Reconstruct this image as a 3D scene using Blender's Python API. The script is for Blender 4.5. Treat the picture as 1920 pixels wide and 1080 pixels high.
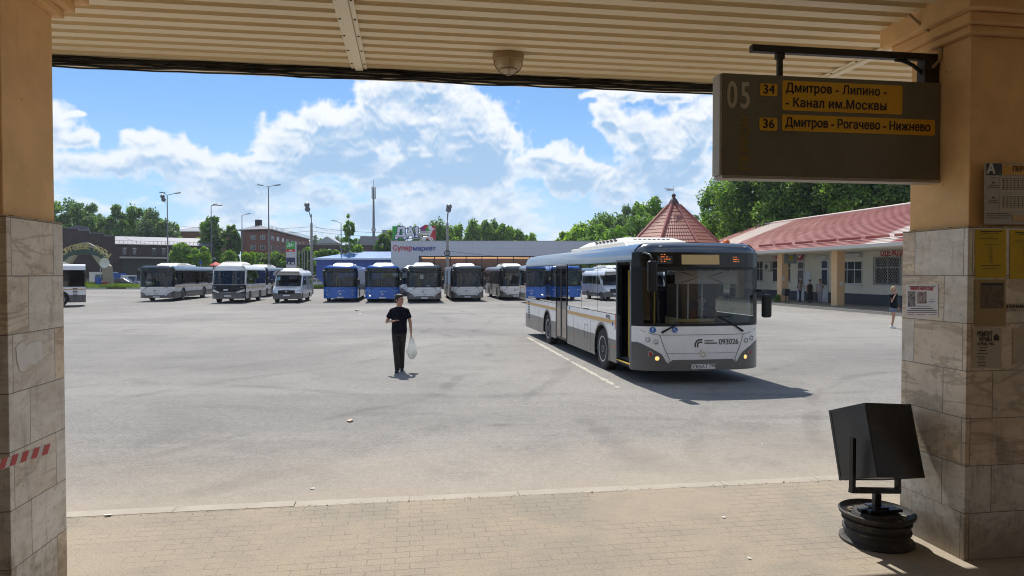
import bpy, bmesh, math, random
import numpy as np
from mathutils import Vector, Matrix
from math import sin, cos, pi, radians, atan, atan2, sqrt
for o in list(bpy.data.objects): bpy.data.objects.remove(o)
SC = bpy.context.scene; COL = SC.collection
# ------------------------------------------------------------------ camera
CAMZ = 2.23; F = 1280.0; PITCH = atan(27/F)
ANG = radians(8.6)                                   # the station front runs at this angle to the picture
U = Vector((cos(ANG), sin(ANG), 0)); N = Vector((-sin(ANG), cos(ANG), 0))
cd = bpy.data.cameras.new('camera'); cam = bpy.data.objects.new('camera', cd); COL.objects.link(cam)
cam.location = (0, 0, CAMZ); cam.rotation_euler = (pi/2-PITCH, 0, 0)
cd.sensor_width = 36; cd.lens = 36*F/1920; cd.clip_start = .05; cd.clip_end = 6000
SC.camera = cam
SC.render.resolution_x = 1024; SC.render.resolution_y = 576
SC.view_settings.view_transform = 'Standard'; SC.view_settings.look = 'None'
SC.view_settings.exposure = 0.68; SC.view_settings.gamma = 1
SC.render.engine = 'CYCLES'; SC.render.filter_size = 1.05; SC.cycles.filter_width = 1.05
SC.cycles.max_bounces = 10; SC.cycles.diffuse_bounces = 5; SC.cycles.glossy_bounces = 4
SC.cycles.transparent_max_bounces = 24; SC.cycles.transmission_bounces = 6
SC.cycles.use_denoising = True; SC.cycles.caustics_reflective = False; SC.cycles.caustics_refractive = False
SC.cycles.sample_clamp_indirect = 6
CR = Matrix.Rotation(pi/2-PITCH, 3, 'X')
def ray(px, py): return CR @ Vector(((px-960)/F, (540-py)/F, -1))
def at_z(px, py, h=0.0):
    d = ray(px, py); t = (h-CAMZ)/d.z; return Vector((0, 0, CAMZ))+d*t
def at_y(px, py, Y):
    d = ray(px, py); return Vector((0, 0, CAMZ))+d*(Y/d.y)
def at_pl(px, py, axis, val):
    d = ray(px, py); return Vector((0, 0, CAMZ))+d*(val/d.dot(axis))
def W(u, n, z=0.0): return U*u+N*n+Vector((0, 0, z))
def UN(p): return (p.dot(U), p.dot(N), p.z)
# ------------------------------------------------------------------ sun and sky
SUN_EL = radians(56); SUN_H = Vector((-.245, .97, 0)).normalized()
SUN_D = SUN_H*cos(SUN_EL)+Vector((0, 0, sin(SUN_EL)))
sl = bpy.data.lights.new('sun', 'SUN'); so = bpy.data.objects.new('sun', sl); COL.objects.link(so)
sl.energy = 3.5; sl.angle = radians(.5); sl.color = (1, .95, .87)
so.rotation_euler = SUN_D.to_track_quat('Z', 'Y').to_euler(); so.location = SUN_D*60
class NT:
    def __init__(s, t): s.t = t; s.L = t.links.new
    def n(s, ty, **k):
        x = s.t.nodes.new(ty)
        for a, b in k.items(): setattr(x, a, b)
        return x
    def m(s, op, a, b=None, c=None, clamp=False):
        x = s.n('ShaderNodeMath', operation=op, use_clamp=clamp)
        for i, v in enumerate((a, b, c)):
            if v is None: continue
            if isinstance(v, (int, float)): x.inputs[i].default_value = v
            else: s.L(v, x.inputs[i])
        return x.outputs[0]
    def vm(s, op, a, b=None):
        x = s.n('ShaderNodeVectorMath', operation=op)
        for i, v in enumerate((a, b)):
            if v is None: continue
            if isinstance(v, (tuple, list)): x.inputs[i].default_value = v
            else: s.L(v, x.inputs[i])
        return x.outputs[1] if op in ('LENGTH', 'DISTANCE', 'DOT_PRODUCT') else x.outputs[0]
    def noise(s, vec, scale, detail=4, rough=.55, dist=0.0, col=False):
        x = s.n('ShaderNodeTexNoise'); x.inputs['Scale'].default_value = scale; x.inputs['Detail'].default_value = detail
        x.inputs['Roughness'].default_value = rough; x.inputs['Distortion'].default_value = dist
        if vec is not None: s.L(vec, x.inputs['Vector'])
        return x.outputs['Color' if col else 'Fac']
    def mix(s, f, a, b, mode='MIX'):
        x = s.n('ShaderNodeMix', data_type='RGBA', blend_type=mode)
        for i, v in ((0, f), (6, a), (7, b)):
            if isinstance(v, (int, float)): x.inputs[i].default_value = v
            elif isinstance(v, (tuple, list)): x.inputs[i].default_value = (*v[:3], 1)
            else: s.L(v, x.inputs[i])
        return x.outputs[2]
    def ss(s, v, lo, hi, a=0.0, b=1.0):
        x = s.n('ShaderNodeMapRange', interpolation_type='SMOOTHSTEP'); s.L(v, x.inputs[0])
        for i, q in enumerate((lo, hi, a, b)): x.inputs[i+1].default_value = q
        return x.outputs[0]
w = bpy.data.worlds.new('World'); SC.world = w; w.use_nodes = True
q = NT(w.node_tree); w.node_tree.nodes.clear()
# cumulus field for the part of the sky that is in view, computed once (cover, brightness); plain noise clouds elsewhere
AZ0, EL0, EL1 = radians(42), radians(-1.5), radians(30)
def value_noise(w, h, sx, sy, seed):
    r = np.random.default_rng(seed); gx, gy = int(w/sx)+4, int(h/sy)+4; G = r.random((gy, gx)).astype(np.float32)
    x = np.arange(w)/sx; y = np.arange(h)/sy; xi = x.astype(int); yi = y.astype(int); fx = x-xi; fy = y-yi
    fx = (fx*fx*fx*(fx*(fx*6-15)+10)).astype(np.float32)[None, :]; fy = (fy*fy*fy*(fy*(fy*6-15)+10)).astype(np.float32)[:, None]
    A = G[np.ix_(yi, xi)]; B = G[np.ix_(yi, xi+1)]; C = G[np.ix_(yi+1, xi)]; D = G[np.ix_(yi+1, xi+1)]
    return (A*(1-fx)+B*fx)*(1-fy)+(C*(1-fx)+D*fx)*fy
def fbm(w, h, s, octs, seed, gain=.5, billow=False, st=1.0):
    o = np.zeros((h, w), np.float32); a = 1.0; t = 0
    for i in range(octs):
        n = value_noise(w, h, max(s*st, 1.01), max(s, 1.01), seed+i*17)
        o += a*(1-np.abs(2*n-1) if billow else n); t += a; a *= gain; s /= 2.03
    return o/t
def warp(A, dx, dy):
    h, w_ = A.shape; yy, xx = np.mgrid[0:h, 0:w_]
    X = np.clip(xx+dx, 0, w_-1.001); Y = np.clip(yy+dy, 0, h-1.001); xi = X.astype(int); yi = Y.astype(int); fx = X-xi; fy = Y-yi
    return (A[yi, xi]*(1-fx)+A[yi, xi+1]*fx)*(1-fy)+(A[yi+1, xi]*(1-fx)+A[yi+1, xi+1]*fx)*fy
def cloud_image():
    w_, h = 1500, 560; az_ = np.linspace(-AZ0, AZ0, w_)[None, :]; el_ = np.linspace(EL0, EL1, h)[:, None]
    PX = 960+F*np.tan(az_)+0*el_; PY = 513-F*np.tan(el_)/np.cos(az_)
    k = w_/(2*AZ0)/F                                                        # image pixels per photo-size pixel, near the middle
    wx = (fbm(w_, h, 70, 5, 1)-.5)*70; wy = (fbm(w_, h, 70, 5, 2)-.5)*56
    QX = PX+wx/k; QY = PY+wy/k
    B = [(720,190,62,52),(790,186,80,50),(868,205,75,50),(690,240,105,60),(600,238,80,46),(530,262,60,40),(630,280,130,60),(760,262,130,70),(880,255,96,62),(930,240,42,44),
         (610,318,130,36),(760,320,120,36),(880,305,100,42),(500,300,36,20),(98,222,50,46),(160,268,56,20),(292,266,56,28),(340,308,92,38),(240,316,86,26),(140,322,96,32),(428,318,50,30),(60,250,80,60),
         (1136,228,34,34),(1205,250,84,46),(1292,266,86,48),(1185,186,64,13),(1016,292,44,24),(1255,320,165,40),(1085,332,105,36),(1330,250,60,66),(1270,190,44,14),(1130,180,40,10),
         (-150,250,160,80),(1480,230,140,70),(1780,220,220,90),(150,215,22,7),(795,138,60,34)]
    acc = np.full((h, w_), -9.0, np.float32)
    for (a, b, rx, ry) in B:
        d = 1-np.sqrt(((QX-a)/rx)**2+((QY-b)/ry)**2); m = np.maximum(acc, d); acc = m+.12*np.exp(-np.abs(acc-d)*5)
    puff = fbm(w_, h, 52, 6, 31, .55, True); fine = fbm(w_, h, 22, 5, 51, .58)
    D = 1.15*acc+.10+1.15*(puff-.62)+.50*(fine-.5)
    low = np.clip((PY-290)/70, 0, 1)*(fbm(w_, h, 55, 6, 71, .58, st=2.2)-.39)*2.5             # broken bank low over the horizon
    D = np.maximum(D, low)
    sm = lambda x, a, b: (lambda t: t*t*(3-2*t))(np.clip((x-a)/(b-a), 0, 1))
    cover = sm(D, -.10, .42)
    thin = sm(fbm(w_, h, 120, 6, 91, .55, st=2.2), .55, .8)*.22; cover = np.maximum(cover, thin*sm(D, -1.2, .2))
    dens = sm(D, 0, 1.0); shadow = np.zeros_like(dens); acc2 = np.zeros((1, w_), np.float32)
    for y in range(h-1, -1, -1): acc2 = acc2*.972+dens[y:y+1]; shadow[y] = acc2[0]; acc2 = .5*acc2+.25*np.roll(acc2, 2, 1)+.25*np.roll(acc2, -2, 1)
    shadow = 1-np.exp(-shadow/17)
    up = np.zeros_like(D); s_ = 5; up[:-s_] = D[:-s_]-D[s_:]
    pf = warp(fbm(w_, h, 44, 5, 201, .52, True), wx*.5, wy*.5); ru = np.zeros_like(D); ru[:-6] = pf[:-6]-pf[6:]; ru = np.clip(ru*2.6, -1, 1)
    rel = np.clip(up*2.2, -1, 1)
    bright = 1.02-.58*shadow*sm(D, .05, .75)+.16*rel+.38*ru*sm(D, .10, .45)-.06*sm(D, .45, 1.1)+.14*(puff-.55)
    for (a, b, rx, ry, am) in ((870,305,115,34,.34),(1205,296,85,26,.28),(640,322,80,26,.22),(300,345,140,26,.12),(770,255,60,22,.14),(1300,300,60,24,.12)):       # flat grey undersides
        bright -= am*np.exp(-(((QX-a)/rx)**2+((QY-b)/ry)**2)*1.4)
    bright -= np.clip((PY-300)/60, 0, 1)*(.13+.9*np.clip(fbm(w_, h, 80, 6, 131, .58, st=2.0)-.44, 0, 1))
    bright = np.clip(bright, .28, 1.12)
    img = bpy.data.images.new('cloud_field', w_, h, alpha=True, float_buffer=True); img.colorspace_settings.name = 'Non-Color'
    A = np.ones((h, w_, 4), np.float32); A[..., 0] = cover; A[..., 1] = bright; A[..., 2] = 0
    img.pixels.foreach_set(A.ravel()); img.update(); return img
tc = q.n('ShaderNodeTexCoord'); sx = q.n('ShaderNodeSeparateXYZ'); q.L(tc.outputs['Generated'], sx.inputs[0])
az = q.m('ARCTAN2', sx.outputs[0], sx.outputs[1]); el = q.m('ARCSINE', sx.outputs[2])
cp = q.n('ShaderNodeCombineXYZ'); q.L(q.m('MULTIPLY_ADD', az, 1/(2*AZ0), .5), cp.inputs[0]); q.L(q.m('MULTIPLY_ADD', el, 1/(EL1-EL0), -EL0/(EL1-EL0)), cp.inputs[1])
im = q.n('ShaderNodeTexImage', image=cloud_image(), extension='EXTEND', interpolation='Cubic'); q.L(cp.outputs[0], im.inputs[0])
si = q.n('ShaderNodeSeparateColor'); q.L(im.outputs[0], si.inputs[0])
gen = q.noise(tc.outputs['Generated'], 3.1, 5, .6)
win = q.m('MULTIPLY', q.ss(q.m('ABSOLUTE', az), AZ0-.06, AZ0, 1, 0), q.ss(el, EL1-.06, EL1, 1, 0))
cover = q.n('ShaderNodeMix'); q.L(win, cover.inputs[0]); q.L(q.ss(gen, .47, .6), cover.inputs[2]); q.L(si.outputs[0], cover.inputs[3]); cover = cover.outputs[0]
brt = q.n('ShaderNodeMix'); q.L(win, brt.inputs[0]); q.L(q.ss(gen, .5, .75, 1.0, .6), brt.inputs[2]); q.L(si.outputs[1], brt.inputs[3]); brt = brt.outputs[0]
sky = q.n('ShaderNodeTexSky', sky_type='NISHITA'); sky.sun_disc = False; sky.sun_elevation = SUN_EL
sky.sun_rotation = atan2(SUN_H.x, SUN_H.y); sky.air_density = 1.0; sky.dust_density = .3; sky.ozone_density = 2.0
skyc = q.mix(1.0, sky.outputs[0], (.40, .69, .94), 'MULTIPLY')
hz = q.ss(el, -.02, .26, 1.0, 0.0)
skyc = q.mix(q.m('MULTIPLY', hz, .72), skyc, (4.7, 5.9, 7.3))
ccol = q.mix(q.ss(brt, .3, 1.0), (2.6, 4.1, 6.1), (7.2, 7.4, 7.6))
ccol = q.mix(q.m('MULTIPLY', hz, .5), ccol, (4.8, 5.9, 7.1))
fin = q.mix(q.m('MULTIPLY', cover, .97), skyc, ccol)
bg = q.n('ShaderNodeBackground'); bg.inputs[1].default_value = .085; q.L(fin, bg.inputs[0])
ow = q.n('ShaderNodeOutputWorld'); q.L(bg.outputs[0], ow.inputs[0])
# ------------------------------------------------------------------ materials
def newmat(name):
    m = bpy.data.materials.new(name); m.use_nodes = True; k = NT(m.node_tree)
    b = m.node_tree.nodes['Principled BSDF']; return m, k, b
def coords(k, kind='Object'): return k.n('ShaderNodeTexCoord').outputs[kind]
def bump(k, b, h, dist=.01, strength=.5):
    x = k.n('ShaderNodeBump'); x.inputs['Strength'].default_value = strength; x.inputs['Distance'].default_value = dist
    k.L(h, x.inputs['Height']); k.L(x.outputs[0], b.inputs['Normal'])
def P(name, col, rough=.5, metal=0.0, var=.12, scale=6, dirt=0.0, dirtcol=(.12, .1, .08), bmp=0.0, coat=0.0, emit=None, es=1.0, spec=.5, bd=.004, grime=0.0):
    m, k, b = newmat(name); c = coords(k)
    n1 = k.noise(c, scale, 6, .6)
    f = k.m('MULTIPLY_ADD', n1, 2*var, 1-var)
    cm = k.mix(1.0, col, (1, 1, 1), 'MULTIPLY')
    cc = k.n('ShaderNodeCombineXYZ')
    for i in range(3): k.L(f, cc.inputs[i])
    cm = k.mix(1.0, col, cc.outputs[0], 'MULTIPLY')
    if dirt > 0:
        d = k.ss(k.noise(c, scale*.6, 8, .7, .6), .5, .75); cm = k.mix(k.m('MULTIPLY', d, dirt), cm, dirtcol)
    if grime:                                 # road dust thrown up over the lower panels
        sz = k.n('ShaderNodeSeparateXYZ'); k.L(c, sz.inputs[0]); mp = k.n('ShaderNodeMapping'); mp.inputs['Scale'].default_value = (3, 3, .8); k.L(c, mp.inputs[0])
        gz = k.m('ADD', sz.outputs[2], k.m('MULTIPLY', k.noise(mp.outputs[0], 2.2, 6, .7), -1.3)); cm = k.mix(k.m('MULTIPLY', k.ss(gz, -.35, .75, 1, 0), grime), cm, (.25, .22, .18))
    k.L(cm, b.inputs['Base Color'])
    k.L(k.m('MULTIPLY_ADD', n1, .16, rough-.08, clamp=True), b.inputs['Roughness'])
    b.inputs['Metallic'].default_value = metal; b.inputs['Coat Weight'].default_value = coat
    b.inputs['Specular IOR Level'].default_value = spec
    if coat: b.inputs['Coat Roughness'].default_value = .06
    if emit: b.inputs['Emission Color'].default_value = (*emit, 1); b.inputs['Emission Strength'].default_value = es
    if bmp: bump(k, b, k.noise(c, scale*8, 5), bd, bmp)
    return m
def glass(name, tint=(.2, .22, .22), refl=1.0, rough=.015):
    m, k, b = newmat(name); k.t.nodes.remove(b); out = k.t.nodes['Material Output']
    tr = k.n('ShaderNodeBsdfTransparent'); tr.inputs[0].default_value = (*tint, 1)
    gl = k.n('ShaderNodeBsdfGlossy'); gl.inputs['Roughness'].default_value = rough; gl.inputs[0].default_value = (.95, .97, 1, 1)
    fr = k.n('ShaderNodeFresnel'); fr.inputs[0].default_value = 1.52
    # slight waviness of real panes
    c = coords(k); bp = k.n('ShaderNodeBump'); bp.inputs['Strength'].default_value = .04; bp.inputs['Distance'].default_value = .02
    k.L(k.noise(c, 1.7, 2), bp.inputs['Height']); k.L(bp.outputs[0], gl.inputs['Normal']); k.L(bp.outputs[0], fr.inputs['Normal'])
    mx = k.n('ShaderNodeMixShader'); k.L(k.m('MULTIPLY', fr.outputs[0], refl, clamp=True), mx.inputs[0])
    k.L(tr.outputs[0], mx.inputs[1]); k.L(gl.outputs[0], mx.inputs[2]); k.L(mx.outputs[0], out.inputs[0])
    return m
# ------------------------------------------------------------------ mesh builder
class MB:
    def __init__(s): s.v = []; s.f = []; s.mi = []
    def add(s, vs, fs, mi=0):
        o = len(s.v); s.v += [tuple(v) for v in vs]; s.f += [tuple(i+o for i in f) for f in fs]; s.mi += [mi]*len(fs); return s
    def box(s, c, d, rz=0.0, mi=0, rx=0.0, ry=0.0):
        x, y, z = (t/2 for t in d); R = Matrix.Rotation(rz, 3, 'Z') @ Matrix.Rotation(ry, 3, 'Y') @ Matrix.Rotation(rx, 3, 'X')
        vs = [Vector(c)+R @ Vector((a*x, b*y, e*z)) for e in (-1, 1) for b in (-1, 1) for a in (-1, 1)]
        return s.add(vs, [(0,2,3,1),(4,5,7,6),(0,1,5,4),(2,6,7,3),(0,4,6,2),(1,3,7,5)], mi)
    def bb(s, x0, x1, y0, y1, z0, z1, mi=0): return s.box(((x0+x1)/2, (y0+y1)/2, (z0+z1)/2), (x1-x0, y1-y0, z1-z0), mi=mi)
    def poly(s, pts, mi=0): return s.add(pts, [tuple(range(len(pts)))], mi)
    def prism(s, pts, vec, mi=0):
        n = len(pts); vec = Vector(vec); top = [Vector(p)+vec for p in pts]
        fs = [tuple(reversed(range(n))), tuple(range(n, 2*n))]+[(i, (i+1) % n, n+(i+1) % n, n+i) for i in range(n)]
        return s.add(list(pts)+top, fs, mi)
    def grid(s, fn, nu, nv, mi=0, flip=False):
        vs = [fn(i/nu, j/nv) for j in range(nv+1) for i in range(nu+1)]
        fs = []
        for j in range(nv):
            for i in range(nu):
                a = j*(nu+1)+i; f = (a, a+1, a+nu+2, a+nu+1); fs.append(f[::-1] if flip else f)
        return s.add(vs, fs, mi)
    def tube(s, pts, r, n=8, mi=0, cap=True, flat=(1, 1), side=None, closed=False):
        pts = [Vector(p) for p in pts]; m = len(pts); rs = r if isinstance(r, (list, tuple)) else [r]*m
        vs = []; a = None
        for i, p in enumerate(pts):
            if closed: d = pts[(i+1) % m]-pts[i-1]
            else: d = pts[min(i+1, m-1)]-pts[max(i-1, 0)]
            d = d.normalized() if d.length > 1e-9 else Vector((0, 0, 1))
            ref = Vector(side) if side is not None else (a if a is not None else (Vector((0, 0, 1)) if abs(d.z) < .9 else Vector((1, 0, 0))))
            a = ref-d*ref.dot(d)
            if a.length < 1e-5: a = d.orthogonal()
            a.normalize(); b = d.cross(a)
            rr = rs[i]; ra, rb = rr if isinstance(rr, (tuple, list)) else (rr*flat[0], rr*flat[1])
            vs += [p+a*(ra*cos(2*pi*k/n))+b*(rb*sin(2*pi*k/n)) for k in range(n)]
        fs = [(i*n+k, i*n+(k+1) % n, ((i+1) % m)*n+(k+1) % n, ((i+1) % m)*n+k) for i in range(m if closed else m-1) for k in range(n)]
        if cap and not closed: fs += [tuple(reversed(range(n))), tuple(range((m-1)*n, m*n))]
        return s.add(vs, fs, mi)
    def lathe(s, prof, n=20, o=(0, 0, 0), axis='z', mi=0, closed=False):
        vs = []
        for (r, h) in prof:
            for k in range(n):
                c, t = r*cos(2*pi*k/n), r*sin(2*pi*k/n)
                p = {'z': (c, t, h), 'x': (h, c, t), 'y': (t, h, c)}[axis]
                vs.append((p[0]+o[0], p[1]+o[1], p[2]+o[2]))
        m = len(prof); fs = [(i*n+k, i*n+(k+1) % n, ((i+1) % m)*n+(k+1) % n, ((i+1) % m)*n+k) for i in range(m if closed else m-1) for k in range(n)]
        if not closed:
            if prof[0][0] > 1e-4: fs.append(tuple(reversed(range(n))))
            if prof[-1][0] > 1e-4: fs.append(tuple(range((m-1)*n, m*n)))
        return s.add(vs, fs, mi)
    def ball(s, c, r, n=12, mi=0):
        r = r if isinstance(r, (tuple, list)) else (r, r, r); h = n//2+1
        vs = [(c[0]+r[0]*sin(pi*j/h)*cos(2*pi*i/n), c[1]+r[1]*sin(pi*j/h)*sin(2*pi*i/n), c[2]-r[2]*cos(pi*j/h)) for j in range(1, h) for i in range(n)]
        fs = [(j*n+i, j*n+(i+1) % n, (j+1)*n+(i+1) % n, (j+1)*n+i) for j in range(h-2) for i in range(n)]
        fs += [tuple(reversed(range(n))), tuple(range((h-2)*n, (h-1)*n))]
        return s.add(vs, fs, mi)
    def build(s, name, mats, parent=None, smooth=None, loc=None, rz=None, bevel=0, fix=True):
        me = bpy.data.meshes.new(name); me.from_pydata(s.v, [], s.f)
        mats = mats if isinstance(mats, (list, tuple)) else [mats]
        for m in mats: me.materials.append(m)
        if len(mats) > 1: me.polygons.foreach_set('material_index', s.mi)
        if fix:
            bm = bmesh.new(); bm.from_mesh(me); bmesh.ops.recalc_face_normals(bm, faces=bm.faces); bm.to_mesh(me); bm.free()
        if smooth:
            me.polygons.foreach_set('use_smooth', [True]*len(me.polygons)); me.set_sharp_from_angle(angle=radians(smooth))
        me.update(); o = bpy.data.objects.new(name, me); COL.objects.link(o)
        if parent is not None: o.parent = parent
        if loc is not None: o.location = loc
        if rz is not None: o.rotation_euler = (0, 0, rz)
        if bevel:
            b = o.modifiers.new('edges', 'BEVEL'); b.width = bevel; b.segments = 2; b.limit_method = 'ANGLE'; b.angle_limit = radians(40)
        return o
def tag(o, label=None, cat=None, group=None, kind=None):
    if label: o['label'] = label
    if cat: o['category'] = cat
    if group: o['group'] = group
    if kind: o['kind'] = kind
    return o
def thing(name, label, cat, loc=(0, 0, 0), rz=0.0, group=None):
    o = bpy.data.objects.new(name, None); COL.objects.link(o); o.location = loc; o.rotation_euler = (0, 0, rz); o.empty_display_size = .2
    return tag(o, label, cat, group)
def copy_tree(o, parent=None):
    c = o.copy(); COL.objects.link(c)
    if parent is not None: c.parent = parent
    for ch in list(o.children): copy_tree(ch, c)
    return c
from mathutils.geometry import delaunay_2d_cdt
def glyph_mesh(name, outline, ex):
    """fills letter outlines by winding number and gives them a little depth"""
    n = len(outline.vertices); nxt = {}; V2 = [v.co.to_2d() for v in outline.vertices]
    adj = [[] for _ in range(n)]
    for e in outline.edges: adj[e.vertices[0]].append(e.vertices[1]); adj[e.vertices[1]].append(e.vertices[0])
    seen = set(); loops = []
    for i in range(n):
        if i in seen or not adj[i]: continue
        lp = [i]; seen.add(i); cur = i
        while True:
            c = [k for k in adj[cur] if k not in seen]
            if not c: break
            cur = cur+1 if cur+1 in c else c[0]; lp.append(cur); seen.add(cur)
        if len(lp) > 2: loops.append(lp)
    segs = [(lp[k], lp[(k+1) % len(lp)]) for lp in loops for k in range(len(lp))]
    vo, eo, fo = delaunay_2d_cdt(V2, segs, [], 0, 1e-5)[:3]
    A = np.array([V2[p] for p, _ in segs]); B = np.array([V2[q_] for _, q_ in segs]); fs = []
    for f in fo:
        c = sum((vo[k] for k in f), Vector((0, 0)))/len(f)
        up = (A[:, 1] <= c.y) & (B[:, 1] > c.y); dn = (A[:, 1] > c.y) & (B[:, 1] <= c.y)
        cr = (B[:, 0]-A[:, 0])*(c.y-A[:, 1])-(c.x-A[:, 0])*(B[:, 1]-A[:, 1])
        if int((up & (cr > 0)).sum())-int((dn & (cr < 0)).sum()) != 0: fs.append(tuple(f))
    me = bpy.data.meshes.new(name); vs = [(v.x, v.y, ex) for v in vo]; o = len(vs)
    for lp in loops:
        m = len(lp); vs += [(V2[k].x, V2[k].y, ex) for k in lp]+[(V2[k].x, V2[k].y, -ex) for k in lp]
        fs += [(o+k, o+(k+1) % m, o+m+(k+1) % m, o+m+k) for k in range(m)]; o += 2*m
    me.from_pydata(vs, [], fs); return me
def text(s, size, mat, name='lettering', parent=None, mtx=None, extrude=.003, bold=0.0, sx=1.0, align='CENTER', space=1.0, fit=None):
    c = bpy.data.curves.new('t', 'FONT'); c.body = s; c.size = 1.0; c.align_x = align; c.align_y = 'CENTER'; c.space_character = space
    c.resolution_u = 5; c.fill_mode = 'NONE'
    t = bpy.data.objects.new('t', c); COL.objects.link(t); bpy.context.view_layer.update()
    ol = bpy.data.meshes.new_from_object(t.evaluated_get(bpy.context.evaluated_depsgraph_get()))
    bpy.data.objects.remove(t); bpy.data.curves.remove(c)
    me = glyph_mesh(name, ol, extrude/size); bpy.data.meshes.remove(ol)
    me.transform(Matrix.Scale(size, 4))
    if fit and len(me.vertices):
        xs = [v.co.x for v in me.vertices]; sx = fit/max(1e-6, max(xs)-min(xs)); xm = (max(xs)+min(xs))/2 if align == 'CENTER' else 0
        for v in me.vertices: v.co.x -= xm
    if bold:                                  # heavier strokes: the outline spread a little every way
        base = [v.co.copy() for v in me.vertices]; fs = [tuple(p.vertices) for p in me.polygons]; vs = []; ff = []; nr = 8 if bold > .03*size else 6
        for i in range(nr+1):
            d = Vector((0, 0, 0)) if i == nr else Vector((cos(2*pi*i/nr)*bold/max(sx, .3), sin(2*pi*i/nr)*bold, -.00006*(i+1)*max(1, size*4)))
            o_ = len(vs); vs += [v+d for v in base]; ff += [tuple(k+o_ for k in f) for f in fs]
        bpy.data.meshes.remove(me); me = bpy.data.meshes.new(name); me.from_pydata([tuple(v) for v in vs], [], ff)
    M = (mtx or Matrix.Identity(4)) @ Matrix.Diagonal((sx, 1, 1, 1)); me.transform(M)
    me.materials.clear(); me.materials.append(mat); me.name = name
    o = bpy.data.objects.new(name, me); COL.objects.link(o)
    if parent is not None: o.parent = parent
    return o
def M4(x, z, y=0.0, rot=0.0):           # text standing in the local XZ plane, read from -y
    return Matrix.Translation((x, y, z)) @ Matrix.Rotation(pi/2, 4, 'X') @ Matrix.Rotation(rot, 4, 'Z')
def MX(x, y, z, right, rot=0.0):        # text on a wall whose reading direction is 'right'
    r = Vector(right).normalized(); up = Vector((0, 0, 1)); nn = r.cross(up)
    R = Matrix((r, up, nn)).transposed().to_4x4()
    return Matrix.Translation((x, y, z)) @ R @ Matrix.Rotation(rot, 4, 'Z')
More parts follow.
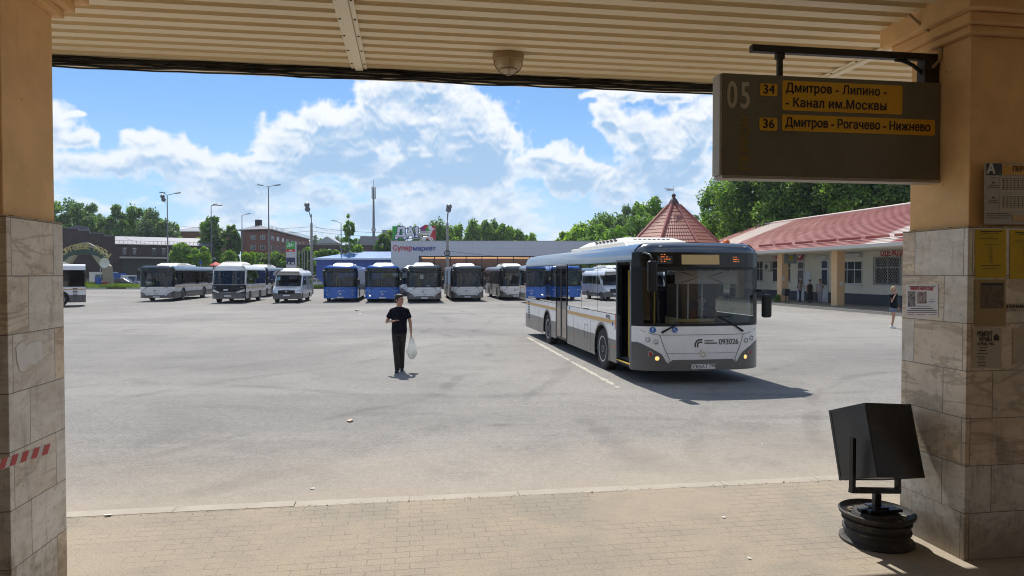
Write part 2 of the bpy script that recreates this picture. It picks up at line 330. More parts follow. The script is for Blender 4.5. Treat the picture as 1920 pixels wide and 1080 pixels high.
# ------------------------------------------------------------------ ground, lot, platform
PZ = .2
def mat_asphalt():
    m, k, b = newmat('old_asphalt'); c = coords(k)
    big = k.noise(c, .09, 5, .6, .4); mid = k.noise(c, .9, 6, .65); fine = k.noise(c, 55, 3, .7); agg = k.noise(c, 22, 2, .8)
    mp = k.n('ShaderNodeMapping'); mp.inputs['Scale'].default_value = (.05, .9, 1); mp.inputs['Rotation'].default_value = (0, 0, -.1); k.L(c, mp.inputs[0])
    track = k.noise(mp.outputs[0], 1.0, 5, .6)
    col = k.mix(k.ss(big, .3, .72), (.176, .168, .157), (.282, .268, .246))
    col = k.mix(k.m('MULTIPLY', k.ss(track, .46, .74), .22), col, (.38, .355, .32))
    col = k.mix(k.m('MULTIPLY', k.ss(mid, .5, .72), .4), col, (.15, .145, .138))
    col = k.mix(k.m('MULTIPLY', k.ss(k.noise(c, .35, 6, .7, .8), .52, .64), .28), col, (.155, .148, .138))
    for (cx, cy, rr_, hw, am) in ((-14, 18, 13.5, .13, .34), (-14, 18, 15.4, .13, .3), (16, 6, 12.2, .12, .34), (16, 6, 14.0, .12, .3), (2, 40, 27.5, .15, .3), (2, 40, 29.4, .15, .26), (-30, 30, 27, .15, .3), (-30, 30, 29, .15, .3)):   # turning buses leave tyre marks
        d_ = k.vm('LENGTH', k.vm('ADD', c, k.vm('MULTIPLY', k.vm('SUBTRACT', k.noise(c, .25, 2, col=True), (.5, .5, .5)), (1.6, 1.6, 0))), None) if False else k.vm('DISTANCE', k.vm('ADD', c, k.vm('MULTIPLY', k.vm('SUBTRACT', k.noise(c, .25, 2, col=True), (.5, .5, .5)), (1.6, 1.6, 0))), (cx, cy, 0))
        band = k.ss(k.m('ABSOLUTE', k.m('SUBTRACT', d_, rr_)), hw*.4, hw*1.6, 1, 0)
        col = k.mix(k.m('MULTIPLY', k.m('MULTIPLY', band, am), k.ss(k.noise(c, .5, 5, .7), .4, .62)), col, (.085, .08, .076))
    sp = k.m('ADD', k.m('MULTIPLY', k.m('SUBTRACT', fine, .5), 2.3), k.m('MULTIPLY', k.m('SUBTRACT', k.noise(c, 9, 4, .75), .5), .8)); sp = k.m('ADD', sp, k.m('MULTIPLY', k.m('SUBTRACT', agg, .5), .9))
    g = k.m('ADD', 1.0, sp); cc = k.n('ShaderNodeCombineXYZ')
    for i in range(3): k.L(g, cc.inputs[i])
    col = k.mix(1.0, col, cc.outputs[0], 'MULTIPLY')
    # dust washed up along the platform edge
    s = k.n('ShaderNodeSeparateXYZ'); k.L(c, s.inputs[0])
    nn = k.m('ADD', k.m('MULTIPLY', s.outputs[0], N.x), k.m('MULTIPLY', s.outputs[1], N.y))
    dust = k.m('MULTIPLY', k.ss(k.m('ADD', nn, k.m('MULTIPLY', mid, 3.0)), 7.4, 11.5, 1, 0), .55)
    col = k.mix(dust, col, (.44, .37, .285))
    # oil and water stains where vehicles stand
    def blot(p, r, amt, dark, col):
        v = k.vm('SUBTRACT', c, (p.x, p.y, 0)); v = k.vm('MULTIPLY', v, (1/r[0], 1/r[1], 0)); v = k.vm('ADD', v, k.vm('MULTIPLY', k.vm('SUBTRACT', k.noise(c, 1.6, 4, col=True), (.5, .5, .5)), (1.1, 1.1, 0)))
        return k.mix(k.m('MULTIPLY', k.ss(k.vm('LENGTH', v), .35, 1.0, 1, 0), amt), col, dark)
    for (px, py, rx, ry, a) in ((1098,790,.3,.35,.30),(1125,806,.3,.4,.32),(1155,828,.35,.45,.28),(1190,852,.5,.5,.22),(1230,872,.6,.5,.15),(940,797,.25,.16,.45),(520,835,1.2,.5,.2),(1380,720,1.5,1.0,.18),(640,745,1.8,.5,.16),(870,690,1.4,.6,.14),(690,650,1.6,1.2,.22),(450,690,2.4,1.4,.2),(1400,800,.7,.5,.2),(300,600,4,3,.2),(820,620,3,1.5,.22)):
        col = blot(at_z(px, py), (rx, ry), a, (.10, .095, .09), col)
    # hairline cracks
    vo = k.n('ShaderNodeTexVoronoi', feature='DISTANCE_TO_EDGE'); vo.inputs['Scale'].default_value = .22
    k.L(k.vm('ADD', c, k.vm('MULTIPLY', k.noise(c, .8, 6, .7, col=True), (2.2, 2.2, 0))), vo.inputs['Vector'])
    ck = k.m('MULTIPLY', k.ss(vo.outputs['Distance'], .0, .008, 1, 0), k.ss(k.noise(c, .13, 2), .53, .62))
    col = k.mix(k.m('MULTIPLY', ck, .5), col, (.06, .055, .05))
    k.L(col, b.inputs['Base Color']); b.inputs['Roughness'].default_value = .88; b.inputs['Specular IOR Level'].default_value = .3
    bump(k, b, k.m('ADD', fine, agg), .006, .7)
    return m
def mat_paver():
    m, k, b = newmat('block_paving'); c = coords(k)
    wv = k.vm('MULTIPLY', k.vm('SUBTRACT', k.noise(c, 7, 3, col=True), (.5, .5, .5)), (.012, .012, 0))
    br = k.n('ShaderNodeTexBrick'); k.L(k.vm('ADD', c, wv), br.inputs['Vector'])
    for a, v in (('Scale', 1), ('Mortar Size', .0035), ('Brick Width', .2), ('Row Height', .1), ('Mortar Smooth', .2), ('Bias', 0)): br.inputs[a].default_value = v
    br.inputs['Color1'].default_value = (.40, .40, .40, 1); br.inputs['Color2'].default_value = (.62, .62, .62, 1)
    sand = k.noise(c, 1.3, 6, .65, .5); fine = k.noise(c, 60, 4, .7); mid = k.noise(c, 5, 5, .6)
    base = k.mix(br.outputs['Color'], (.245, .220, .185), (.305, .272, .225))
    base = k.mix(k.ss(sand, .35, .65), base, (.335, .288, .225))
    base = k.mix(k.m('MULTIPLY', k.ss(mid, .55, .8), .35), base, (.24, .20, .15))
    g = k.m('MULTIPLY_ADD', fine, 1.0, .5); cc = k.n('ShaderNodeCombineXYZ')
    for i in range(3): k.L(g, cc.inputs[i])
    base = k.mix(1.0, base, cc.outputs[0], 'MULTIPLY')
    j = k.m('MULTIPLY', br.outputs['Fac'], k.ss(k.noise(c, 2.1, 4, .7), .40, .62))
    base = k.mix(k.m('MULTIPLY', j, .42), base, (.13, .11, .085))
    k.L(base, b.inputs['Base Color']); b.inputs['Roughness'].default_value = .92; b.inputs['Specular IOR Level'].default_value = .25
    bump(k, b, k.m('SUBTRACT', k.m('MULTIPLY', fine, .5), k.m('MULTIPLY', j, 1.5)), .006, .6)
    return m
M_ASPH = mat_asphalt(); M_PAVE = mat_paver()
M_KERB = P('kerb_concrete', (.38, .345, .29), .9, var=.25, scale=3, dirt=.6, dirtcol=(.27, .235, .19), bmp=.6)
M_EARTH = P('far_ground', (.10, .11, .06), .95, var=.3, scale=.05)
M_LINE = P('worn_line_paint', (.43, .40, .34), .8, var=.4, scale=9, dirt=.5, dirtcol=(.25, .23, .2))
g = MB(); g.poly([(-2500, -500, -.006), (2500, -500, -.006), (2500, 4500, -.006), (-2500, 4500, -.006)]); tag(g.build('ground', M_EARTH), kind='structure')
LOTN = 102.0
g = MB(); g.poly([W(-75, 6.2), W(44, 6.2), W(44, LOTN), W(-75, LOTN)]); tag(g.build('bus_lot_asphalt', M_ASPH, fix=False), kind='structure')
ST = lambda name, label, cat, u=0, n=0, z=0, **k: thing(name, label, cat, W(u, n, z), ANG, **k)
g = MB(); g.bb(-30, 26, -6, 6.125, -.1, PZ); o = g.build('platform_pavement', M_PAVE, rz=ANG); tag(o, kind='structure')
rk = random.Random(4); g = MB(); u = -30
while u < 25.5:
    g.box((u+.5, 6.205+rk.uniform(-.006, .006), .045+rk.uniform(-.008, .004)), (.9985, .15, .31), rz=rk.uniform(-.002, .002)); u += 1.0
o = g.build('platform_kerb', M_KERB, rz=ANG, bevel=.006); tag(o, kind='structure')
# sandy grit lying in the joint between paving and kerb
g = MB(); rg = random.Random(8)
for i in range(420):
    u = rg.uniform(-4.5, 4.4); s = rg.uniform(.002, .007)*(1 if rg.random() < .93 else 1.8); n = 6.118+rg.gauss(0, .022)
    g.box((u, n, PZ+s*.3), (s*1.4, s, s*.7), rz=rg.uniform(0, 3))
tag(g.build('joint_gravel', P('grit', (.30, .24, .17), .95, var=.4, scale=20), rz=ANG), kind='stuff')
# worn edge line beside the arriving bus
a, b_ = at_z(990, 633), at_z(1160, 727); g = MB(); d = (b_-a).normalized(); s = Vector((-d.y, d.x, 0)); rl = random.Random(2)
for i in range(60):
    if rl.random() < .03: continue
    p0 = a+(b_-a)*(i/60); p1 = a+(b_-a)*((i+1.0)/60); ww = .05+rl.uniform(-.02, .02)
    g.poly([p0-s*ww+Vector((0, 0, .004)), p0+s*ww+Vector((0, 0, .004)), p1+s*(ww+rl.uniform(-.01, .01))+Vector((0, 0, .004)), p1-s*ww+Vector((0, 0, .004))])
tag(g.build('lane_line_paint', M_LINE), kind='structure')
# ------------------------------------------------------------------ canopy
CE = 4.17; EDGE = 6.66
M_SHEET = P('cream_profiled_sheet', (.82, .675, .44), .42, var=.07, scale=2.2, dirt=.12, dirtcol=(.35, .24, .12))
M_TRIM = P('cream_joint_cover', (.86, .77, .58), .45, var=.08, scale=3)
M_DARKMETAL = P('black_painted_steel', (.022, .021, .02), .5, var=.3, scale=6, dirt=.25, dirtcol=(.10, .07, .045), bmp=.2)
M_RUBBER = P('black_cable_sheath', (.012, .012, .012), .6, var=.2)
cn = ST('station_canopy', 'cream corrugated metal canopy roof over the bus platform', 'canopy')
g = MB(); n = EDGE; prof = []; p_ = .185; dp = .044
while n > -3.0:
    prof += [(n, CE), (n-.10, CE), (n-.118, CE+dp), (n-.167, CE+dp)]; n -= p_
us = [-9.5, 10.5]
g.add([(us[0], a, z) for a, z in prof]+[(us[1], a, z) for a, z in prof], [(i, i+1, len(prof)+i+1, len(prof)+i) for i in range(len(prof)-1)])
g.build('corrugated_ceiling', M_SHEET, cn, fix=False)
g = MB(); g.bb(-9.5, 10.5, -3, EDGE+.1, CE+.12, CE+.3); g.build('roof_deck', P('roof_deck', (.3, .28, .25), .8), cn)
g = MB(); g.bb(-9.5, 10.5, EDGE+.015, EDGE+.1, CE-.075, CE+.118); g.build('edge_fascia', M_TRIM, cn)
def joint_cover(u0):
    g = MB(); g.bb(u0-.035, u0+.035, -2.9, EDGE-.004, CE-.03, CE+.002); g.bb(u0-.075, u0-.038, -2.9, EDGE-.004, CE-.012, CE+.002); g.bb(u0+.038, u0+.075, -2.9, EDGE-.004, CE-.012, CE+.002)
    o = g.build('joint_cover', M_TRIM, cn, bevel=.003)
    n = 4.6
    while n < EDGE:
        for d in (-.057, .057): MB().lathe([(.009, CE-.018), (.009, CE-.0125)], 8, (u0+d, n, 0)).build('screw', M_DARKMETAL, o)
        n += .37
for (px, py) in ((674, 128), (1606, 118)): joint_cover(UN(at_z(px, py, CE))[0])
joint_cover(-6.5)
g = MB(); rc = random.Random(11)
for i in range(5):
    pts = []; u = -9.4; zz = CE-.012-.020*i; nn = EDGE-.03-.008*(i % 2)
    while u < 10.4:
        pts.append((u, nn+rc.uniform(-.006, .006), zz+rc.uniform(-.010, .006)-(.012 if i > 2 else 0)*abs(sin(u*1.9)))); u += .21
    g.tube(pts, .0115 if i < 4 else .008, 7)
tag(g.build('cable_bundle', M_RUBBER, rz=ANG, smooth=60), 'bundle of black cables strung along the front edge of the canopy ceiling', 'cable')
lp = at_z(953, 103, CE); lu, ln, _ = UN(lp)
lm = ST('bulkhead_lamp', 'round bulkhead lamp with wire guard fixed under the corrugated ceiling', 'lamp', lu, ln, CE)
MB().lathe([(.0, .01), (.135, .01), (.14, -.02), (.132, -.055), (.118, -.06)], 28).build('lamp_base', P('lamp_base_paint', (.36, .25, .14), .6, var=.15), lm, smooth=40)
MB().lathe([(.112, -.058), (.112, -.075), (.10, -.115), (.07, -.148), (.03, -.163), (0, -.166)], 24).build('globe', P('dusty_lamp_glass', (.52, .40, .25), .3, var=.1, spec=.6), lm, smooth=60)
g = MB()
for a in (0, pi/2):
    g.tube([(cos(a)*.125*cos(t), sin(a)*.125*cos(t), -.06-.118*sin(t)) for t in [pi*i/14 for i in range(15)]], .005, 6)
g.lathe([(.086+.005*cos(t), -.14+.005*sin(t)) for t in [2*pi*i/6 for i in range(6)]], 24, closed=True)
g.build('wire_guard', P('guard_wire', (.30, .22, .13), .5), lm, smooth=50)
# unseen station wall behind the platform, coloured dark to dim the bounced light
M_PLASTER = None
def mat_plaster(name, col):
    m, k, b = newmat(name); c = coords(k); n = k.noise(c, 3, 7, .65); st = k.n('ShaderNodeMapping'); st.inputs['Scale'].default_value = (9, 9, .7); k.L(c, st.inputs[0])
    s = k.noise(st.outputs[0], 1, 4, .6)
    cc = k.mix(k.ss(n, .35, .7), tuple(x*.9 for x in col), tuple(min(1, x*1.07) for x in col))
    cc = k.mix(k.m('MULTIPLY', k.ss(s, .58, .8), .35), cc, tuple(x*.6 for x in col))
    cc = k.mix(k.m('MULTIPLY', k.ss(k.noise(c, 16, 4, .7), .68, .76), .5), cc, (.12, .07, .03))
    k.L(cc, b.inputs['Base Color']); b.inputs['Roughness'].default_value = .85; bump(k, b, k.noise(c, 30, 5, .7), .004, .5); return m
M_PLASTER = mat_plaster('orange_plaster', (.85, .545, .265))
g = MB(); g.bb(-12, 13, -3.4, -3.0, 0, 4.6); tag(g.build('station_wall', mat_plaster('dimming_brown_plaster', (.34, .21, .10)), rz=ANG), kind='structure')
# ------------------------------------------------------------------ pillars
def mat_marble():
    m, k, b = newmat('marble_tiles'); c = coords(k); s = k.n('ShaderNodeSeparateXYZ'); k.L(c, s.inputs[0])
    xy = k.m('ADD', s.outputs[0], s.outputs[1]); cb = k.n('ShaderNodeCombineXYZ'); k.L(k.m('ADD', xy, .13), cb.inputs[0]); k.L(k.m('SUBTRACT', s.outputs[2], PZ), cb.inputs[1])
    br = k.n('ShaderNodeTexBrick', offset=.37, squash=1.0); k.L(cb.outputs[0], br.inputs['Vector'])
    for a, v in (('Scale', 1), ('Mortar Size', .0030), ('Brick Width', .47), ('Row Height', .336), ('Mortar Smooth', .1), ('Bias', 0)): br.inputs[a].default_value = v
    br.inputs['Color1'].default_value = (0, 0, 0, 1); br.inputs['Color2'].default_value = (1, 1, 1, 1)
    off = k.vm('MULTIPLY', br.outputs['Color'], (7.0, 3.0, 5.0)); p = k.vm('ADD', c, off)
    vm_ = k.n('ShaderNodeMapping'); vm_.inputs['Rotation'].default_value = (.95, .80, .3); vm_.inputs['Scale'].default_value = (1.1, 1.1, 3.4); k.L(p, vm_.inputs[0]); vp = vm_.outputs[0]
    big = k.noise(vp, 1.7, 7, .66, .8); vein = k.noise(vp, 1.0, 7, .62, 1.1); fine = k.noise(p, 13, 7, .72, .5); sm = k.noise(c, 1.1, 5, .6)
    col = k.mix(k.ss(big, .32, .66), (.69, .63, .54), (.85, .81, .73))
    tl = k.n('ShaderNodeSeparateColor'); k.L(br.outputs['Color'], tl.inputs[0]); tr_ = tl.outputs[0]
    col = k.mix(k.ss(tr_, .2, .9), col, k.mix(1.0, col, (.98, .86, .72), 'MULTIPLY')); col = k.mix(k.ss(tr_, .62, .70, 0, .8), col, k.mix(1.0, col, (1.08, 1.07, 1.06), 'MULTIPLY'))
    rid = k.m('ABSOLUTE', k.m('SUBTRACT', vein, .5)); col = k.mix(k.m('MULTIPLY', k.m('MULTIPLY', k.ss(rid, .0, .05, 1, 0), k.ss(tr_, .25, .6, .25, .9)), .62), col, (.37, .25, .15))
    col = k.mix(k.m('MULTIPLY', k.ss(fine, .52, .68), .42), col, (.38, .31, .23))
    chip = k.noise(c, 34, 5, .72, .6); col = k.mix(k.m('MULTIPLY', k.ss(chip, .60, .70), .6), col, (.20, .16, .12)); col = k.mix(k.m('MULTIPLY', k.ss(chip, .30, .38, 1, 0), .35), col, (.80, .76, .68))
    mp = k.n('ShaderNodeMapping'); mp.inputs['Scale'].default_value = (7, 7, 1.4); k.L(c, mp.inputs[0])
    run = k.noise(mp.outputs[0], 1.2, 6, .72, .4)
    col = k.mix(k.m('MULTIPLY', k.ss(run, .53, .74), .5), col, (.17, .14, .105))
    foot = k.ss(k.m('ADD', s.outputs[2], k.m('MULTIPLY', fine, -.7)), -.1, .35, 1, 0)
    col = k.mix(k.m('MULTIPLY', foot, .7), col, (.17, .115, .06))
    col = k.mix(k.m('MULTIPLY', k.ss(sm, .5, .7), .18), col, (.30, .235, .15))
    col = k.mix(k.m('MULTIPLY', br.outputs['Fac'], .8), col, (.09, .065, .04))
    k.L(col, b.inputs['Base Color']); k.L(k.m('MULTIPLY_ADD', fine, .35, .25), b.inputs['Roughness'])
    bump(k, b, k.m('SUBTRACT', k.m('MULTIPLY', fine, .3), br.outputs['Fac']), .004, .6); return m
M_MARBLE = mat_marble(); M_EDGE = P('tile_edge', (.42, .33, .2), .7, var=.3, scale=15)
PN0, PN1 = 4.25, 4.89; PU_R, PU_L = 3.87, -2.25; TT = 2.555
def pillar(name, label, u0, u1):
    t = ST(name, label, 'pillar')
    g = MB(); g.bb(u0, u1, PN0, PN1, PZ, TT); g.build('marble_cladding', M_MARBLE, t, bevel=.004)
    i = .032; g = MB(); g.bb(u0+i, u1-i, PN0+i, PN1-i, TT-.002, 3.9); g.build('plaster_shaft', M_PLASTER, t, bevel=.008)
    g = MB()
    for (a, z0, z1) in ((.055, 3.9, 3.955), (.10, 3.955, 4.03), (.16, 4.03, CE+.1)):
        a -= i; g.bb(u0-a, u1+a, PN0-a, PN1+a, z0, z1-.0005)
    g.build('stepped_capital', M_PLASTER, t, bevel=.012)
    # ragged mortar lip where plaster meets the tiles
    rr = random.Random(hash(name) % 99); g = MB()
    for (ax, fix, a, b) in (('u', PN0, u0, u1), ('u', PN1, u0, u1), ('n', u0, PN0, PN1), ('n', u1, PN0, PN1)):
        x = a
        while x < b-.02:
            s = rr.uniform(.02, .06); hh = rr.uniform(.004, .012)
            if ax == 'u': g.box((min(x+s/2, b-s/2), fix+(.012 if fix == PN0 else -.012), TT+hh/2-.001), (s, .028, hh))
            else: g.box((fix+(.012 if fix == u0 else -.012), min(x+s/2, b-s/2), TT+hh/2-.001), (.028, s, hh))
            x += s
    g.build('mortar_lip', M_EDGE, t)
    return t
pillar('platform_pillar', 'orange plaster pillar with marble tiles, red and white tape and a torn notice', PU_L-.64, PU_L)
pillar('platform_pillar', 'orange plaster pillar with marble tiles, pasted with yellow sheets and notices, holding the route sign', PU_R, PU_R+.66)
# ------------------------------------------------------------------ route sign
SN = 4.55
def sp(px, py): u, n, z = UN(at_pl(px, py, N, SN)); return u, z
M_SIGN = P('grimy_sign_grey', (.175, .165, .130), .55, var=.16, scale=4, dirt=.4, dirtcol=(.075, .062, .042))
M_SIGNEND = P('sign_end_grey', (.40, .38, .34), .55, var=.2, scale=5, dirt=.3)
M_YEL = P('sign_yellow_film', (.76, .43, .02), .45, var=.06, scale=3); M_BLK = P('sign_black_film', (.012, .01, .012), .5, var=.1)
M_OLDYEL = P('faded_yellow_film', (.29, .20, .04), .6, var=.25, scale=9); M_GREY = P('faded_white_film', (.52, .49, .43), .6, var=.12, scale=8, dirt=.3)
sg = ST('platform_route_sign', 'grey hanging route sign with yellow destination strips and the number 05', 'sign')
SU0, SU1, SZ0, SZ1 = 2.165, 3.895, 2.925, 3.64
g = MB(); g.bb(SU0+.02, SU1, SN, SN+.12, SZ0, SZ1); g.build('sign_box', M_SIGN, sg, bevel=.004)
g = MB(); g.bb(SU0, SU0+.0195, SN+.002, SN+.118, SZ0+.003, SZ1-.003); g.build('end_cap', M_SIGNEND, sg, bevel=.004)
g = MB(); g.bb(SU0+.02, SU1, SN-.004, SN+.124, SZ0-.022, SZ0-.0005); g.build('bottom_rail', M_SIGNEND, sg)
def strip(x0, y0, x1, y1, mat=M_YEL, name='yellow_strip'):
    a, za = sp(x0, y0); b, zb = sp(x1, y1); zt, zbm = (za+sp(x1, y0)[1])/2, (sp(x0, y1)[1]+zb)/2
    g = MB(); r = .012; pts = []
    for (cx, cz, a0) in ((b-r, zt-r, 0), (a+r, zt-r, 90), (a+r, zbm+r, 180), (b-r, zbm+r, 270)):
        pts += [(cx+r*cos(radians(a0+t)), SN-.004, cz+r*sin(radians(a0+t))) for t in (0, 45, 90)]
    return g.prism(pts, (0, .0035, 0)).build(name, mat, sg), (a+b)/2, (zt+zbm)/2, b-a, zt-zbm
def slab(s, par, x, z, size, sx=1.0, mat=M_BLK, rot=0.0, y=SN-.0055, bold=.0018, space=1.0, align='CENTER'):
    return text(s, size, mat, 'lettering', par, M4(x, z, y, rot), .001, bold, sx, align, space)
for (x0, y0, x1, y1, lines) in ((1425,157,1457,180,['34']), (1467,156,1691,211,['Дмитров - Липино -', '- Канал им.Москвы']), (1424,221,1457,245,['36']), (1466,220,1752,250,['Дмитров - Рогачево - Нижнево'])):
    o, cx, cz, wd, ht = strip(x0, y0, x1, y1)
    h = .088
    for i, s in enumerate(lines):
        al = 'CENTER' if len(s) < 3 else 'LEFT'; xx = cx if al == 'CENTER' else cx-wd/2+.022
        t = slab(s, o, xx, cz+(.052 if len(lines) > 1 else 0)-i*.104, h, mat=M_BLK, align=al, space=1.06 if len(s) < 25 else 1.0)
        if al == 'LEFT':       # fit the line to the strip
            xs = [v.co.x for v in t.data.vertices]; want = {0: .86, 1: .86}[i] if len(lines) > 1 else .965
            k_ = (wd*want-.02)/(max(xs)-min(xs)); x0_ = min(xs)
            for v in t.data.vertices: v.co.x = x0_+(v.co.x-x0_)*k_
cx, cz = sp(1385, 181); slab('05', sg, cx, cz, .262, .60, M_GREY, bold=.004, y=SN-.002, space=1.25)
cx, cz = sp(1397, 268); slab('ПЕРРОН', sg, cx, cz, .092, 1.02, M_OLDYEL, rot=pi/2, bold=.002, y=SN-.002)
br = ST('sign_bracket', 'black steel bracket arm holding up the hanging route sign', 'bracket')
def bp(px, py): u, n, z = UN(at_pl(px, py, N, SN+.06)); return u, z
(bu0, bz0), (bu1, bz1) = bp(1408, 87), bp(1765, 112)
g = MB(); bz = (bz0+bz1)/2; g.bb(bu0, PU_R+.03, SN+.035, SN+.085, bz-.028, bz+.022); g.build('arm', M_DARKMETAL, br, bevel=.003)
hu, hz_ = bp(1462, 100); g = MB(); g.bb(hu-.018, hu+.018, SN+.045, SN+.075, SZ1-.005, bz-.0285); g.bb(hu-.03, hu+.03, SN+.04, SN+.08, bz-.07, bz-.0285); g.build('hanger', M_DARKMETAL, br, bevel=.002)
g = MB(); g.bb(PU_R-.09, PU_R+.031, SN+.02, SN+.10, SZ1+.001, bz-.0285)
g.tube([(PU_R-.30+.26*sin(t), SN+.06, bz-.03-.26*(1-cos(t))*.8) for t in [pi/2*i/8 for i in range(9)]], .014, 8)
g.build('knee_brace', M_DARKMETAL, br, smooth=40)
g = MB(); pts = [(PU_R-.20, SN+.05, CE-.02), (PU_R-.10, SN+.02, bz+.20), (PU_R+.02, SN+.0, bz+.12), (PU_R+.03, SN, bz-.02), (PU_R-.03, SN+.02, bz-.09)]
fine = [Vector(pts[0])]
for i in range(len(pts)-1):
    for t in (.33, .66, 1): fine.append(Vector(pts[i]).lerp(Vector(pts[i+1]), t))
g.tube(fine, .011, 7); tag(g.build('cable_conduit', P('painted_conduit', (.42, .30, .16), .6), rz=ANG, smooth=60), 'painted cable conduit bent down from the ceiling to the sign bracket', 'conduit')
# ------------------------------------------------------------------ notices on the pillars
M_PAPER = P('white_paper', (.72, .70, .70), .85, var=.05, scale=8); M_YPAP = P('yellow_paper', (.62, .43, .03), .85, var=.14, scale=7, dirt=.25, dirtcol=(.3, .2, .03))
M_OLDP = P('browned_paper', (.42, .30, .15), .85, var=.2, scale=8); M_INK = P('print_ink', (.05, .045, .05), .8); M_RED = P('print_red', (.45, .03, .05), .8); M_BLUEINK = P('print_blue', (.06, .10, .35), .8)
M_GREYPIC = None
def mat_photo(name, a, b_):
    m, k, b = newmat(name); c = coords(k); k.L(k.mix(k.ss(k.noise(c, 26, 5, .7, 1.0), .36, .62), a, b_), b.inputs['Base Color']); b.inputs['Roughness'].default_value = .7; return m
class Face:                              # a flat face of a pillar: axis 'u' (seen from -u) or 'n' (seen from -n)
    def __init__(s, ax, val, off=.004): s.ax = ax; s.val = val
    def pt(s, px, py):
        u, n, z = UN(at_pl(px, py, U if s.ax == 'u' else N, s.val)); return (n if s.ax == 'u' else u, z)
    def xyz(s, a, z, d):
        return (s.val-d, a, z) if s.ax == 'u' else (a, s.val-d, z)
    def quad(s, pts, d, th=.0015):
        g = MB(); v = (th*.9, 0, 0) if s.ax == 'u' else (0, th*.9, 0); return g.prism([s.xyz(a, z, d) for a, z in pts], v)
    def rect(s, x0, y0, x1, y1, d=.003):
        p, q_ = s.pt(x0, y0), s.pt(x1, y1); r, t = s.pt(x1, y0), s.pt(x0, y1)
        return [p, r, q_, t]
    def txt(s, st, px, py, size, mat, par, d, sx=1.0, bold=0.0, align='CENTER', fit=None):
        a, z = s.pt(px, py); x, y, z = s.xyz(a, z, d)
        right = (0, -1, 0) if s.ax == 'u' else (1, 0, 0)
        return text(st, size, mat, 'lettering', par, MX(x, y, z, right), .0004, bold, sx, align, 1.0, fit)
FR = Face('u', PU_R); FF = Face('n', PN0); FL = Face('L', 0)
def notice(name, label, face, rect, mat, cat='notice', d=.003):
    g = face.quad(face.rect(*rect), d); o = g.build(name, mat, rz=ANG); return tag(o, label, cat)
def bars(face, par, rows, mat, d=.0045, h=.8):
    for (x0, x1, y, hh) in rows:
        g = face.quad(face.rect(x0, y-hh/2, x1, y+hh/2), d, .001); g.build('print_line', mat, par)
o = notice('missing_dog_notice', 'white lost dog notice with two photos taped to the pillar side', FR, (1699, 534, 1760, 594), M_PAPER)
FR.txt('ПОМОГИТЕ НАЙТИ СОБАКУ', 1729, 541.5, .036, M_RED, o, .0045, .78, .0006, fit=.235)
FR.quad(FR.rect(1703, 546, 1717, 575), .0045, .001).build('photo', mat_photo('dog_photo', (.32, .30, .30), (.08, .07, .08)), o)
FR.quad(FR.rect(1720, 547, 1738, 569), .0045, .001).build('photo', mat_photo('litter_photo', (.42, .34, .32), (.12, .07, .07)), o)
bars(FR, o, [(1705, 1756, 537, .8), (1719, 1744, 574, 1), (1708, 1750, 578.5, 1.2), (1702, 1757, 582, 1.2), (1702, 1757, 585.5, 1.2)], M_INK)
bars(FR, o, [(1701, 1715, 589.5, .8), (1720, 1735, 589.8, .8), (1740, 1757, 590, .8)], M_RED)
bars(FR, o, [(1744, 1751, 561, .7), (1741, 1755, 565, .7), (1745, 1750, 568, .7)], M_BLUEINK)
bd = notice('timetable_board', 'grey platform timetable board with an orange heading and a black logo corner', FF, (1843, 306, 1990, 421), P('board_grey', (.42, .40, .36), .5, var=.1), 'board', .012)
FF.quad(FF.rect(1876, 309, 1990, 329), .014, .0015).build('orange_heading', P('board_orange', (.62, .33, .04), .5), bd)
lg = FF.quad(FF.rect(1847, 307, 1875.5, 329), .014, .0015).build('logo_corner', P('board_black', (.02, .025, .035), .5), bd)
FF.txt('А', 1855, 317.5, .092, M_PAPER, lg, .0155, 1, .004); FF.txt('ПЕРРОН', 1917, 318, .048, M_INK, bd, .0155, .95, .001)
for r_ in ((1872, 332, 1988, 360), (1872, 366, 1988, 396)):
    s_ = FF.quad(FF.rect(*r_), .014, .0015).build('timetable_sheet', P('sheet_cream', (.56, .50, .42), .7), bd)
    y0 = r_[1]+3
    bars(FF, s_, [(1875, 1985, y0+4.2*i, .5) for i in range(6)], M_INK, .0155)
    for xx in range(1878, 1984, 7): FF.quad(FF.rect(xx, y0, xx+.4, y0+20), .0155, .001).build('print_line', M_INK, s_)
bars(FF, bd, [(1854, 1864, 334, 1), (1857, 1862, 343, 2.5), (1851, 1868, 348, 1), (1848, 1870, 352, 1), (1857, 1862, 371, 2.5), (1852, 1868, 376, 1), (1850, 1868, 380, 1), (1847, 1890, 401, 1.4), (1847, 1893, 405, 1.2), (1847, 1888, 409, 1.2)], M_INK, .0135)
FF.quad(FF.rect(1896, 403, 1988, 416), .014, .001).build('orange_footer', P('board_tan', (.50, .34, .14), .5), bd)
y1 = notice('pasted_sheet', 'yellow printed sheet pasted under the timetable board, the whole of it in view', FF, (1828, 430, 1886, 521), M_YPAP, 'notice')
bars(FF, y1, [(1838, 1878, 434, 1.6), (1842, 1872, 437.5, .8), (1853, 1861, 444, .8), (1836, 1870, 447.5, .9), (1846, 1872, 459, .8)]+[(1854, 1860, 463+3.6*i, .8) for i in range(9)]+[(1838, 1876, 498, 1), (1843, 1870, 503, .8)], M_INK)
y2 = notice('pasted_sheet', 'yellow printed sheet pasted beside the other, cut off by the picture edge', FF, (1893, 431, 1955, 523), M_YPAP, 'notice')
bars(FF, y2, [(1903, 1940, 436, 1.6), (1908, 1950, 440, .8), (1902, 1940, 452, .9)]+[(1918, 1926, 460+3.8*i, .8) for i in range(9)], M_INK)
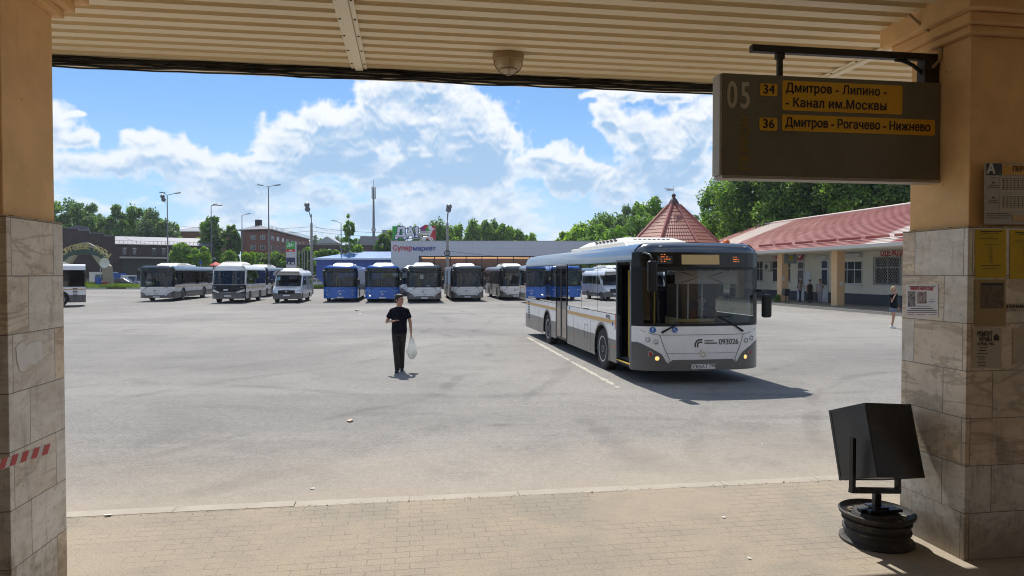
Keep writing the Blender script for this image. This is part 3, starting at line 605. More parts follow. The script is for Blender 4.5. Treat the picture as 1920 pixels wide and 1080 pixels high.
y3 = notice('pasted_sheet', 'browned old paper with a dark printed square pasted below the yellow sheet', FF, (1827, 524, 1885, 612), M_OLDP, 'notice')
FF.quad(FF.rect(1838, 530, 1881, 578), .0045, .001).build('dark_print', mat_photo('old_print', (.11, .085, .05), (.19, .14, .08)), y3)
bars(FF, y3, [(1840, 1879, 533, 4)], M_INK, .0055)
def torn(face, rect, seed, n=9, amp=.06):
    c = face.rect(*rect); rr = random.Random(seed); pts = []
    for i in range(4):
        a, b = c[i], c[(i+1) % 4]; L = math.hypot(b[0]-a[0], b[1]-a[1])
        for j in range(n):
            t = j/n; am = amp*L*(rr.random()-.5) if j and i in (1, 2) else 0
            pts.append((a[0]+(b[0]-a[0])*t+am, a[1]+(b[1]-a[1])*t+am*.6))
    return pts
M_WPAP = P('stained_white_paper', (.55, .47, .36), .85, var=.15, scale=9, dirt=.3, dirtcol=(.3, .22, .12))
y4 = tag(FF.quad(torn(FF, (1824, 617, 1878, 690), 3), .003).build('torn_notice', M_WPAP, rz=ANG), 'torn white roof repair notice in black capitals with a tear-off fringe', 'notice')
FF.txt('РЕМОНТ', 1846, 626, .044, M_INK, y4, .0045, .95, .001, fit=.118); FF.txt('КРЫШ', 1847, 636, .044, M_INK, y4, .0045, .95, .001, fit=.095); FF.txt('8 (926) 147-', 1848, 645, .030, M_INK, y4, .0045, .9, .0006, fit=.135)
bars(FF, y4, [(1836, 1850, 652, 1.6), (1834, 1848, 657, 1.6), (1832, 1852, 663, 1.2), (1830, 1846, 669, 1.4), (1834, 1846, 673, 1.4), (1832, 1848, 680, 1.4), (1834, 1846, 685, 1.4)], M_INK)
hs = MB(); a, z = FF.pt(1867, 632); hs.prism([FF.xyz(a+dx*.01, z+dz*.01, .0047) for dx, dz in ((-2, -2.5), (2.4, -2.5), (2.4, .6), (.2, 2.2), (-2, .6))], (0, .0005, 0)); hs.build('house_mark', M_INK, y4)
y5 = tag(FF.quad(FF.rect(1887, 569, 1921, 584), .003).build('paper_slip', M_WPAP, rz=ANG), 'small white paper slip reading ОХРАНА beside the browned paper', 'notice')
FF.txt('ОХРАНА', 1903, 575, .034, M_INK, y5, .0045, .95, .001); bars(FF, y5, [(1894, 1904, 581, 1.2)], M_INK)
tag(FF.quad(torn(FF, (1898, 614, 1950, 682), 5), .003).build('torn_notice', M_WPAP, rz=ANG), 'torn blank paper beside the roof repair notice', 'notice')
# left pillar: right-hand face seen from +u
class FaceR(Face):
    def xyz(s, a, z, d): return (s.val+d, a, z)
    def quad(s, pts, d, th=.0015): return MB().prism([s.xyz(a, z, d) for a, z in pts], (-th*.9, 0, 0))
    def pt(s, px, py): u, n, z = UN(at_pl(px, py, U, s.val)); return n, z
FL = FaceR('u', PU_L)
tag(FL.quad([FL.pt(*p) for p in ((29,651),(40,640),(47,648),(60,641),(77,639),(79,672),(70,676),(68,684),(52,681),(45,697),(36,695),(31,676))], .003).build('torn_notice', P('scraped_paper', (.84, .82, .78), .85, var=.1, scale=9, dirt=.3, dirtcol=(.4, .3, .2)), rz=ANG), 'torn white paper scrap stuck on the marble of the tape-marked pillar', 'notice')
tp = MB(); rt = FL; pts = [FL.pt(0, 862), FL.pt(84, 836), FL.pt(84, 853), FL.pt(0, 881)]
tape = tag(FL.quad(pts, .002).build('barrier_tape', P('white_tape', (.62, .56, .50), .5, var=.1, scale=9), rz=ANG), 'strip of red and white striped tape stuck across the marble tiles', 'tape')
for i in range(5):
    x = -3+20*i; FL.quad([FL.pt(x+6, 861-.31*(x+6)), FL.pt(x+17, 861-.31*(x+17)), FL.pt(x+11, 880-.33*(x+11)), FL.pt(x, 880-.33*x)], .0035, .001).build('red_stripe', P('tape_red', (.50, .035, .03), .5, var=.2, scale=9), tape)
# ------------------------------------------------------------------ litter bin on an old wheel rim
bc = at_z(1643, 1013, PZ); bn = thing('litter_bin', 'black tilted steel litter bin standing on an old truck wheel rim beside the pillar', 'litter bin', bc)
M_BIN = P('bin_black_paint', (.02, .02, .02), .42, var=.3, scale=9, dirt=.45, dirtcol=(.06, .05, .04), bmp=.3); M_RIM = P('rusty_rim', (.032, .029, .027), .7, var=.4, scale=14, dirt=.55, dirtcol=(.17, .13, .09), bmp=.8)
R = .264
MB().lathe([(R-.012, 0), (R-.004, .008), (R-.006, .020), (R-.028, .030), (R-.040, .05), (R-.046, .075), (R-.026, .088), (R-.026, .102), (R-.046, .115), (R-.042, .145), (R-.022, .158), (R-.022, .170), (R-.036, .178), (R-.02, .192), (R-.004, .205), (R+.004, .228), (R-.008, .236), (R-.02, .21), (R-.045, .19), (R-.07, .17), (R-.075, .06), (R-.05, .0)], 48, closed=True).build('wheel_rim', M_RIM, bn, smooth=35)
g = MB(); g.lathe([(.20, .10), (.192, .16), (.165, .212), (.15, .225), (0, .228)], 40); g.build('wheel_hub', M_RIM, bn, smooth=35)
rs = random.Random(5); g = MB()
for i in range(46):
    a = rs.uniform(0, 6.28); r = rs.uniform(.175, .208); s = rs.uniform(.010, .03); g.ball((r*cos(a), r*sin(a), .175+rs.uniform(-.01, .02)), (s, s*.8, s*.6), 6)
g.build('rubble', P('rubble', (.22, .19, .14), .95, var=.4, scale=30), bn)
g = MB(); g.box((0, 0, .24), (.29, .05, .022), rz=.15); g.box((.03, -.06, .246), (.27, .04, .022), rz=.15); g.box((0, 0, .262), (.12, .12, .014), rz=.15); g.build('base_plate', M_BIN, bn, bevel=.002)
sc_ = Y_ = bc.y
def bl(px, py, dy=0.0): p = at_y(px, py, Y_+dy); return p-bc
zx = bl(1642, 920).z; x0, x1 = bl(1597, 900).x, bl(1684, 900).x
g = MB(); g.bb(-.024, .024, -.024, .024, .266, zx-.02); g.build('post', M_BIN, bn, bevel=.002)
yl, yr = bl(1598, 919, -.14), bl(1683, 920, .06); yd = yr-yl; ya = atan2(yd.y, yd.x); g = MB(); g.box(((yl.x+yr.x)/2, (yl.y+yr.y)/2, (yl.z+yr.z)/2), (yd.length+.04, .036, .040), rz=ya, ry=-atan2(yd.z, math.hypot(yd.x, yd.y)))
zl = bl(1597, 826, -.14).z; g.box((yl.x, yl.y, (yl.z+zl)/2+.019), (.034, .034, zl-yl.z), rz=ya); zr2 = bl(1684, 850, .06).z; g.box((yr.x, yr.y, (yr.z+.02+zr2)/2), (.034, .034, zr2-yr.z-.02), rz=ya); g.build('yoke', M_BIN, bn, bevel=.002)
def bin_body():
    g = MB(); w2, d2, h, t = .20, .20, .535, .004; R3 = Matrix.Rotation(radians(-28), 3, 'Z') @ Matrix.Rotation(radians(-9.8), 3, 'Y') @ Matrix.Rotation(radians(-17), 3, 'X') @ Matrix.Rotation(radians(43), 3, 'Z')
    c = bl(1640, 830, .02)
    def b(c0, s):
        x, y, z = (q/2 for q in s); g.add([c+R3 @ (Vector(c0)+Vector((a*x, e*y, f*z))) for f in (-1, 1) for e in (-1, 1) for a in (-1, 1)], [(0,2,3,1),(4,5,7,6),(0,1,5,4),(2,6,7,3),(0,4,6,2),(1,3,7,5)])
    for e in (-1, 1):                        # folded hems along the rims and riveted corner strips
        for f in (-1, 1):
            b((e*(w2+.0035), 0, f*(h/2-.011)), (.0028, 2*d2+.008, .022)); b((0, e*(d2+.0035), f*(h/2-.011)), (2*w2+.001, .0028, .022)); b((e*(w2+.0035), f*(d2-.010), 0), (.0028, .024, h-.046)); b((f*(w2-.010), e*(d2+.0035), 0), (.0215, .0028, h-.046))
    b((-w2, 0, 0), (t, 2*d2+t, h)); b((w2, 0, 0), (t, 2*d2+t, h)); b((0, -d2, 0), (2*w2-t, t, h)); b((0, d2, 0), (2*w2-t, t, h)); b((0, 0, -h/2+.01), (2*w2-t, 2*d2-t, t))
    return g
bin_body().build('bin_body', M_BIN, bn, bevel=.0015)
# ------------------------------------------------------------------ litter on the ground
M_LEAF = P('dry_scrap', (.55, .42, .30), .8, var=.2, scale=20); M_SCR = P('paper_scrap', (.75, .73, .70), .8)
def scrap(label, px, py, size, mat, seed, z=0.0, cat='litter', nm='paper_scrap'):
    rr = random.Random(seed); g = MB(); n = 7
    up = [Vector((cos(2*pi*i/n)*size*rr.uniform(.7, 1.2), sin(2*pi*i/n)*size*.55*rr.uniform(.7, 1.2), rr.uniform(.004, size*.35))) for i in range(n)]
    g.add([Vector((0, 0, size*.4))]+up, [(0, i+1, (i+1) % n+1) for i in range(n)]); g.add([Vector((0, 0, size*.3))]+[u-Vector((0, 0, .003)) for u in up], [(0, (i+1) % n+1, i+1) for i in range(n)])
    o = g.build(nm, mat, loc=at_z(px, py, z)+Vector((0, 0, .003)), rz=rr.uniform(0, 3), fix=False); return tag(o, label, cat)
scrap('curled tan scrap lying alone on open asphalt below the walking man', 657, 790, .095, M_LEAF, 1)
scrap('small white scrap on asphalt close to the platform kerb', 586, 917, .03, M_SCR, 2)
scrap('white paper scrap lying on the kerb beside the tape-marked pillar', 203, 967, .035, M_SCR, 3, PZ+.003)
scrap('white stick-like scrap on the paving in the middle of the platform', 1357, 971, .022, M_SCR, 4, PZ)
scrap('pale scrap on the paving in front of the wheel-rim bin', 1405, 1048, .018, M_SCR, 6, PZ)
scrap('flattened white scrap on asphalt in front of the blue buses', 670, 583, .22, M_SCR, 7)
scrap('smaller white scrap on asphalt behind the walking man', 675, 589, .12, M_SCR, 9)
scrap('tiny white speck of paper on asphalt between the bus shadow and kerb', 1430, 834, .02, M_SCR, 5)
# ------------------------------------------------------------------ buses
M_WHITE = P('bus_white_paint', (.78, .78, .78), .28, var=.05, scale=1.5, dirt=.14, dirtcol=(.33, .30, .26), coat=.6, grime=.2)
M_SKIRT = P('bus_grey_paint', (.048, .051, .058), .35, var=.12, scale=2, dirt=.25, dirtcol=(.2, .18, .15), coat=.4, grime=.22)
M_CAP = P('bus_slate_paint', (.07, .09, .12), .24, var=.08, scale=2, coat=.6)
M_BLUE = P('bus_blue_paint', (.008, .125, .52), .25, var=.07, scale=2, coat=.6)
M_STRIPE = P('bus_ochre_stripe', (.58, .36, .14), .4, var=.08)
M_BLACK = P('bus_black_trim', (.007, .007, .008), .4, var=.1, spec=.3)
M_DISP = P('display_black_glass', (.005, .005, .005), .13, var=.05, spec=.35); M_MATTE = P('underside_black', (.02, .02, .02), .9)
M_POD = P('aircon_cream', (.66, .63, .56), .45, var=.08, dirt=.2, dirtcol=(.3, .27, .22))
M_TYRE = P('tyre_rubber', (.018, .018, .018), .85, var=.3, scale=12, dirt=.4, dirtcol=(.09, .08, .065))
M_STEEL = P('wheel_steel', (.46, .46, .45), .42, metal=.15, var=.15, scale=12, dirt=.3, dirtcol=(.14, .12, .10))
M_HUB = P('hub_black', (.03, .03, .03), .6)
M_GLS = glass('windscreen_glass', (.76, .79, .76), .7); M_GLF = glass('clear_side_glass', (.38, .40, .41), .9); M_GLT = glass('tinted_side_glass', (.10, .11, .12), 1.1)
M_INT = P('cabin_grey', (.10, .10, .095), .7); M_INTF = P('cabin_floor', (.10, .10, .10), .8); M_INTY = P('cabin_cream_panel', (.62, .52, .28), .6, var=.1)
M_SEAT = P('seat_blue', (.03, .06, .16), .8, var=.3, scale=30); M_POLE = P('yellow_handrail', (.66, .46, .05), .4)
M_LAMP = P('lamp_glass', (.62, .63, .64), .12, metal=.5, spec=.8); M_CHROME = P('lamp_ring', (.5, .5, .5), .25, metal=.9)
M_AMBER = P('lit_lamp', (.9, .55, .2), .2, emit=(1, .50, .14), es=.9); M_HEAD = P('lit_headlamp', (.9, .9, .9), .2, emit=(1, .97, .9), es=5)
M_ORANGE = P('beacon_orange', (.75, .16, .02), .3); M_LED = P('display_led', (.9, .2, .03), .4, emit=(1, .22, .03), es=.6)
M_LEDG = P('led_ground', (.03, .028, .026), .5); M_TAN = P('display_tan_board', (.52, .37, .15), .6, var=.1); M_PLATE = P('plate_white', (.72, .72, .70), .4); M_BADGE = P('badge_blue', (.01, .10, .38), .4); M_TEXT = P('vinyl_black', (.015, .015, .017), .4)
M_WVIN = P('vinyl_white', (.55, .6, .7), .45); M_REDL = P('red_lamp', (.45, .02, .02), .2); M_SCREEN = P('windscreen_sheet', (.66, .70, .74), .6)
M_PANE = P('door_tan_reflection', (.20, .15, .11), .12, var=.1, spec=.8)  # ground mirrored in the lower door glass, put into its base colour
def interp(tab, v):
    if v <= tab[0][0]: return tab[0][1]
    for (a, x), (b, y) in zip(tab, tab[1:]):
        if v <= b: return x+(y-x)*(v-a)/(b-a) if b > a else y
    return tab[-1][1]
class Spec: pass
def citybus_spec(short=False, w=1.31):
    S = Spec(); S.w = w; S.L = 12.0; S.bot = .28; S.sk = .78; S.wb = 1.33; S.wt = 2.47; S.top = 2.86; S.wheels = (2.45, 8.32); S.R = .57; S.tr = .48
    S.bow = lambda t: .12*t*t+.27*t**7
    S.rake = lambda x, z: .075*max(0.0, z-1.15)/1.2*(1-(abs(x)/S.w)**8) if abs(x) < S.w else 0
    S.edge = lambda z: S.bow(1); S.fr = .45
    S.cov = [(S.w, S.wt), (S.w-.012, 2.60), (S.w-.06, 2.72), (S.w-.17, 2.82), (S.w-.34, S.top)]
    S.ws = (1.17, 2.36); S.head = 2.66; S.doors = ((.46, 1.30), (5.72, 7.10))
    if short: S.L = 9.4; S.wheels = (2.2, 7.9); S.doors = ((.46, 1.30), (4.2, 5.6))
    return S
def fy(S, x, z): return S.bow(min(1, abs(x)/S.w))+S.rake(x, z)
def front(S, x0, x1, zlo, zhi, nx=14, nz=2, off=0.0, mb=None, mi=0):
    mb = mb or MB(); lo = zlo if callable(zlo) else (lambda x: zlo); hi = zhi if callable(zhi) else (lambda x: zhi)
    def fn(a, b): x = x0+(x1-x0)*a; z = lo(x)+(hi(x)-lo(x))*b; return (x, fy(S, x, z)-off, z)
    return mb.grid(fn, nx, nz, mi)
def side_panel(S, mb, s, z0, z1, y0, y1, off=0.0, mi=0, follow=True):
    """a band of the body side from y0 to y1 with the wheel arches cut out"""
    X = s*(S.w+off); zc = S.tr; R = S.R
    hw = lambda z: sqrt(max(0, R*R-(z-zc)**2))
    ws = [c for c in S.wheels if y0 < c < y1 and zc+R > z0]
    n = 7; zs = [z0+(z1-z0)*i/n for i in range(n+1)]
    start = [(S.edge(z) if follow and y0 <= S.edge(S.bot)+1e-6 else y0, z) for z in zs]
    full = [c for c in ws if zc+R >= z1]
    if full:
        left = start
        for c in full+[None]:
            right = [(c-hw(z), z) for z in zs] if c is not None else [(y1, z0), (y1, z1)]
            pts = right+left[::-1]; mb.poly([(X, y, z) for y, z in pts], mi)
            if c is not None: left = [(c+hw(z), z) for z in zs]
    else:
        bottom = []
        for c in ws:
            a0 = math.asin(min(1, max(-1, (z0-zc)/R)))
            bottom += [(c-R*cos(a), zc+R*sin(a)) for a in [a0+(pi-2*a0)*i/12 for i in range(13)]]
        pts = [start[0]]+[(y, z) for y, z in bottom]+[(y1, z0), (y1, z1)]+start[::-1][:-1]
        mb.poly([(X, y, z) for y, z in pts], mi)
def segs(S, s, y0, y1):
    out = []; a = y0
    for d0, d1 in (S.doors if s < 0 else ()):
        if d0 > a: out.append((a, d0))
        a = d1
    out.append((a, y1)); return out
def zroof(S, x):
    x = abs(x); t = [(a, z) for a, z in S.cov][::-1]
    return interp(t, x)
def shell(S, root, paint, skirt, cap, stripe):
    e0 = S.edge(S.bot); b = MB()
    front(S, -S.w, S.w, S.bot, S.ws[0], 22, 4, mb=b)
    for s in (-1, 1):
        for a, c in segs(S, s, e0, S.L): side_panel(S, b, s, S.sk, S.wb, a, c)
    b.poly([(-S.w, S.L, S.bot), (S.w, S.L, S.bot), (S.w, S.L, 1.75), (-S.w, S.L, 1.75)])
    body = b.build('body_shell', paint, root, smooth=40, fix=False)
    for s in (-1, 1):
        for a, c in segs(S, s, e0, S.L): b = MB(); side_panel(S, b, s, S.bot, S.sk, a, c); b.build('side_skirt', skirt, root, fix=False)
    if stripe:
        for s in (-1, 1):
            for a, c in segs(S, s, e0+.02, S.L-.02): b = MB(); side_panel(S, b, s, 1.115, 1.205, max(a, e0+.1), c, .003, follow=False); b.build('side_stripe', stripe, root, fix=False)
    b = MB(); cv = S.cov; nc = len(cv)
    for s in (-1, 1):
        b.grid(lambda u, v: (s*cv[min(nc-1, int(round(v*(nc-1))))][0], e0-.01+(S.L-e0+.01)*u, cv[min(nc-1, int(round(v*(nc-1))))][1]), 1, nc-1)
    b.build('roof_coving', cap, root, smooth=50, fix=False)
    b = MB(); xr = cv[-1][0]; y0 = fy(S, 0, S.head)+S.fr-.02
    b.grid(lambda u, v: (-xr+2*xr*u, y0+(S.L-y0)*v, S.top+.02*sin(pi*u)), 6, 1)
    b.poly([(-S.w, S.L, 2.3)]+[(-x, S.L, z) for x, z in cv]+[(x, S.L, z) for x, z in cv[::-1]]+[(S.w, S.L, 2.3)])
    b.build('roof_panel', S.roofmat if hasattr(S, 'roofmat') else paint, root, smooth=40, fix=False)
    b = MB(); prof = ((0, 0), (.012, .35), (.05, .7), (.14, .93), (S.fr, 1.0))
    def cf(u, v):
        x = -S.w+2*S.w*u; i = v*(len(prof)-1); k = int(min(len(prof)-2, math.floor(i))); t = i-k
        oy = prof[k][0]+(prof[k+1][0]-prof[k][0])*t; oz = prof[k][1]+(prof[k+1][1]-prof[k][1])*t
        zt = max(zroof(S, x), S.head+.02)+.004
        z_ = S.head+(zt-S.head)*oz; xc = interp([(z2, x2) for x2, z2 in S.cov], z_)+.003; x2 = max(-xc, min(xc, x))
        return (x2, fy(S, x, S.head)+oy, z_)
    b.grid(cf, 24, 8); b.build('roof_front_cap', cap, root, smooth=50, fix=False)
    b = MB(); b.poly([(-S.w+.02, e0, S.bot+.06), (S.w-.02, e0, S.bot+.06), (S.w-.02, S.L-.02, S.bot+.06), (-S.w+.02, S.L-.02, S.bot+.06)])
    b.poly([(-.95, e0, S.bot+.058), (.95, e0, S.bot+.058), (.7, .2, S.bot+.058), (-.7, .2, S.bot+.058)])
    for c in S.wheels:
        for s in (-1, 1):
            X0, X1 = s*(S.w-.40), s*(S.w-.004); pts = [(S.R+.015, a) for a in [pi*i/10 for i in range(11)]]
            for (r, a0), (r2, a1) in zip(pts, pts[1:]):
                b.poly([(X0, c-r*cos(a0), S.tr+r*sin(a0)), (X1, c-r*cos(a0), S.tr+r*sin(a0)), (X1, c-r*cos(a1), S.tr+r*sin(a1)), (X0, c-r*cos(a1), S.tr+r*sin(a1))])
            b.poly([(X0, c-S.R, S.bot), (X0, c+S.R, S.bot)]+[(X0, c-S.R*cos(a), S.tr+S.R*sin(a)) for a in [pi-pi*i/10 for i in range(11)]])
    b.build('underbody', M_MATTE, root, fix=False)
    return body
def wheel(S, root, s, c, steer=0.0):
    r = S.tr; wd = .29; o = thing('wheel', None, None); o.parent = root; o.location = (s*(S.w-.165), c, r); o.rotation_euler = (0, 0, steer)
    h = wd/2
    t = MB().lathe([(r*.60, -h*.9), (r*.80, -h), (r*.94, -h*.93), (r, -h*.72), (r, h*.72), (r*.94, h*.93), (r*.80, h), (r*.60, h*.9)], 30, axis='x').build('tyre', M_TYRE, o, smooth=35)
    q_ = s; g = MB(); g.lathe([(r*.61, q_*h*.86), (r*.63, q_*h*.97), (r*.57, q_*h*.95), (r*.54, q_*h*.55), (r*.34, q_*h*.50), (r*.30, q_*h*.62), (r*.17, q_*h*.66), (r*.16, q_*h*.95), (0, q_*h*.97)], 30, axis='x')
    rim = g.build('rim', M_STEEL, o, smooth=35)
    g = MB()
    for i in range(10):
        a = 2*pi*i/10; g.lathe([(.0, q_*h*.515), (r*.062, q_*h*.53)], 8, (0, r*.445*cos(a), r*.445*sin(a)), axis='x')
        g.lathe([(r*.03, q_*h*.6), (r*.03, q_*h*.74), (0, q_*h*.75)], 6, (0, r*.25*cos(a+.3), r*.25*sin(a+.3)), axis='x')
    g.lathe([(r*.14, q_*h*.96), (r*.12, q_*h*1.0), (0, q_*h*1.01)], 12, axis='x')
    g.build('hub', M_HUB, o, smooth=35)
def win_side(S, root, s, y0, y1, z0, z1, mat=None, follow=False, name='side_window'):
    X = s*(S.w-.006); f = MB()
    zs = [z0+(z1-z0)*i/6 for i in range(7)]
    lft = [((S.edge(z)+.02 if follow else y0), z) for z in zs]
    pts = [(y1, z0), (y1, z1)]+lft[::-1]
    f.poly([(X, y, z) for y, z in pts]); w_ = f.build(name, mat or getattr(S, 'gl', M_GLT), root, fix=False)
    return w_
def pillars(S, root, s, cuts, z0, z1, mat=M_BLACK):
    g = MB(); X = s*(S.w-.016)
    for c in cuts: g.box((X-s*.02, c, (z0+z1)/2), (.045, .085, z1-z0))
    g.build('window_pillar', mat, root)
def lamp(S, root, x, z, r, lens, name='headlight', ring=M_CHROME, off=.006):
    y = fy(S, x, z)-off; g = MB(); tilt = atan2(fy(S, x+.01, z)-fy(S, x-.01, z), .02)
    g.lathe([(r*1.0, 0), (r*1.0, -.012), (r*.84, -.016), (r*.80, -.004), (r*.80, 0)], 18, axis='y')
    o = g.build(name, ring, root, smooth=40, loc=(x, y+.004, z), rz=tilt)
    MB().lathe([(r*.79, -.002), (r*.6, -.012), (r*.25, -.018), (0, -.019)], 16, axis='y').build('lens', lens, o, smooth=60); return o
def badge(S, root, x, z, r, kind):
    y = fy(S, x, z)-.006; tilt = atan2(fy(S, x+.01, z)-fy(S, x-.01, z), .02)
    o = MB().lathe([(r, 0), (r, -.002), (0, -.0021)], 24, axis='y').build('access_badge', M_BADGE, root, loc=(x, y, z), rz=tilt)
    g = MB()
    if kind == 'walk':
        g.lathe([(.012, -.003), (0, -.0035)], 10, (0, 0, r*.62), axis='y')
        for pts in (((0, r*.45), (0, -.02)), ((0, -.02), (-.02, -r*.72)), ((0, -.02), (.022, -r*.72)), ((0, r*.35), (-.026, 0)), ((0, r*.35), (.026, 0))): g.tube([(a, -.003, b) for a, b in pts], .006, 4)
    else:
        g.lathe([(.011, -.003), (0, -.0035)], 10, (-.012, 0, r*.62), axis='y')
        g.tube([(-.008+.034*cos(t), -.003, -.018+.034*sin(t)) for t in [radians(100+26*i) for i in range(10)]], .005, 4)
        for pts in (((-.012, r*.45), (-.006, 0)), ((-.006, 0), (.024, 0)), ((.024, 0), (.04, -.04))): g.tube([(a, -.003, b) for a, b in pts], .006, 4)
    g.build('pictogram', M_WVIN, o)
def plate(S, root, x, z, parts, w_=.52, y=None):
    y = fy(S, x, z)-.012 if y is None else y
    o = MB().bb(-w_/2, w_/2, -.006, .004, -.056, .056).build('number_plate', M_PLATE, root, loc=(x, y, z), bevel=.002)
    g = MB(); a = .056; h = w_/2
    for bx in ((-h, h, .05, .055), (-h, h, -.055, -.05), (-h, -h+.005, -.05, .05), (h-.005, h, -.05, .05), (h*.5, h*.5+.004, -.05, .05)): g.bb(bx[0], bx[1], -.0075, -.0061, bx[2], bx[3])
    g.build('plate_border', M_TEXT, o)
    for (s, tx, tz, sz) in parts: text(s, sz, M_TEXT, 'plate_characters', o, M4(tx, tz, -.0085), .0008, .001, .92)
    return o
def arcs_logo(S, root, x, z, sc, mat):
    y = fy(S, x, z)-.006; g = MB()
    for r0, r1 in ((.115, .085), (.065, .035)):
        a = [pi/2+pi/2*i/6 for i in range(7)]
        out = [(r0*cos(t), r0*sin(t)) for t in a]; inn = [(r1*cos(t), r1*sin(t)) for t in a[::-1]]
        g.prism([(px*sc, 0, pz*sc) for px, pz in [(.05, r0)]+out+[(-r0, -.05)]+[(-r1, -.05)]+inn+[(.05, r1)]], (0, -.002, 0))
    g.build('operator_logo', mat, root, loc=(x, y, z))
def mirror(S, root, pts, c, size, name='mirror'):
    o = MB().box(c, size).build(name, M_BLACK, root, bevel=.045)
    MB().tube(pts, .022, 8).build('mirror_arm', M_BLACK, o, smooth=50)
def seats(S, root, rows, hi=.45):
    me = None
    for (x, y) in rows:
        if me is None:
            g = MB(); g.bb(-.2, .2, -.22, .2, .42, .5); g.box((0, .22, .8), (.42, .07, .7), rx=-.15); g.bb(-.05, .05, -.1, .1, 0, .42)
            o = g.build('passenger_seat', M_SEAT, root, bevel=.02); me = o
        else: o = me.copy(); COL.objects.link(o)
        o.location = (x, y, hi)
def cabin(S, root, fl=.42, door=True, dash=True):
    e = S.edge(S.bot)
    g = MB(); g.poly([(-S.w+.03, e+.05, fl), (S.w-.03, e+.05, fl), (S.w-.03, S.L-.05, fl), (-S.w+.03, S.L-.05, fl)]); g.build('cabin_floor', M_INTF, root, fix=False)
    g = MB(); xr = S.cov[-1][0]; g.poly([(-xr, .6, S.top-.1), (xr, .6, S.top-.1), (xr, S.L-.05, S.top-.1), (-xr, S.L-.05, S.top-.1)])
    g.bb(-S.w+.04, S.w-.04, S.L-.12, S.L-.06, fl, 1.74); g.build('cabin_lining', M_INT, root, fix=False)
def make_citybus(label, style):
    S = citybus_spec(style.get('short'), style.get('w', 1.31)); S.roofmat = style['roof']; S.gl = M_GLT if style.get('main') or style.get('short') else M_GLF; white = style['paint'] is M_WHITE
    root = thing('city_bus', label, 'bus', group=style.get('group'))
    shell(S, root, style['paint'], style['skirt'], style['cap'], M_STRIPE if white else None)
    # front: bumper, bonnet panel seams, windscreen
    bz = [(0, .50), (.66, .50), (.735, .415), (.86, .62), (1.0, .70), (1.27, .845)]
    if white:
        o = front(S, -S.w, S.w, S.bot-.002, lambda x: interp(bz, abs(x)), 60, 2, .005).build('front_bumper', style['skirt'], root, smooth=50, fix=False)
    g = MB()
    for s in (-1, 1):
        g.tube([(s*x, fy(S, x, z)-.004, z) for x, z in ((.90, 1.0), (.80, .72), (.70, .50), (.735, .44), (.80, .285))], .006, 5)
        g.tube([(s*x, fy(S, x, z)-.004, z) for x, z in ((1.25, 1.10), (1.05, 1.02), (.90, 1.0))], .005, 5)
    g.tube([(x*.9, fy(S, x*.9, 1.0)-.004, 1.0) for x in [-1+i/8 for i in range(17)]], .005, 5)
    g.tube([(x*.76, fy(S, x*.76, .63)-.003, .63) for x in [-1+i/8 for i in range(17)]], .003, 5)
    g.build('panel_seam', M_BLACK if not white else P('seam_grey', (.12, .12, .12), .6), root)
    z0, z1 = S.ws
    g = MB(); front(S, -S.w, -1.19, z0, z1, 3, 4, mb=g); front(S, 1.19, S.w, z0, z1, 3, 4, mb=g); front(S, -1.19, 1.19, z0, z0+.06, 14, 1, mb=g); front(S, -1.19, 1.19, z1-.05, z1, 14, 1, mb=g)
    g.build('windscreen_frame', M_BLACK, root, smooth=50, fix=False)
    front(S, -1.19, 1.19, z0+.06, z1-.05, 22, 8, -.004).build('windscreen', M_GLS, root, smooth=80, fix=False)
    front(S, -S.w, S.w, z1, S.head, 22, 3, .002).build('display_panel', M_DISP, root, smooth=60, fix=False)
    for s in (-1, 1): d = front(S, s*.62-.0, s*.62+.30 if s > 0 else s*.62-.30, z1+.07, S.head-.07, 4, 1, .006).build('led_display', M_LEDG, root, smooth=60, fix=True)
    rd = random.Random(3); g = MB()
    for s in (-1, 1):
        for k in range(4):
            zz = z1+.11+.045*k; n = rd.randint(2, 4); x0 = s*.77-.09
            if s > 0 and k == 3: continue
            for i in range(n):
                x = x0+.05*i+rd.uniform(0, .02); front(S, x, x+rd.uniform(.02, .045), zz, zz+.012, 1, 1, .0085, mb=g)
    if style.get('main'): g.build('led_segments', M_LED, d, fix=False)
    if style.get('main'): front(S, -.43, .38, z1+.055, S.head-.05, 6, 1, .006).build('display_board', M_TAN, root, fix=False)
    # wipers
    for s, (a, b, c) in ((-1, ((-.85, 1.06), (-.42, 1.25), (-.62, .38))), (1, ((.86, 1.07), (.34, 1.36), (-.30, .62)))):
        g = MB(); p = [Vector((x, fy(S, x, z)-.03, z)) for x, z in (a, ((a[0]+b[0])/2, (a[1]+b[1])/2+.02), b)]
        g.tube(p, [.020, .015, .010], 6); g.ball(p[0], .028, 8)
        g.tube([(x, fy(S, x, b[1])-.025, b[1]+.01*(x-b[0])) for x in [c[0]+(c[1]-c[0])*i/6 for i in range(7)]], .009, 5); g.build('wiper', M_BLACK, root, smooth=50)
    for s in (-1, 1):
        lamp(S, root, s*1.12, .905, .05, M_LAMP); lamp(S, root, s*.97, .865, .052, M_LAMP)
        lamp(S, root, s*1.07, .62, .05, M_REDL if white else M_LAMP, 'fog_lamp'); lamp(S, root, s*.945, .53, .052, M_AMBER if style.get('main') else (M_HEAD if style.get('lit') and s < 0 else M_LAMP))
    arcs_logo(S, root, -.07, .80, 1.0, M_TEXT if white else M_WVIN)
    emb = MB().lathe([(.075, 0), (.075, -.008), (.058, -.010), (.055, -.004), (.0, -.004)], 24, axis='y').build('maker_emblem', M_CHROME, root, smooth=40, loc=(.0, fy(S, 0, .63)-.003, .63))
    MB().tube([(-.04, -.008, -.012), (0, -.008, .016), (.04, -.008, -.012)], .007, 5).build('emblem_bar', M_CHROME, emb)
    tm = M_TEXT if white else M_WVIN
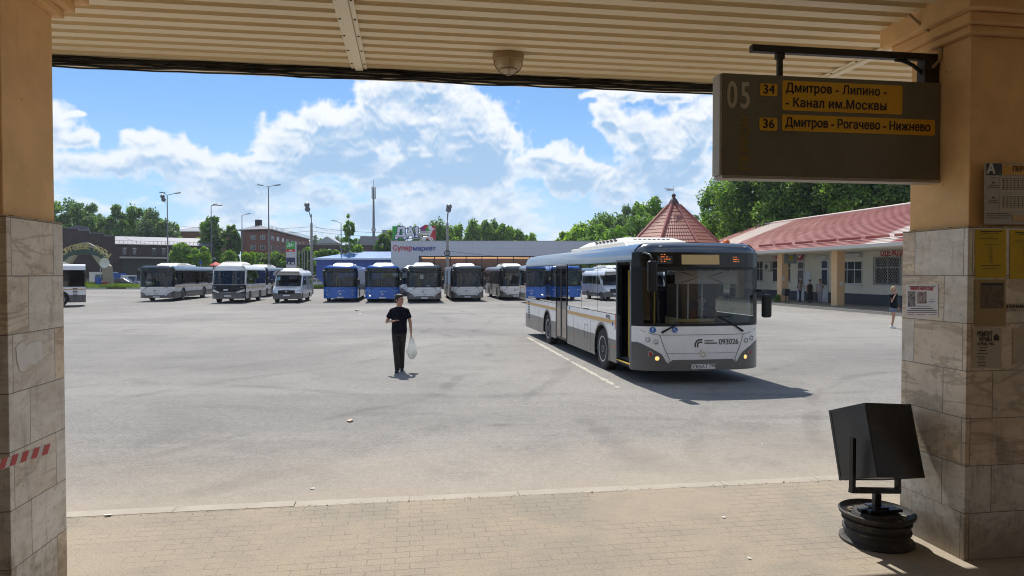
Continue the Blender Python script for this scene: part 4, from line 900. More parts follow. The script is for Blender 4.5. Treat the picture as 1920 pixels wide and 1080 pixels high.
    def fl_(s, x, z, sz, sx=1.0, b=0.0, fit=None):
        o = text(s, sz, tm, 'lettering', root, M4(x, z, 0), .001, b, sx, fit=fit)
        for v in o.data.vertices: v.co.y += fy(S, v.co.x, v.co.z)-.0045
        return o
    if style.get('main'):
        fl_('093026', .56, .845, .16, .88, .002, .44); fl_('ТРАНСПОРТ', .125, .875, .040, 1.1, .001, .20); fl_('ПОДМОСКОВЬЯ', .16, .825, .040, 1.1, .001, .27)
        plate(S, root, 0, .36, [('У305АТ', -.075, -.004, .105), ('790', .195, .012, .085)])
        badge(S, root, -1.03, 1.10, .062, 'walk'); badge(S, root, -.60, 1.10, .062, 'chair')
    else:
        fl_('ТРАНСПОРТ', .15, .895, .043, 1.1, .001); plate(S, root, 0, .36, [])
        if not white: fl_('ПОДМОСКОВЬЯ', .185, .845, .043, 1.1, .001)
    # side glazing, doors
    z0, z1 = S.wb, S.wt; e = S.edge(1)
    nw = 6 if S.L > 11 else 5; wr = [e+.03]+[e+.03+(S.L-.08-e)*i/nw for i in range(1, nw)]+[S.L-.05]
    for a, b in zip(wr, wr[1:]): win_side(S, root, 1, a+.012, b-.012, z0+.012, z1-.01, M_GLS if a < 1 else M_GLT)
    pillars(S, root, 1, wr[1:-1], z0, z1)
    m0, m1 = S.doors[1]; wl = [1.34+(m0-1.38)*i/3 for i in range(4)]; wl2 = [m1+.04+(S.L-.09-m1)*i/3 for i in range(4)]
    for w_ in (wl, wl2):
        for a, b in zip(w_, w_[1:]): win_side(S, root, -1, a+.012, b-.012, z0+.012, z1-.01)
    pillars(S, root, -1, wl[1:]+wl2[:-1]+[1.32, S.L-.06], z0, z1)
    g = MB()
    for (a, b) in ((m0-1.37, m0-.77), (m1+.9, m1+1.4)):
        for zz in (z1-.32,): g.bb(-S.w-.004, -S.w+.002, a, b, zz-.008, zz+.008)
        g.bb(-S.w-.004, -S.w+.002, a-.008, a+.008, zz, z1-.01)
    g.build('vent_sash', M_BLACK, root)
    def leaf(y0, y1, zb=.33, zt=2.44, nm='door'):
        g = MB(); X = -S.w; t = .05
        g.bb(X-.012, X+.03, y0, y0+t, zb, zt); g.bb(X-.012, X+.03, y1-t, y1, zb, zt); g.bb(X-.012, X+.03, y0+t, y1-t, zb, zb+.06); g.bb(X-.012, X+.03, y0+t, y1-t, zt-.06, zt)
        o = g.build(nm, style.get('doormat', M_BLACK), root)
        MB().bb(X-.002, X+.006, y0+t, y1-t, zb+.06, 1.22).build('lower_pane', M_PANE, o); MB().bb(X-.002, X+.006, y0+t, y1-t, 1.222, zt-.06).build('upper_pane', M_GLT, o)
        return o
    (d0, d1), (m0, m1) = S.doors
    leaf(m0+.02, (m0+m1)/2-.008); leaf((m0+m1)/2+.008, m1-.02)
    MB().bb(-S.w-.012, -S.w+.03, m0, m1, 2.445, 2.50).build('door_header', style['cap'], root, bevel=.004)
    if style.get('main'):
        g = MB(); X = -S.w
        g.bb(X-.016, X+.05, d0-.07, d0-.005, .30, 2.47); g.bb(X-.016, X+.05, d1+.005, d1+.05, .30, 2.47); g.bb(X-.018, X+.05, d0-.07, d1+.05, 2.475, 2.52); g.build('door_frame', M_CAP, root, bevel=.006)
        g = MB(); g.bb(X-.008, X+.5, d0, d1, .31, .36); o = g.build('door_step', M_MATTE, root)
        g = MB(); g.bb(X-.014, X+.03, d0, d1, .361, .375); g.build('step_edge', M_POLE, o)
        g = MB(); g.tube([(X+.25, d0+.1, .42), (X+.25, d0+.1, 2.3)], .02, 8); g.tube([(X+.25, d1-.05, .42), (X+.25, d1-.05, 2.3)], .02, 8)
        for zz in (.75, .98, 1.5): g.tube([(X+.26, d1-.05, zz), (X+.5, d1+.1, zz)], .017, 8)
        g.build('door_handrail', M_POLE, root, smooth=50)
        for dy in (0, 1):                                      # the folded-in leaves
            g = MB(); yy = d0+.03 if dy == 0 else d1-.03; g.bb(X+.05, X+.09, yy-.02, yy+.02, .40, 2.42); g.bb(X+.44, X+.48, yy-.02, yy+.02, .40, 2.42)
            g.bb(X+.09, X+.44, yy-.02, yy+.02, 2.36, 2.42); g.bb(X+.09, X+.44, yy-.02, yy+.02, .40, .46); o = g.build('open_door', M_BLACK, root)
            MB().bb(X+.09, X+.44, yy-.004, yy+.004, .46, 2.36).build('door_pane', M_GLT, o)
    else:
        leaf(d0, (d0+d1)/2-.006); leaf((d0+d1)/2+.006, d1)
    # rear wall glazing and lamps
    MB().poly([(S.w-.12, S.L+.004, 1.75), (-S.w+.12, S.L+.004, 1.75), (-S.w+.12, S.L+.004, 2.5), (S.w-.12, S.L+.004, 2.5)]).build('rear_window', S.gl, root, fix=False)
    for s in (-1, 1): MB().bb(s*1.1-.06, s*1.1+.06, S.L, S.L+.02, .7, 1.1).build('tail_lamp', M_REDL, root)
    g = MB()
    for s in (-1, 1):
        for i in range(7): g.bb(s*S.w-.004 if s > 0 else -S.w-.004, s*S.w+.004 if s > 0 else -S.w+.004, S.L-.75, S.L-.48, .62+.095*i, .67+.095*i)
    g.build('engine_louvre', M_BLACK, root)
    # wheels, arches
    for c in S.wheels:
        for s in (-1, 1): wheel(S, root, s, c)
    for c in S.wheels:
        for s in (-1, 1):
            a0 = math.asin((S.bot-S.tr)/S.R); ang = [a0+(pi-2*a0)*i/18 for i in range(19)]; vs = []
            for a in ang:
                for r in (S.R-.005, S.R+.055): vs.append((s*(S.w+.004), c-r*cos(a), S.tr+r*sin(a)))
            MB().add(vs, [(2*i, 2*i+2, 2*i+3, 2*i+1) for i in range(18)]).build('wheel_arch', style['skirt'], root, fix=False)
    g = MB()
    for yy in (3.6, 4.55): g.bb(-S.w-.003, -S.w+.001, yy, yy+.01, .62, .95)
    g.bb(-S.w-.003, -S.w+.001, 3.6, 3.95, .945, .955); g.bb(-S.w-.003, -S.w+.001, 3.6, 3.95, .62, .63); g.bb(-S.w-.003, -S.w+.001, 3.94, 3.95, .62, .95)
    g.build('fuel_flap', M_BLACK, root)
    for yy in (3.35, 5.0, 9.6, 11.2):
        if yy < S.L-.3 and all(abs(yy-c) > .75 for c in S.wheels):
            for s in (-1, 1): MB().bb(s*S.w-.002, s*S.w+.002, yy, yy+.008, .32, 1.10).build('panel_seam', M_BLACK, root)
    for yy in (1.5, 5.0, 9.6): MB().ball((-S.w, yy, .62), (.02, .035, .025), 8).build('side_marker', M_AMBER if False else M_ORANGE, root)
    # roof unit
    y0, y1 = (2.35, 6.9) if S.L > 11 else (S.L-5.4, S.L-.9); g = MB(); t = S.top+.015
    pr = ((0, .80, y0, y1), (.12, .78, y0+.25, y1-.25), (.235, .62, y0+.75, y1-.75), (.25, .5, y0+.95, y1-.95)); vs = []
    for h, hw, a, b in pr: vs += [(-hw, a, t+h), (hw, a, t+h), (hw, b, t+h), (-hw, b, t+h)]
    g.add(vs, [(4*i+k, 4*i+(k+1) % 4, 4*i+4+(k+1) % 4, 4*i+4+k) for i in range(3) for k in range(4)]+[(12, 13, 14, 15)])
    pod = g.build('roof_aircon', M_POD, root, bevel=.03)
    g = MB()
    for s in (-1, 1):
        for i in range(6): g.box((s*.715, y0+1.1+.32*i, t+.178), (.012, .20, .085), ry=s*.87)
    for i in range(8): g.box((-.42+.12*i, y0+.5, t+.178), (.07, .012, .085), rx=-1.25)
    g.build('aircon_louvre', M_BLACK, pod)
    g = MB(); ry_ = 7.6 if S.L > 11 else 2.2; g.bb(-.55, .55, ry_, ry_+.9, S.top, S.top+.14); g.build('roof_hatch', style['roof'], root, bevel=.04)
    if style.get('main'):
        MB().lathe([(.07, 0), (.075, .02), (.06, .06), (.03, .075), (0, .078)], 16, (.80, .62, S.top+.01)).build('roof_beacon', M_ORANGE, root, smooth=50)
        for x in (-.86, .98): MB().ball((x, fy(S, x, 2.7)-.005, S.head+.12), (.035, .02, .02), 8).build('marker_lamp', M_ORANGE if x > 2 else M_LAMP, root)
    # mirrors
    mirror(S, root, [(-1.20, .30, 2.60), (-1.24, .05, 2.64), (-1.22, -.22, 2.60), (-1.20, -.30, 2.50)], (-1.20, -.30, 2.18), (.20, .12, .60))
    mw = S.w; mirror(S, root, [(mw-.05, .40, 1.86), (mw+.06, .28, 1.88), (mw+.09, .20, 1.78)], (mw+.09, .16, 1.56), (.20, .12, .48))
    # inside
    cabin(S, root)
    rows = [] if S.L < 11 else [(x, y) for y in (3.1, 4.0, 4.9, 8.1, 9.0, 9.9, 10.8) for x in (.95, .5)]+[(x, y) for y in (2.7, 3.6, 4.5, 8.1, 9.0, 9.9, 10.8) for x in (-.95, -.5)]
    if rows: seats(S, root, rows[::1] if style.get('main') else rows[::2])
    g = MB(); g.bb(-.25, 1.2, .62, .95, .42, 1.16); g.box((.62, .9, 1.14), (.95, .5, .10), rx=-.1); g.bb(-1.1, -.26, .50, .62, .42, 1.0); g.build('dashboard', M_INT, root, bevel=.03)
    g = MB(); g.tube([(.62+.22*cos(t), 1.10+.06*sin(t), 1.32+.20*sin(t)) for t in [2*pi*i/20 for i in range(20)]], .016, 6, closed=True); g.tube([(.62, 1.10, 1.32), (.62, 1.0, 1.12)], .03, 6); g.tube([(.42, 1.10, 1.32), (.82, 1.10, 1.32)], .014, 6); g.build('steering_wheel', M_BLACK, root, smooth=50)
    g = MB(); g.bb(.36, .88, 1.62, 1.72, .7, 1.62); g.bb(.36, .88, 1.25, 1.72, .7, .82); g.build('driver_seat', M_SEAT, root, bevel=.04)
    g = MB(); g.bb(-.02, 0.02, 1.0, 1.95, .42, 1.25); g.build('cab_partition', M_INTY if style.get('main') else M_INT, root); g = MB(); g.bb(.02, 1.2, 1.92, 1.96, .42, 2.0); g.build('cab_rear_wall', M_INTF, root)
    g = MB()
    for (x, y) in ((-.45, 1.5), (-.3, 2.6), (.3, 3.6), (-.3, 5.6), (.3, 5.6), (-.3, 7.2), (.3, 7.2)): g.tube([(x, y, .42), (x, y, 2.7)], .018, 7)
    for s in (-1, 1): g.tube([(s*.35, 1.5, 2.35), (s*.35, S.L-.6, 2.35)], .016, 7)
    g.build('grab_pole', M_POLE, root, smooth=50)
    if style.get('main'):
        g = MB(); g.bb(-.42, .95, .44, .448, 2.02, 2.29); o = g.build('sun_blind', P('blind_grey', (.42, .39, .40), .7), root)
        for s, xs in ((1, (-.28, .10)), (-1, (.62, .30))): MB().tube([(xs[0], .436, 2.26), (xs[1], .436, 2.155), (xs[0], .436, 2.04)], .009, 5).build('blind_stay', M_BLACK, o)
        g = MB()
        for x in (-.12, .12, .44): g.bb(x-.012, x+.012, 1.0, 1.03, 1.15, 2.02)
        g.build('cab_screen_frame', P('frame_alu', (.5, .5, .5), .4), root)
        MB().bb(-.43, .38, .30, .315, 1.2, 1.30).build('route_board', M_TAN, root)
        g = MB(); g.bb(-1.12, -.50, 2.4, 2.44, .9, 1.9); g.bb(-1.1, -.75, 1.9, 2.38, .8, 1.25); g.build('luggage_panel', M_INTY, root, bevel=.02)
        text('093026', .12, M_TEXT, 'lettering', root, MX(-S.w-.004, 1.95, 1.255, (0, -1, 0)), .001, 0, .9)
        g = MB()
        for y in (1.62, 5.45): g.lathe([(.05, 0), (.05, -.002), (0, -.0021)], 16, (-S.w-.002, y, 1.28 if y > 3 else 1.12), axis='x')
        g.build('side_badge', M_BADGE, root)
        MB().bb(-S.w-.006, -S.w+.001, 1.36, 1.42, 1.02, 1.36).build('reflector', M_REDL, root)
    return root, S
def place(root, px, Y, rz=ANG, py=560):
    p = at_y(px, py, Y); root.location = (p.x, p.y, 0); root.rotation_euler = (0, 0, rz)
WST = dict(paint=M_WHITE, skirt=M_SKIRT, cap=M_CAP, roof=M_WHITE)
PGRP = 'buses parked in the row across the lot'
MAINBUS, MS = make_citybus('white and grey city bus numbered 093026 driving up to the platform, front door open', dict(WST, main=True, roof=M_POD, w=1.375))
place(MAINBUS, 1319, 13.72, ANG+.016)
FARW, _ = make_citybus('white city bus seen frontally, beside the blue buses on their right', dict(WST, group=PGRP)); place(FARW, 796, 52.3)
for lb, px, Y, rz in (('white city bus with its door side showing, right of the frontal white bus', 877, 55.0, ANG),
                      ('white city bus parked farthest of the pair beside the moving bus, half its front covered', 968, 57.0, ANG),
                      ('white city bus beside the rear corner of the moving bus, only its side visible', 1071, 42.0, ANG),
                      ('white city bus with dark windscreen parked left of the dark-nosed midibus', 293, 54.5, ANG),
                      ('white city bus half hidden between the midibus and the minibus', 474, 64.5, ANG),
                      ('white city bus hidden but for a roof corner between the blue and white buses', 776, 68.0, ANG)):
    c = copy_tree(FARW); c['label'] = lb; place(c, px, Y, rz)
c, CS = make_citybus('white city bus cut off by the tape-marked pillar, its rear end showing', dict(paint=M_WHITE, skirt=M_SKIRT, cap=M_WHITE, roof=M_WHITE, short=True))
rr = at_y(161, 560, 46.5); d = Vector((.84, .545, 0)).normalized(); c.location = (rr.x-d.x*CS.L-d.y*1.31, rr.y-d.y*CS.L+d.x*1.31, 0); c.location.z = 0; c.rotation_euler = (0, 0, atan2(-d.x, d.y))
def sheet(root, x, z, w_, h):               # route cards left behind some windscreens
    MB().bb(x-w_/2, x+w_/2, .36, .365, z-h/2, z+h/2).build('windscreen_sheet', M_SCREEN, root)
sheet(FARW, -.20, 1.98, .26, .34); sheet(FARW, .30, 1.30, .34, .14)
BST = dict(paint=M_BLUE, skirt=M_BLUE, cap=M_BLUE, roof=M_BLUE, group=PGRP, lit=True)
FARB, _ = make_citybus('blue city bus parked nearer the white frontal bus, one headlamp lit', BST); place(FARB, 717, 52.8)
c = copy_tree(FARB); c['label'] = 'blue city bus parked nearer the white minibus, lamps off'; place(c, 638, 53.6)
for o in c.children_recursive:
    if o.name.startswith('lens') and o.data.materials[0] is M_HEAD:
        o.data = o.data.copy(); o.data.materials[0] = M_LAMP
# ------------------------------------------------------------------ midibus and minibus
def make_midi():
    S = Spec(); S.w = 1.22; S.L = 7.7; S.bot = .34; S.sk = .86; S.wb = 1.42; S.wt = 2.50; S.top = 2.86; S.wheels = (1.75, 5.4); S.R = .50; S.tr = .42
    S.bow = lambda t: .16*t*t+.30*t**6; S.rake = lambda x, z: .34*max(0.0, z-1.2)/1.6*(1-.0*(abs(x)/S.w)**8); S.edge = lambda z: S.bow(1)+S.rake(0, z)
    S.fr = .5; S.cov = [(S.w, S.wt), (S.w-.02, 2.62), (S.w-.08, 2.74), (S.w-.2, 2.82), (S.w-.36, S.top)]; S.ws = (1.38, 2.50); S.head = 2.60; S.doors = ((.80, 1.5),); S.roofmat = M_WHITE
    root = thing('midibus', 'dark-nosed midibus with white roof and a paper sheet in the windscreen', 'bus', group=PGRP)
    shell(S, root, M_WHITE, M_SKIRT, M_WHITE, M_STRIPE)
    front(S, -S.w, S.w, S.bot-.002, lambda x: .80-.06*abs(x), 22, 3, .006).build('front_bumper', M_SKIRT, root, smooth=50, fix=False)
    front(S, -S.w, S.w, lambda x: .80-.06*abs(x), S.ws[0], 22, 3, .004).build('black_mask', M_BLACK, root, smooth=50, fix=False)
    front(S, -1.13, 1.13, 1.40, 2.46, 20, 8, -.002).build('windscreen', M_GLT, root, smooth=80, fix=False)
    g = MB(); front(S, -S.w, -1.13, 1.38, 2.6, 3, 4, mb=g); front(S, 1.13, S.w, 1.38, 2.6, 3, 4, mb=g); front(S, -1.13, 1.13, 2.46, 2.6, 10, 1, mb=g); front(S, -1.13, 1.13, 1.375, 1.40, 10, 1, mb=g); g.build('windscreen_frame', M_WHITE, root, smooth=50, fix=False)
    for s in (-1, 1):
        g = MB(); front(S, s*.62, s*1.14, lambda x: .78+.16*(abs(x)-.62), lambda x: .86+.42*(abs(x)-.62), 8, 1, .012, mb=g); g.build('headlight', M_LAMP, root, smooth=60)
        for i in range(2): lamp(S, root, s*(.92+.12*i), 1.2, .04, M_LAMP, 'marker_lamp')
    g = MB(); g.tube([(x, fy(S, x, .86)-.01, .86-.05*(1-abs(x))) for x in [-.62+.155*i for i in range(9)]], .014, 6); g.build('chrome_bar', M_CHROME, root, smooth=50)
    MB().poly([(-.30, fy(S, 0, 1.02)-.008, .96), (.02, fy(S, 0, 1.02)-.008, .96), (.02, fy(S, 0, 1.02)-.008, 1.06), (-.30, fy(S, 0, 1.02)-.008, 1.06)]).build('route_card', M_SCREEN, root)
    MB().bb(-.52, -.27, fy(S, .4, 1.5)+.08, fy(S, .4, 1.5)+.085, 1.42, 1.72).build('windscreen_sheet', M_SCREEN, root)
    plate(S, root, 0, .55, [])
    w_ = [1.55, 2.8, 4.1, 5.4, 6.6, S.L-.06]
    for s in (-1, 1):
        for a, b in zip(w_, w_[1:]): win_side(S, root, s, a+.03, b-.03, S.wb+.01, S.wt-.01)
        pillars(S, root, s, w_[1:-1], S.wb, S.wt)
    win_side(S, root, 1, S.edge(2)+.05, 1.52, 1.35, S.wt-.01, follow=True)
    g = MB(); g.bb(-S.w-.005, -S.w+.02, .82, 1.48, .38, 2.46); g.build('door', M_BLACK, root)
    for c in S.wheels:
        for s in (-1, 1): wheel(S, root, s, c)
    t = S.top; g = MB(); vs = []
    for h, hw, a, b in ((0, .85, .9, 4.2), (.14, .78, 1.1, 4.0), (.27, .6, 1.6, 3.5), (.29, .5, 1.8, 3.3)): vs += [(-hw, a, t+h), (hw, a, t+h), (hw, b, t+h), (-hw, b, t+h)]
    g.add(vs, [(4*i+k, 4*i+(k+1) % 4, 4*i+4+(k+1) % 4, 4*i+4+k) for i in range(3) for k in range(4)]+[(12, 13, 14, 15)]); pod = g.build('roof_aircon', M_POD, root, bevel=.04)
    g = MB()
    for i in range(9): g.box((-.52+.13*i, 1.33, t+.215), (.075, .012, .12), rx=-1.32)
    g.build('aircon_louvre', M_BLACK, pod)
    mirror(S, root, [(1.2, .55, 2.3), (1.42, .35, 2.25), (1.40, .3, 2.0)], (1.39, .28, 1.75), (.18, .1, .5)); mirror(S, root, [(-1.2, .55, 2.3), (-1.42, .35, 2.25), (-1.40, .3, 2.0)], (-1.39, .28, 1.75), (.18, .1, .5))
    cabin(S, root, .8); seats(S, root, [(x, y) for y in (2.2, 3.1, 4.0, 4.9) for x in (-.8, .8)], .8)
    return root
place(make_midi(), 427, 51.2)
def make_mini():
    S = Spec(); S.w = 1.02; S.L = 6.3; S.bot = .30; S.sk = .62; S.wb = 1.30; S.wt = 2.08; S.top = 2.48; S.wheels = (1.0, 4.75); S.R = .40; S.tr = .35
    tab = [(.0, .0), (.85, .0), (1.02, .06), (1.14, .24), (1.26, .66), (2.12, 1.30), (2.30, 1.52), (2.5, 1.9)]
    S.bow = lambda t: .05*t*t+.16*t**5; S.rake = lambda x, z: interp(tab, z); S.edge = lambda z: S.bow(1)+S.rake(0, z)
    S.fr = .55; S.cov = [(S.w, S.wt), (S.w-.03, 2.22), (S.w-.08, 2.34), (S.w-.18, 2.43), (S.w-.32, S.top)]; S.ws = (1.26, 2.12); S.head = 2.16; S.doors = (); S.roofmat = M_WHITE
    root = thing('minibus', 'white minibus with black grille and bumper, parked between midibus and blue buses', 'minibus', group=PGRP)
    shell(S, root, M_WHITE, M_SKIRT, M_WHITE, None)
    b = MB(); front(S, -S.w, S.w, .85, 1.262, 20, 10, .002, mb=b); b.build('bonnet', M_WHITE, root, smooth=40, fix=False)
    front(S, -S.w, S.w, S.bot-.002, lambda x: .70+.06*abs(x), 20, 3, .008).build('front_bumper', M_SKIRT, root, smooth=50, fix=False)
    front(S, -.62, .62, .68, lambda x: .99-.05*abs(x), 14, 4, .010).build('grille', M_BLACK, root, smooth=50, fix=False)
    for s in (-1, 1):
        g = MB(); front(S, s*.62, s*.99, lambda x: .74+.08*(abs(x)-.62), lambda x: .93+.18*(abs(x)-.62), 6, 2, .012, mb=g); g.build('headlight', M_LAMP, root, smooth=60)
    MB().lathe([(.07, 0), (.06, -.02), (0, -.022)], 16, axis='y').build('maker_emblem', M_CHROME, root, loc=(0, -.015, .88))
    plate(S, root, 0, .58, [], y=-.025)
    front(S, -.93, .93, 1.28, 2.10, 16, 8, .004).build('windscreen', M_GLT, root, smooth=80, fix=False)
    g = MB(); front(S, -S.w, -.93, 1.26, 2.16, 3, 6, mb=g); front(S, .93, S.w, 1.26, 2.16, 3, 6, mb=g); front(S, -.93, .93, 2.10, 2.16, 8, 1, mb=g); g.build('windscreen_frame', M_WHITE, root, smooth=50, fix=False)
    o = MB(); front(S, -.86, -.64, 1.72, 2.0, 2, 2, .010, mb=o); o.build('windscreen_sheet', P('sheet_cyan', (.25, .5, .6), .6), root)
    for s in (-1, 1):
        X = s*(S.w+.004); g = MB(); g.poly([(X, y, z) for y, z in ((.98, 1.32), (1.95, 1.32), (1.95, 2.02), (1.50, 2.02))]); g.build('cab_window', M_GLT, root, fix=False)
        for a, b in ((2.05, 3.3), (3.36, 4.6), (4.66, 6.1)): MB().poly([(X, y, z) for y, z in ((a, 1.34), (b, 1.34), (b, 2.02), (a, 2.02))]).build('side_window', M_GLT, root, fix=False)
        side = MB(); side.poly([(s*S.w, y, z) for y, z in [(S.edge(z), z) for z in (1.30, 1.5, 1.7, 1.9, 2.08)]+[(S.L, 2.08), (S.L, 1.30)]]); side.build('upper_side', M_WHITE, root, fix=False)
        mirror(S, root, [(s*1.0, 1.05, 1.45), (s*1.18, .95, 1.45)], (s*1.22, .93, 1.58), (.16, .1, .36))
        for c in S.wheels: wheel(S, root, s, c)
    g = MB(); vs = []; t = S.top
    for h, hw, a, b in ((0, .66, 2.0, 4.4), (.1, .62, 2.15, 4.25), (.17, .5, 2.4, 4.0)): vs += [(-hw, a, t+h), (hw, a, t+h), (hw, b, t+h), (-hw, b, t+h)]
    g.add(vs, [(4*i+k, 4*i+(k+1) % 4, 4*i+4+(k+1) % 4, 4*i+4+k) for i in range(2) for k in range(4)]+[(8, 9, 10, 11)]); g.build('roof_aircon', M_POD, root, bevel=.03)
    cabin(S, root, .6)
    return root
place(make_mini(), 537, 51.6)
# ------------------------------------------------------------------ far side of the lot
def mat_leaf(name, a, b_, sc=.5, tr=.35):
    m, k, b = newmat(name); c = coords(k); gm = k.n('ShaderNodeNewGeometry')
    f = k.m('ADD', k.m('MULTIPLY', k.noise(c, sc, 4, .6), 1.1), k.m('MULTIPLY', k.m('SUBTRACT', gm.outputs['Random Per Island'], .5), .5))
    oi = k.n('ShaderNodeObjectInfo'); f = k.m('ADD', f, k.m('MULTIPLY', k.m('SUBTRACT', oi.outputs['Random'], .5), .25))
    col = k.mix(k.ss(f, .25, .85), a, b_); k.L(col, b.inputs['Base Color']); b.inputs['Roughness'].default_value = .55; b.inputs['Specular IOR Level'].default_value = .35
    t = k.n('ShaderNodeBsdfTranslucent'); k.L(k.mix(1.0, col, (1.25, 1.3, .6), 'MULTIPLY'), t.inputs[0])
    mx = k.n('ShaderNodeMixShader'); mx.inputs[0].default_value = tr; k.L(b.outputs[0], mx.inputs[1]); k.L(t.outputs[0], mx.inputs[2]); k.L(mx.outputs[0], k.t.nodes['Material Output'].inputs[0]); return m
M_BARK = P('bark', (.10, .08, .06), .9, var=.35, scale=9); M_BIRCH = P('birch_bark', (.45, .43, .40), .8, var=.3, scale=5)
L_DARK = mat_leaf('leaves_dark', (.042, .10, .026), (.21, .36, .07), tr=.48); L_MID = mat_leaf('leaves_mid', (.06, .13, .03), (.24, .40, .075), tr=.42); L_LIGHT = mat_leaf('leaves_light', (.09, .20, .03), (.33, .50, .06), tr=.45)
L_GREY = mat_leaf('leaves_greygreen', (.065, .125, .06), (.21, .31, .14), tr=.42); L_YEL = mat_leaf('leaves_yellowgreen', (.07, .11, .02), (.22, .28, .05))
def leaves(name, mat, clumps, count, size, seed, parent, droop=0.0):
    r = np.random.default_rng(seed); C = np.array([c[:3] for c in clumps]); R = np.array([c[3:6] for c in clumps])
    wgt = (R[:, 0]*R[:, 1]+R[:, 0]*R[:, 2]); wgt = wgt/wgt.sum(); ix = r.choice(len(clumps), count, p=wgt)
    d = r.normal(size=(count, 3)); d /= np.linalg.norm(d, axis=1)[:, None]; rad = r.uniform(.12, 1.0, count)**.6*r.choice([1, 1, 1, 1.22], count)
    p = C[ix]+R[ix]*d*rad[:, None]
    a = r.normal(size=(count, 3)); a[:, 2] -= droop*2; a /= np.linalg.norm(a, axis=1)[:, None]
    nrm = d*.6+r.normal(size=(count, 3))*.6+np.array([0, 0, .35]); b = np.cross(nrm, a); b /= (np.linalg.norm(b, axis=1)[:, None]+1e-6)
    s = size*r.uniform(.6, 1.35, count)[:, None]
    v = np.stack([p-a*s, p+b*s*.55+a*s*.1, p+a*s, p-b*s*.55+a*s*.1], 1).reshape(-1, 3).astype(np.float32)
    me = bpy.data.meshes.new(name); me.vertices.add(len(v)); me.vertices.foreach_set('co', v.ravel()); me.loops.add(count*4); me.loops.foreach_set('vertex_index', np.arange(count*4, dtype=np.int32))
    me.polygons.add(count); me.polygons.foreach_set('loop_start', np.arange(0, count*4, 4, dtype=np.int32)); me.update(calc_edges=True); me.materials.append(mat)
    o = bpy.data.objects.new(name, me); COL.objects.link(o); o.parent = parent; return o
def tree(label, base, h, cr, shape='broad', mat=L_MID, count=5000, leaf=.28, seed=1, group=None, bark=M_BARK, trunk=.22, cname='tree', rz=0.0, ch=None, nm='tree'):
    """h height, cr crown radius; shape broad / column / ball / birch"""
    r = random.Random(seed); t = thing(nm, label, cname, base, rz, group); cl = []
    lo = {'broad': .22, 'column': .14, 'ball': .30, 'birch': .25, 'bush': .05}[shape]*h if ch is None else ch
    mid = (h+lo)/2; hz = (h-lo)/2; n = {'broad': 46, 'column': 30, 'ball': 26, 'birch': 46, 'bush': 14}[shape]
    for i in range(n):
        while True:
            x, y, z = (r.uniform(-1, 1) for _ in range(3))
            if x*x+y*y+z*z < 1: break
        prof = {'broad': 1.0, 'column': 1.0, 'ball': 1.0, 'birch': 1.05-.45*z, 'bush': 1.0}[shape]
        k = r.uniform(.22, .46) if shape != 'ball' else r.uniform(.28, .42)
        if shape == 'birch': k = r.uniform(.14, .30)
        if shape == 'ball': L = sqrt(x*x+y*y+z*z); x, y, z = (q/L*.66 for q in (x, y, z))
        cl.append((x*cr*prof*.95, y*cr*prof*.95, mid+z*hz*.82, cr*k, cr*k, min(hz, cr)*k*(1.0 if shape != 'column' else 1.7)))
    g = MB(); tops = []
    tw = trunk
    g.tube([(0, 0, -.1), (r.uniform(-.1, .1), r.uniform(-.1, .1), lo*.7), (r.uniform(-.2, .2), r.uniform(-.2, .2), mid), (r.uniform(-.2, .2), 0, h*.9)], [tw*1.3, tw, tw*.6, tw*.12], 7)
    for c in cl[::2]:
        z0 = max(lo*.8, c[2]-cr*.7); g.tube([(0, 0, z0), (c[0]*.5, c[1]*.5, (z0+c[2])/2+.1), (c[0], c[1], c[2])], [tw*.32, tw*.2, tw*.05], 5)
    g.build('trunk', bark, t, smooth=60)
    leaves('crown', mat, cl, count, leaf, seed, t, .4 if shape in ('birch', 'column') else .1); return t
def gpos(px, Y): p = at_y(px, 513, Y); return Vector((p.x, p.y, 0))
def hgt(py, Y): return at_y(960, py, Y).z
# grass verge with painted kerb
A = at_z(96, 541); B_ = at_z(610, 541); 
M_GRASS = P('verge_soil', (.06, .085, .025), .95, var=.3, scale=2)
M_KW = P('kerb_white', (.5, .5, .48), .8, var=.2, dirt=.3); M_KB = P('kerb_black', (.03, .03, .03), .8, var=.2)
YV = 100.0
g = MB(); rk = random.Random(3); x = -74.0; i = 0
while x < -16: g.bb(x, x+2.9, YV-.08, YV+.10, 0, .17, mi=i % 2); x += 2.92; i += 1
tag(g.build('verge_kerb', [M_KW, M_KB]), kind='structure')
g = MB(); g.bb(-74, -16, YV+.1, YV+5.0, 0, .13); tag(g.build('grass_verge', M_GRASS), kind='structure')
r = np.random.default_rng(2); n = 26000; px_ = r.uniform(-74, -16, n); py_ = YV+.15+4.8*r.random(n)**1.2; hh = r.uniform(.25, .75, n)*(1+.5*np.sin(px_*.7)*np.sin(px_*.23+1)); ww = r.uniform(.03, .07, n); dx = r.normal(0, .14, n); dy = r.normal(0, .14, n)
v = np.stack([np.stack([px_-ww, py_, np.full(n, .12)], 1), np.stack([px_+ww, py_+.02, np.full(n, .12)], 1), np.stack([px_+dx, py_+dy, .12+hh], 1)], 1).reshape(-1, 3)
me = bpy.data.meshes.new('verge_grass'); me.from_pydata(v.tolist(), [], np.arange(3*n).reshape(-1, 3).tolist()); me.materials.append(mat_leaf('grass_blades', (.05, .10, .012), (.20, .28, .035), .25, .45)); o = bpy.data.objects.new('verge_grass', me); COL.objects.link(o); tag(o, kind='stuff')
# street behind the verge
g = MB(); g.poly([(-90, YV+5, .004), (30, YV+5, .004), (30, YV+13, .004), (-90, YV+13, .004)]); tag(g.build('street_asphalt', M_ASPH), kind='structure')
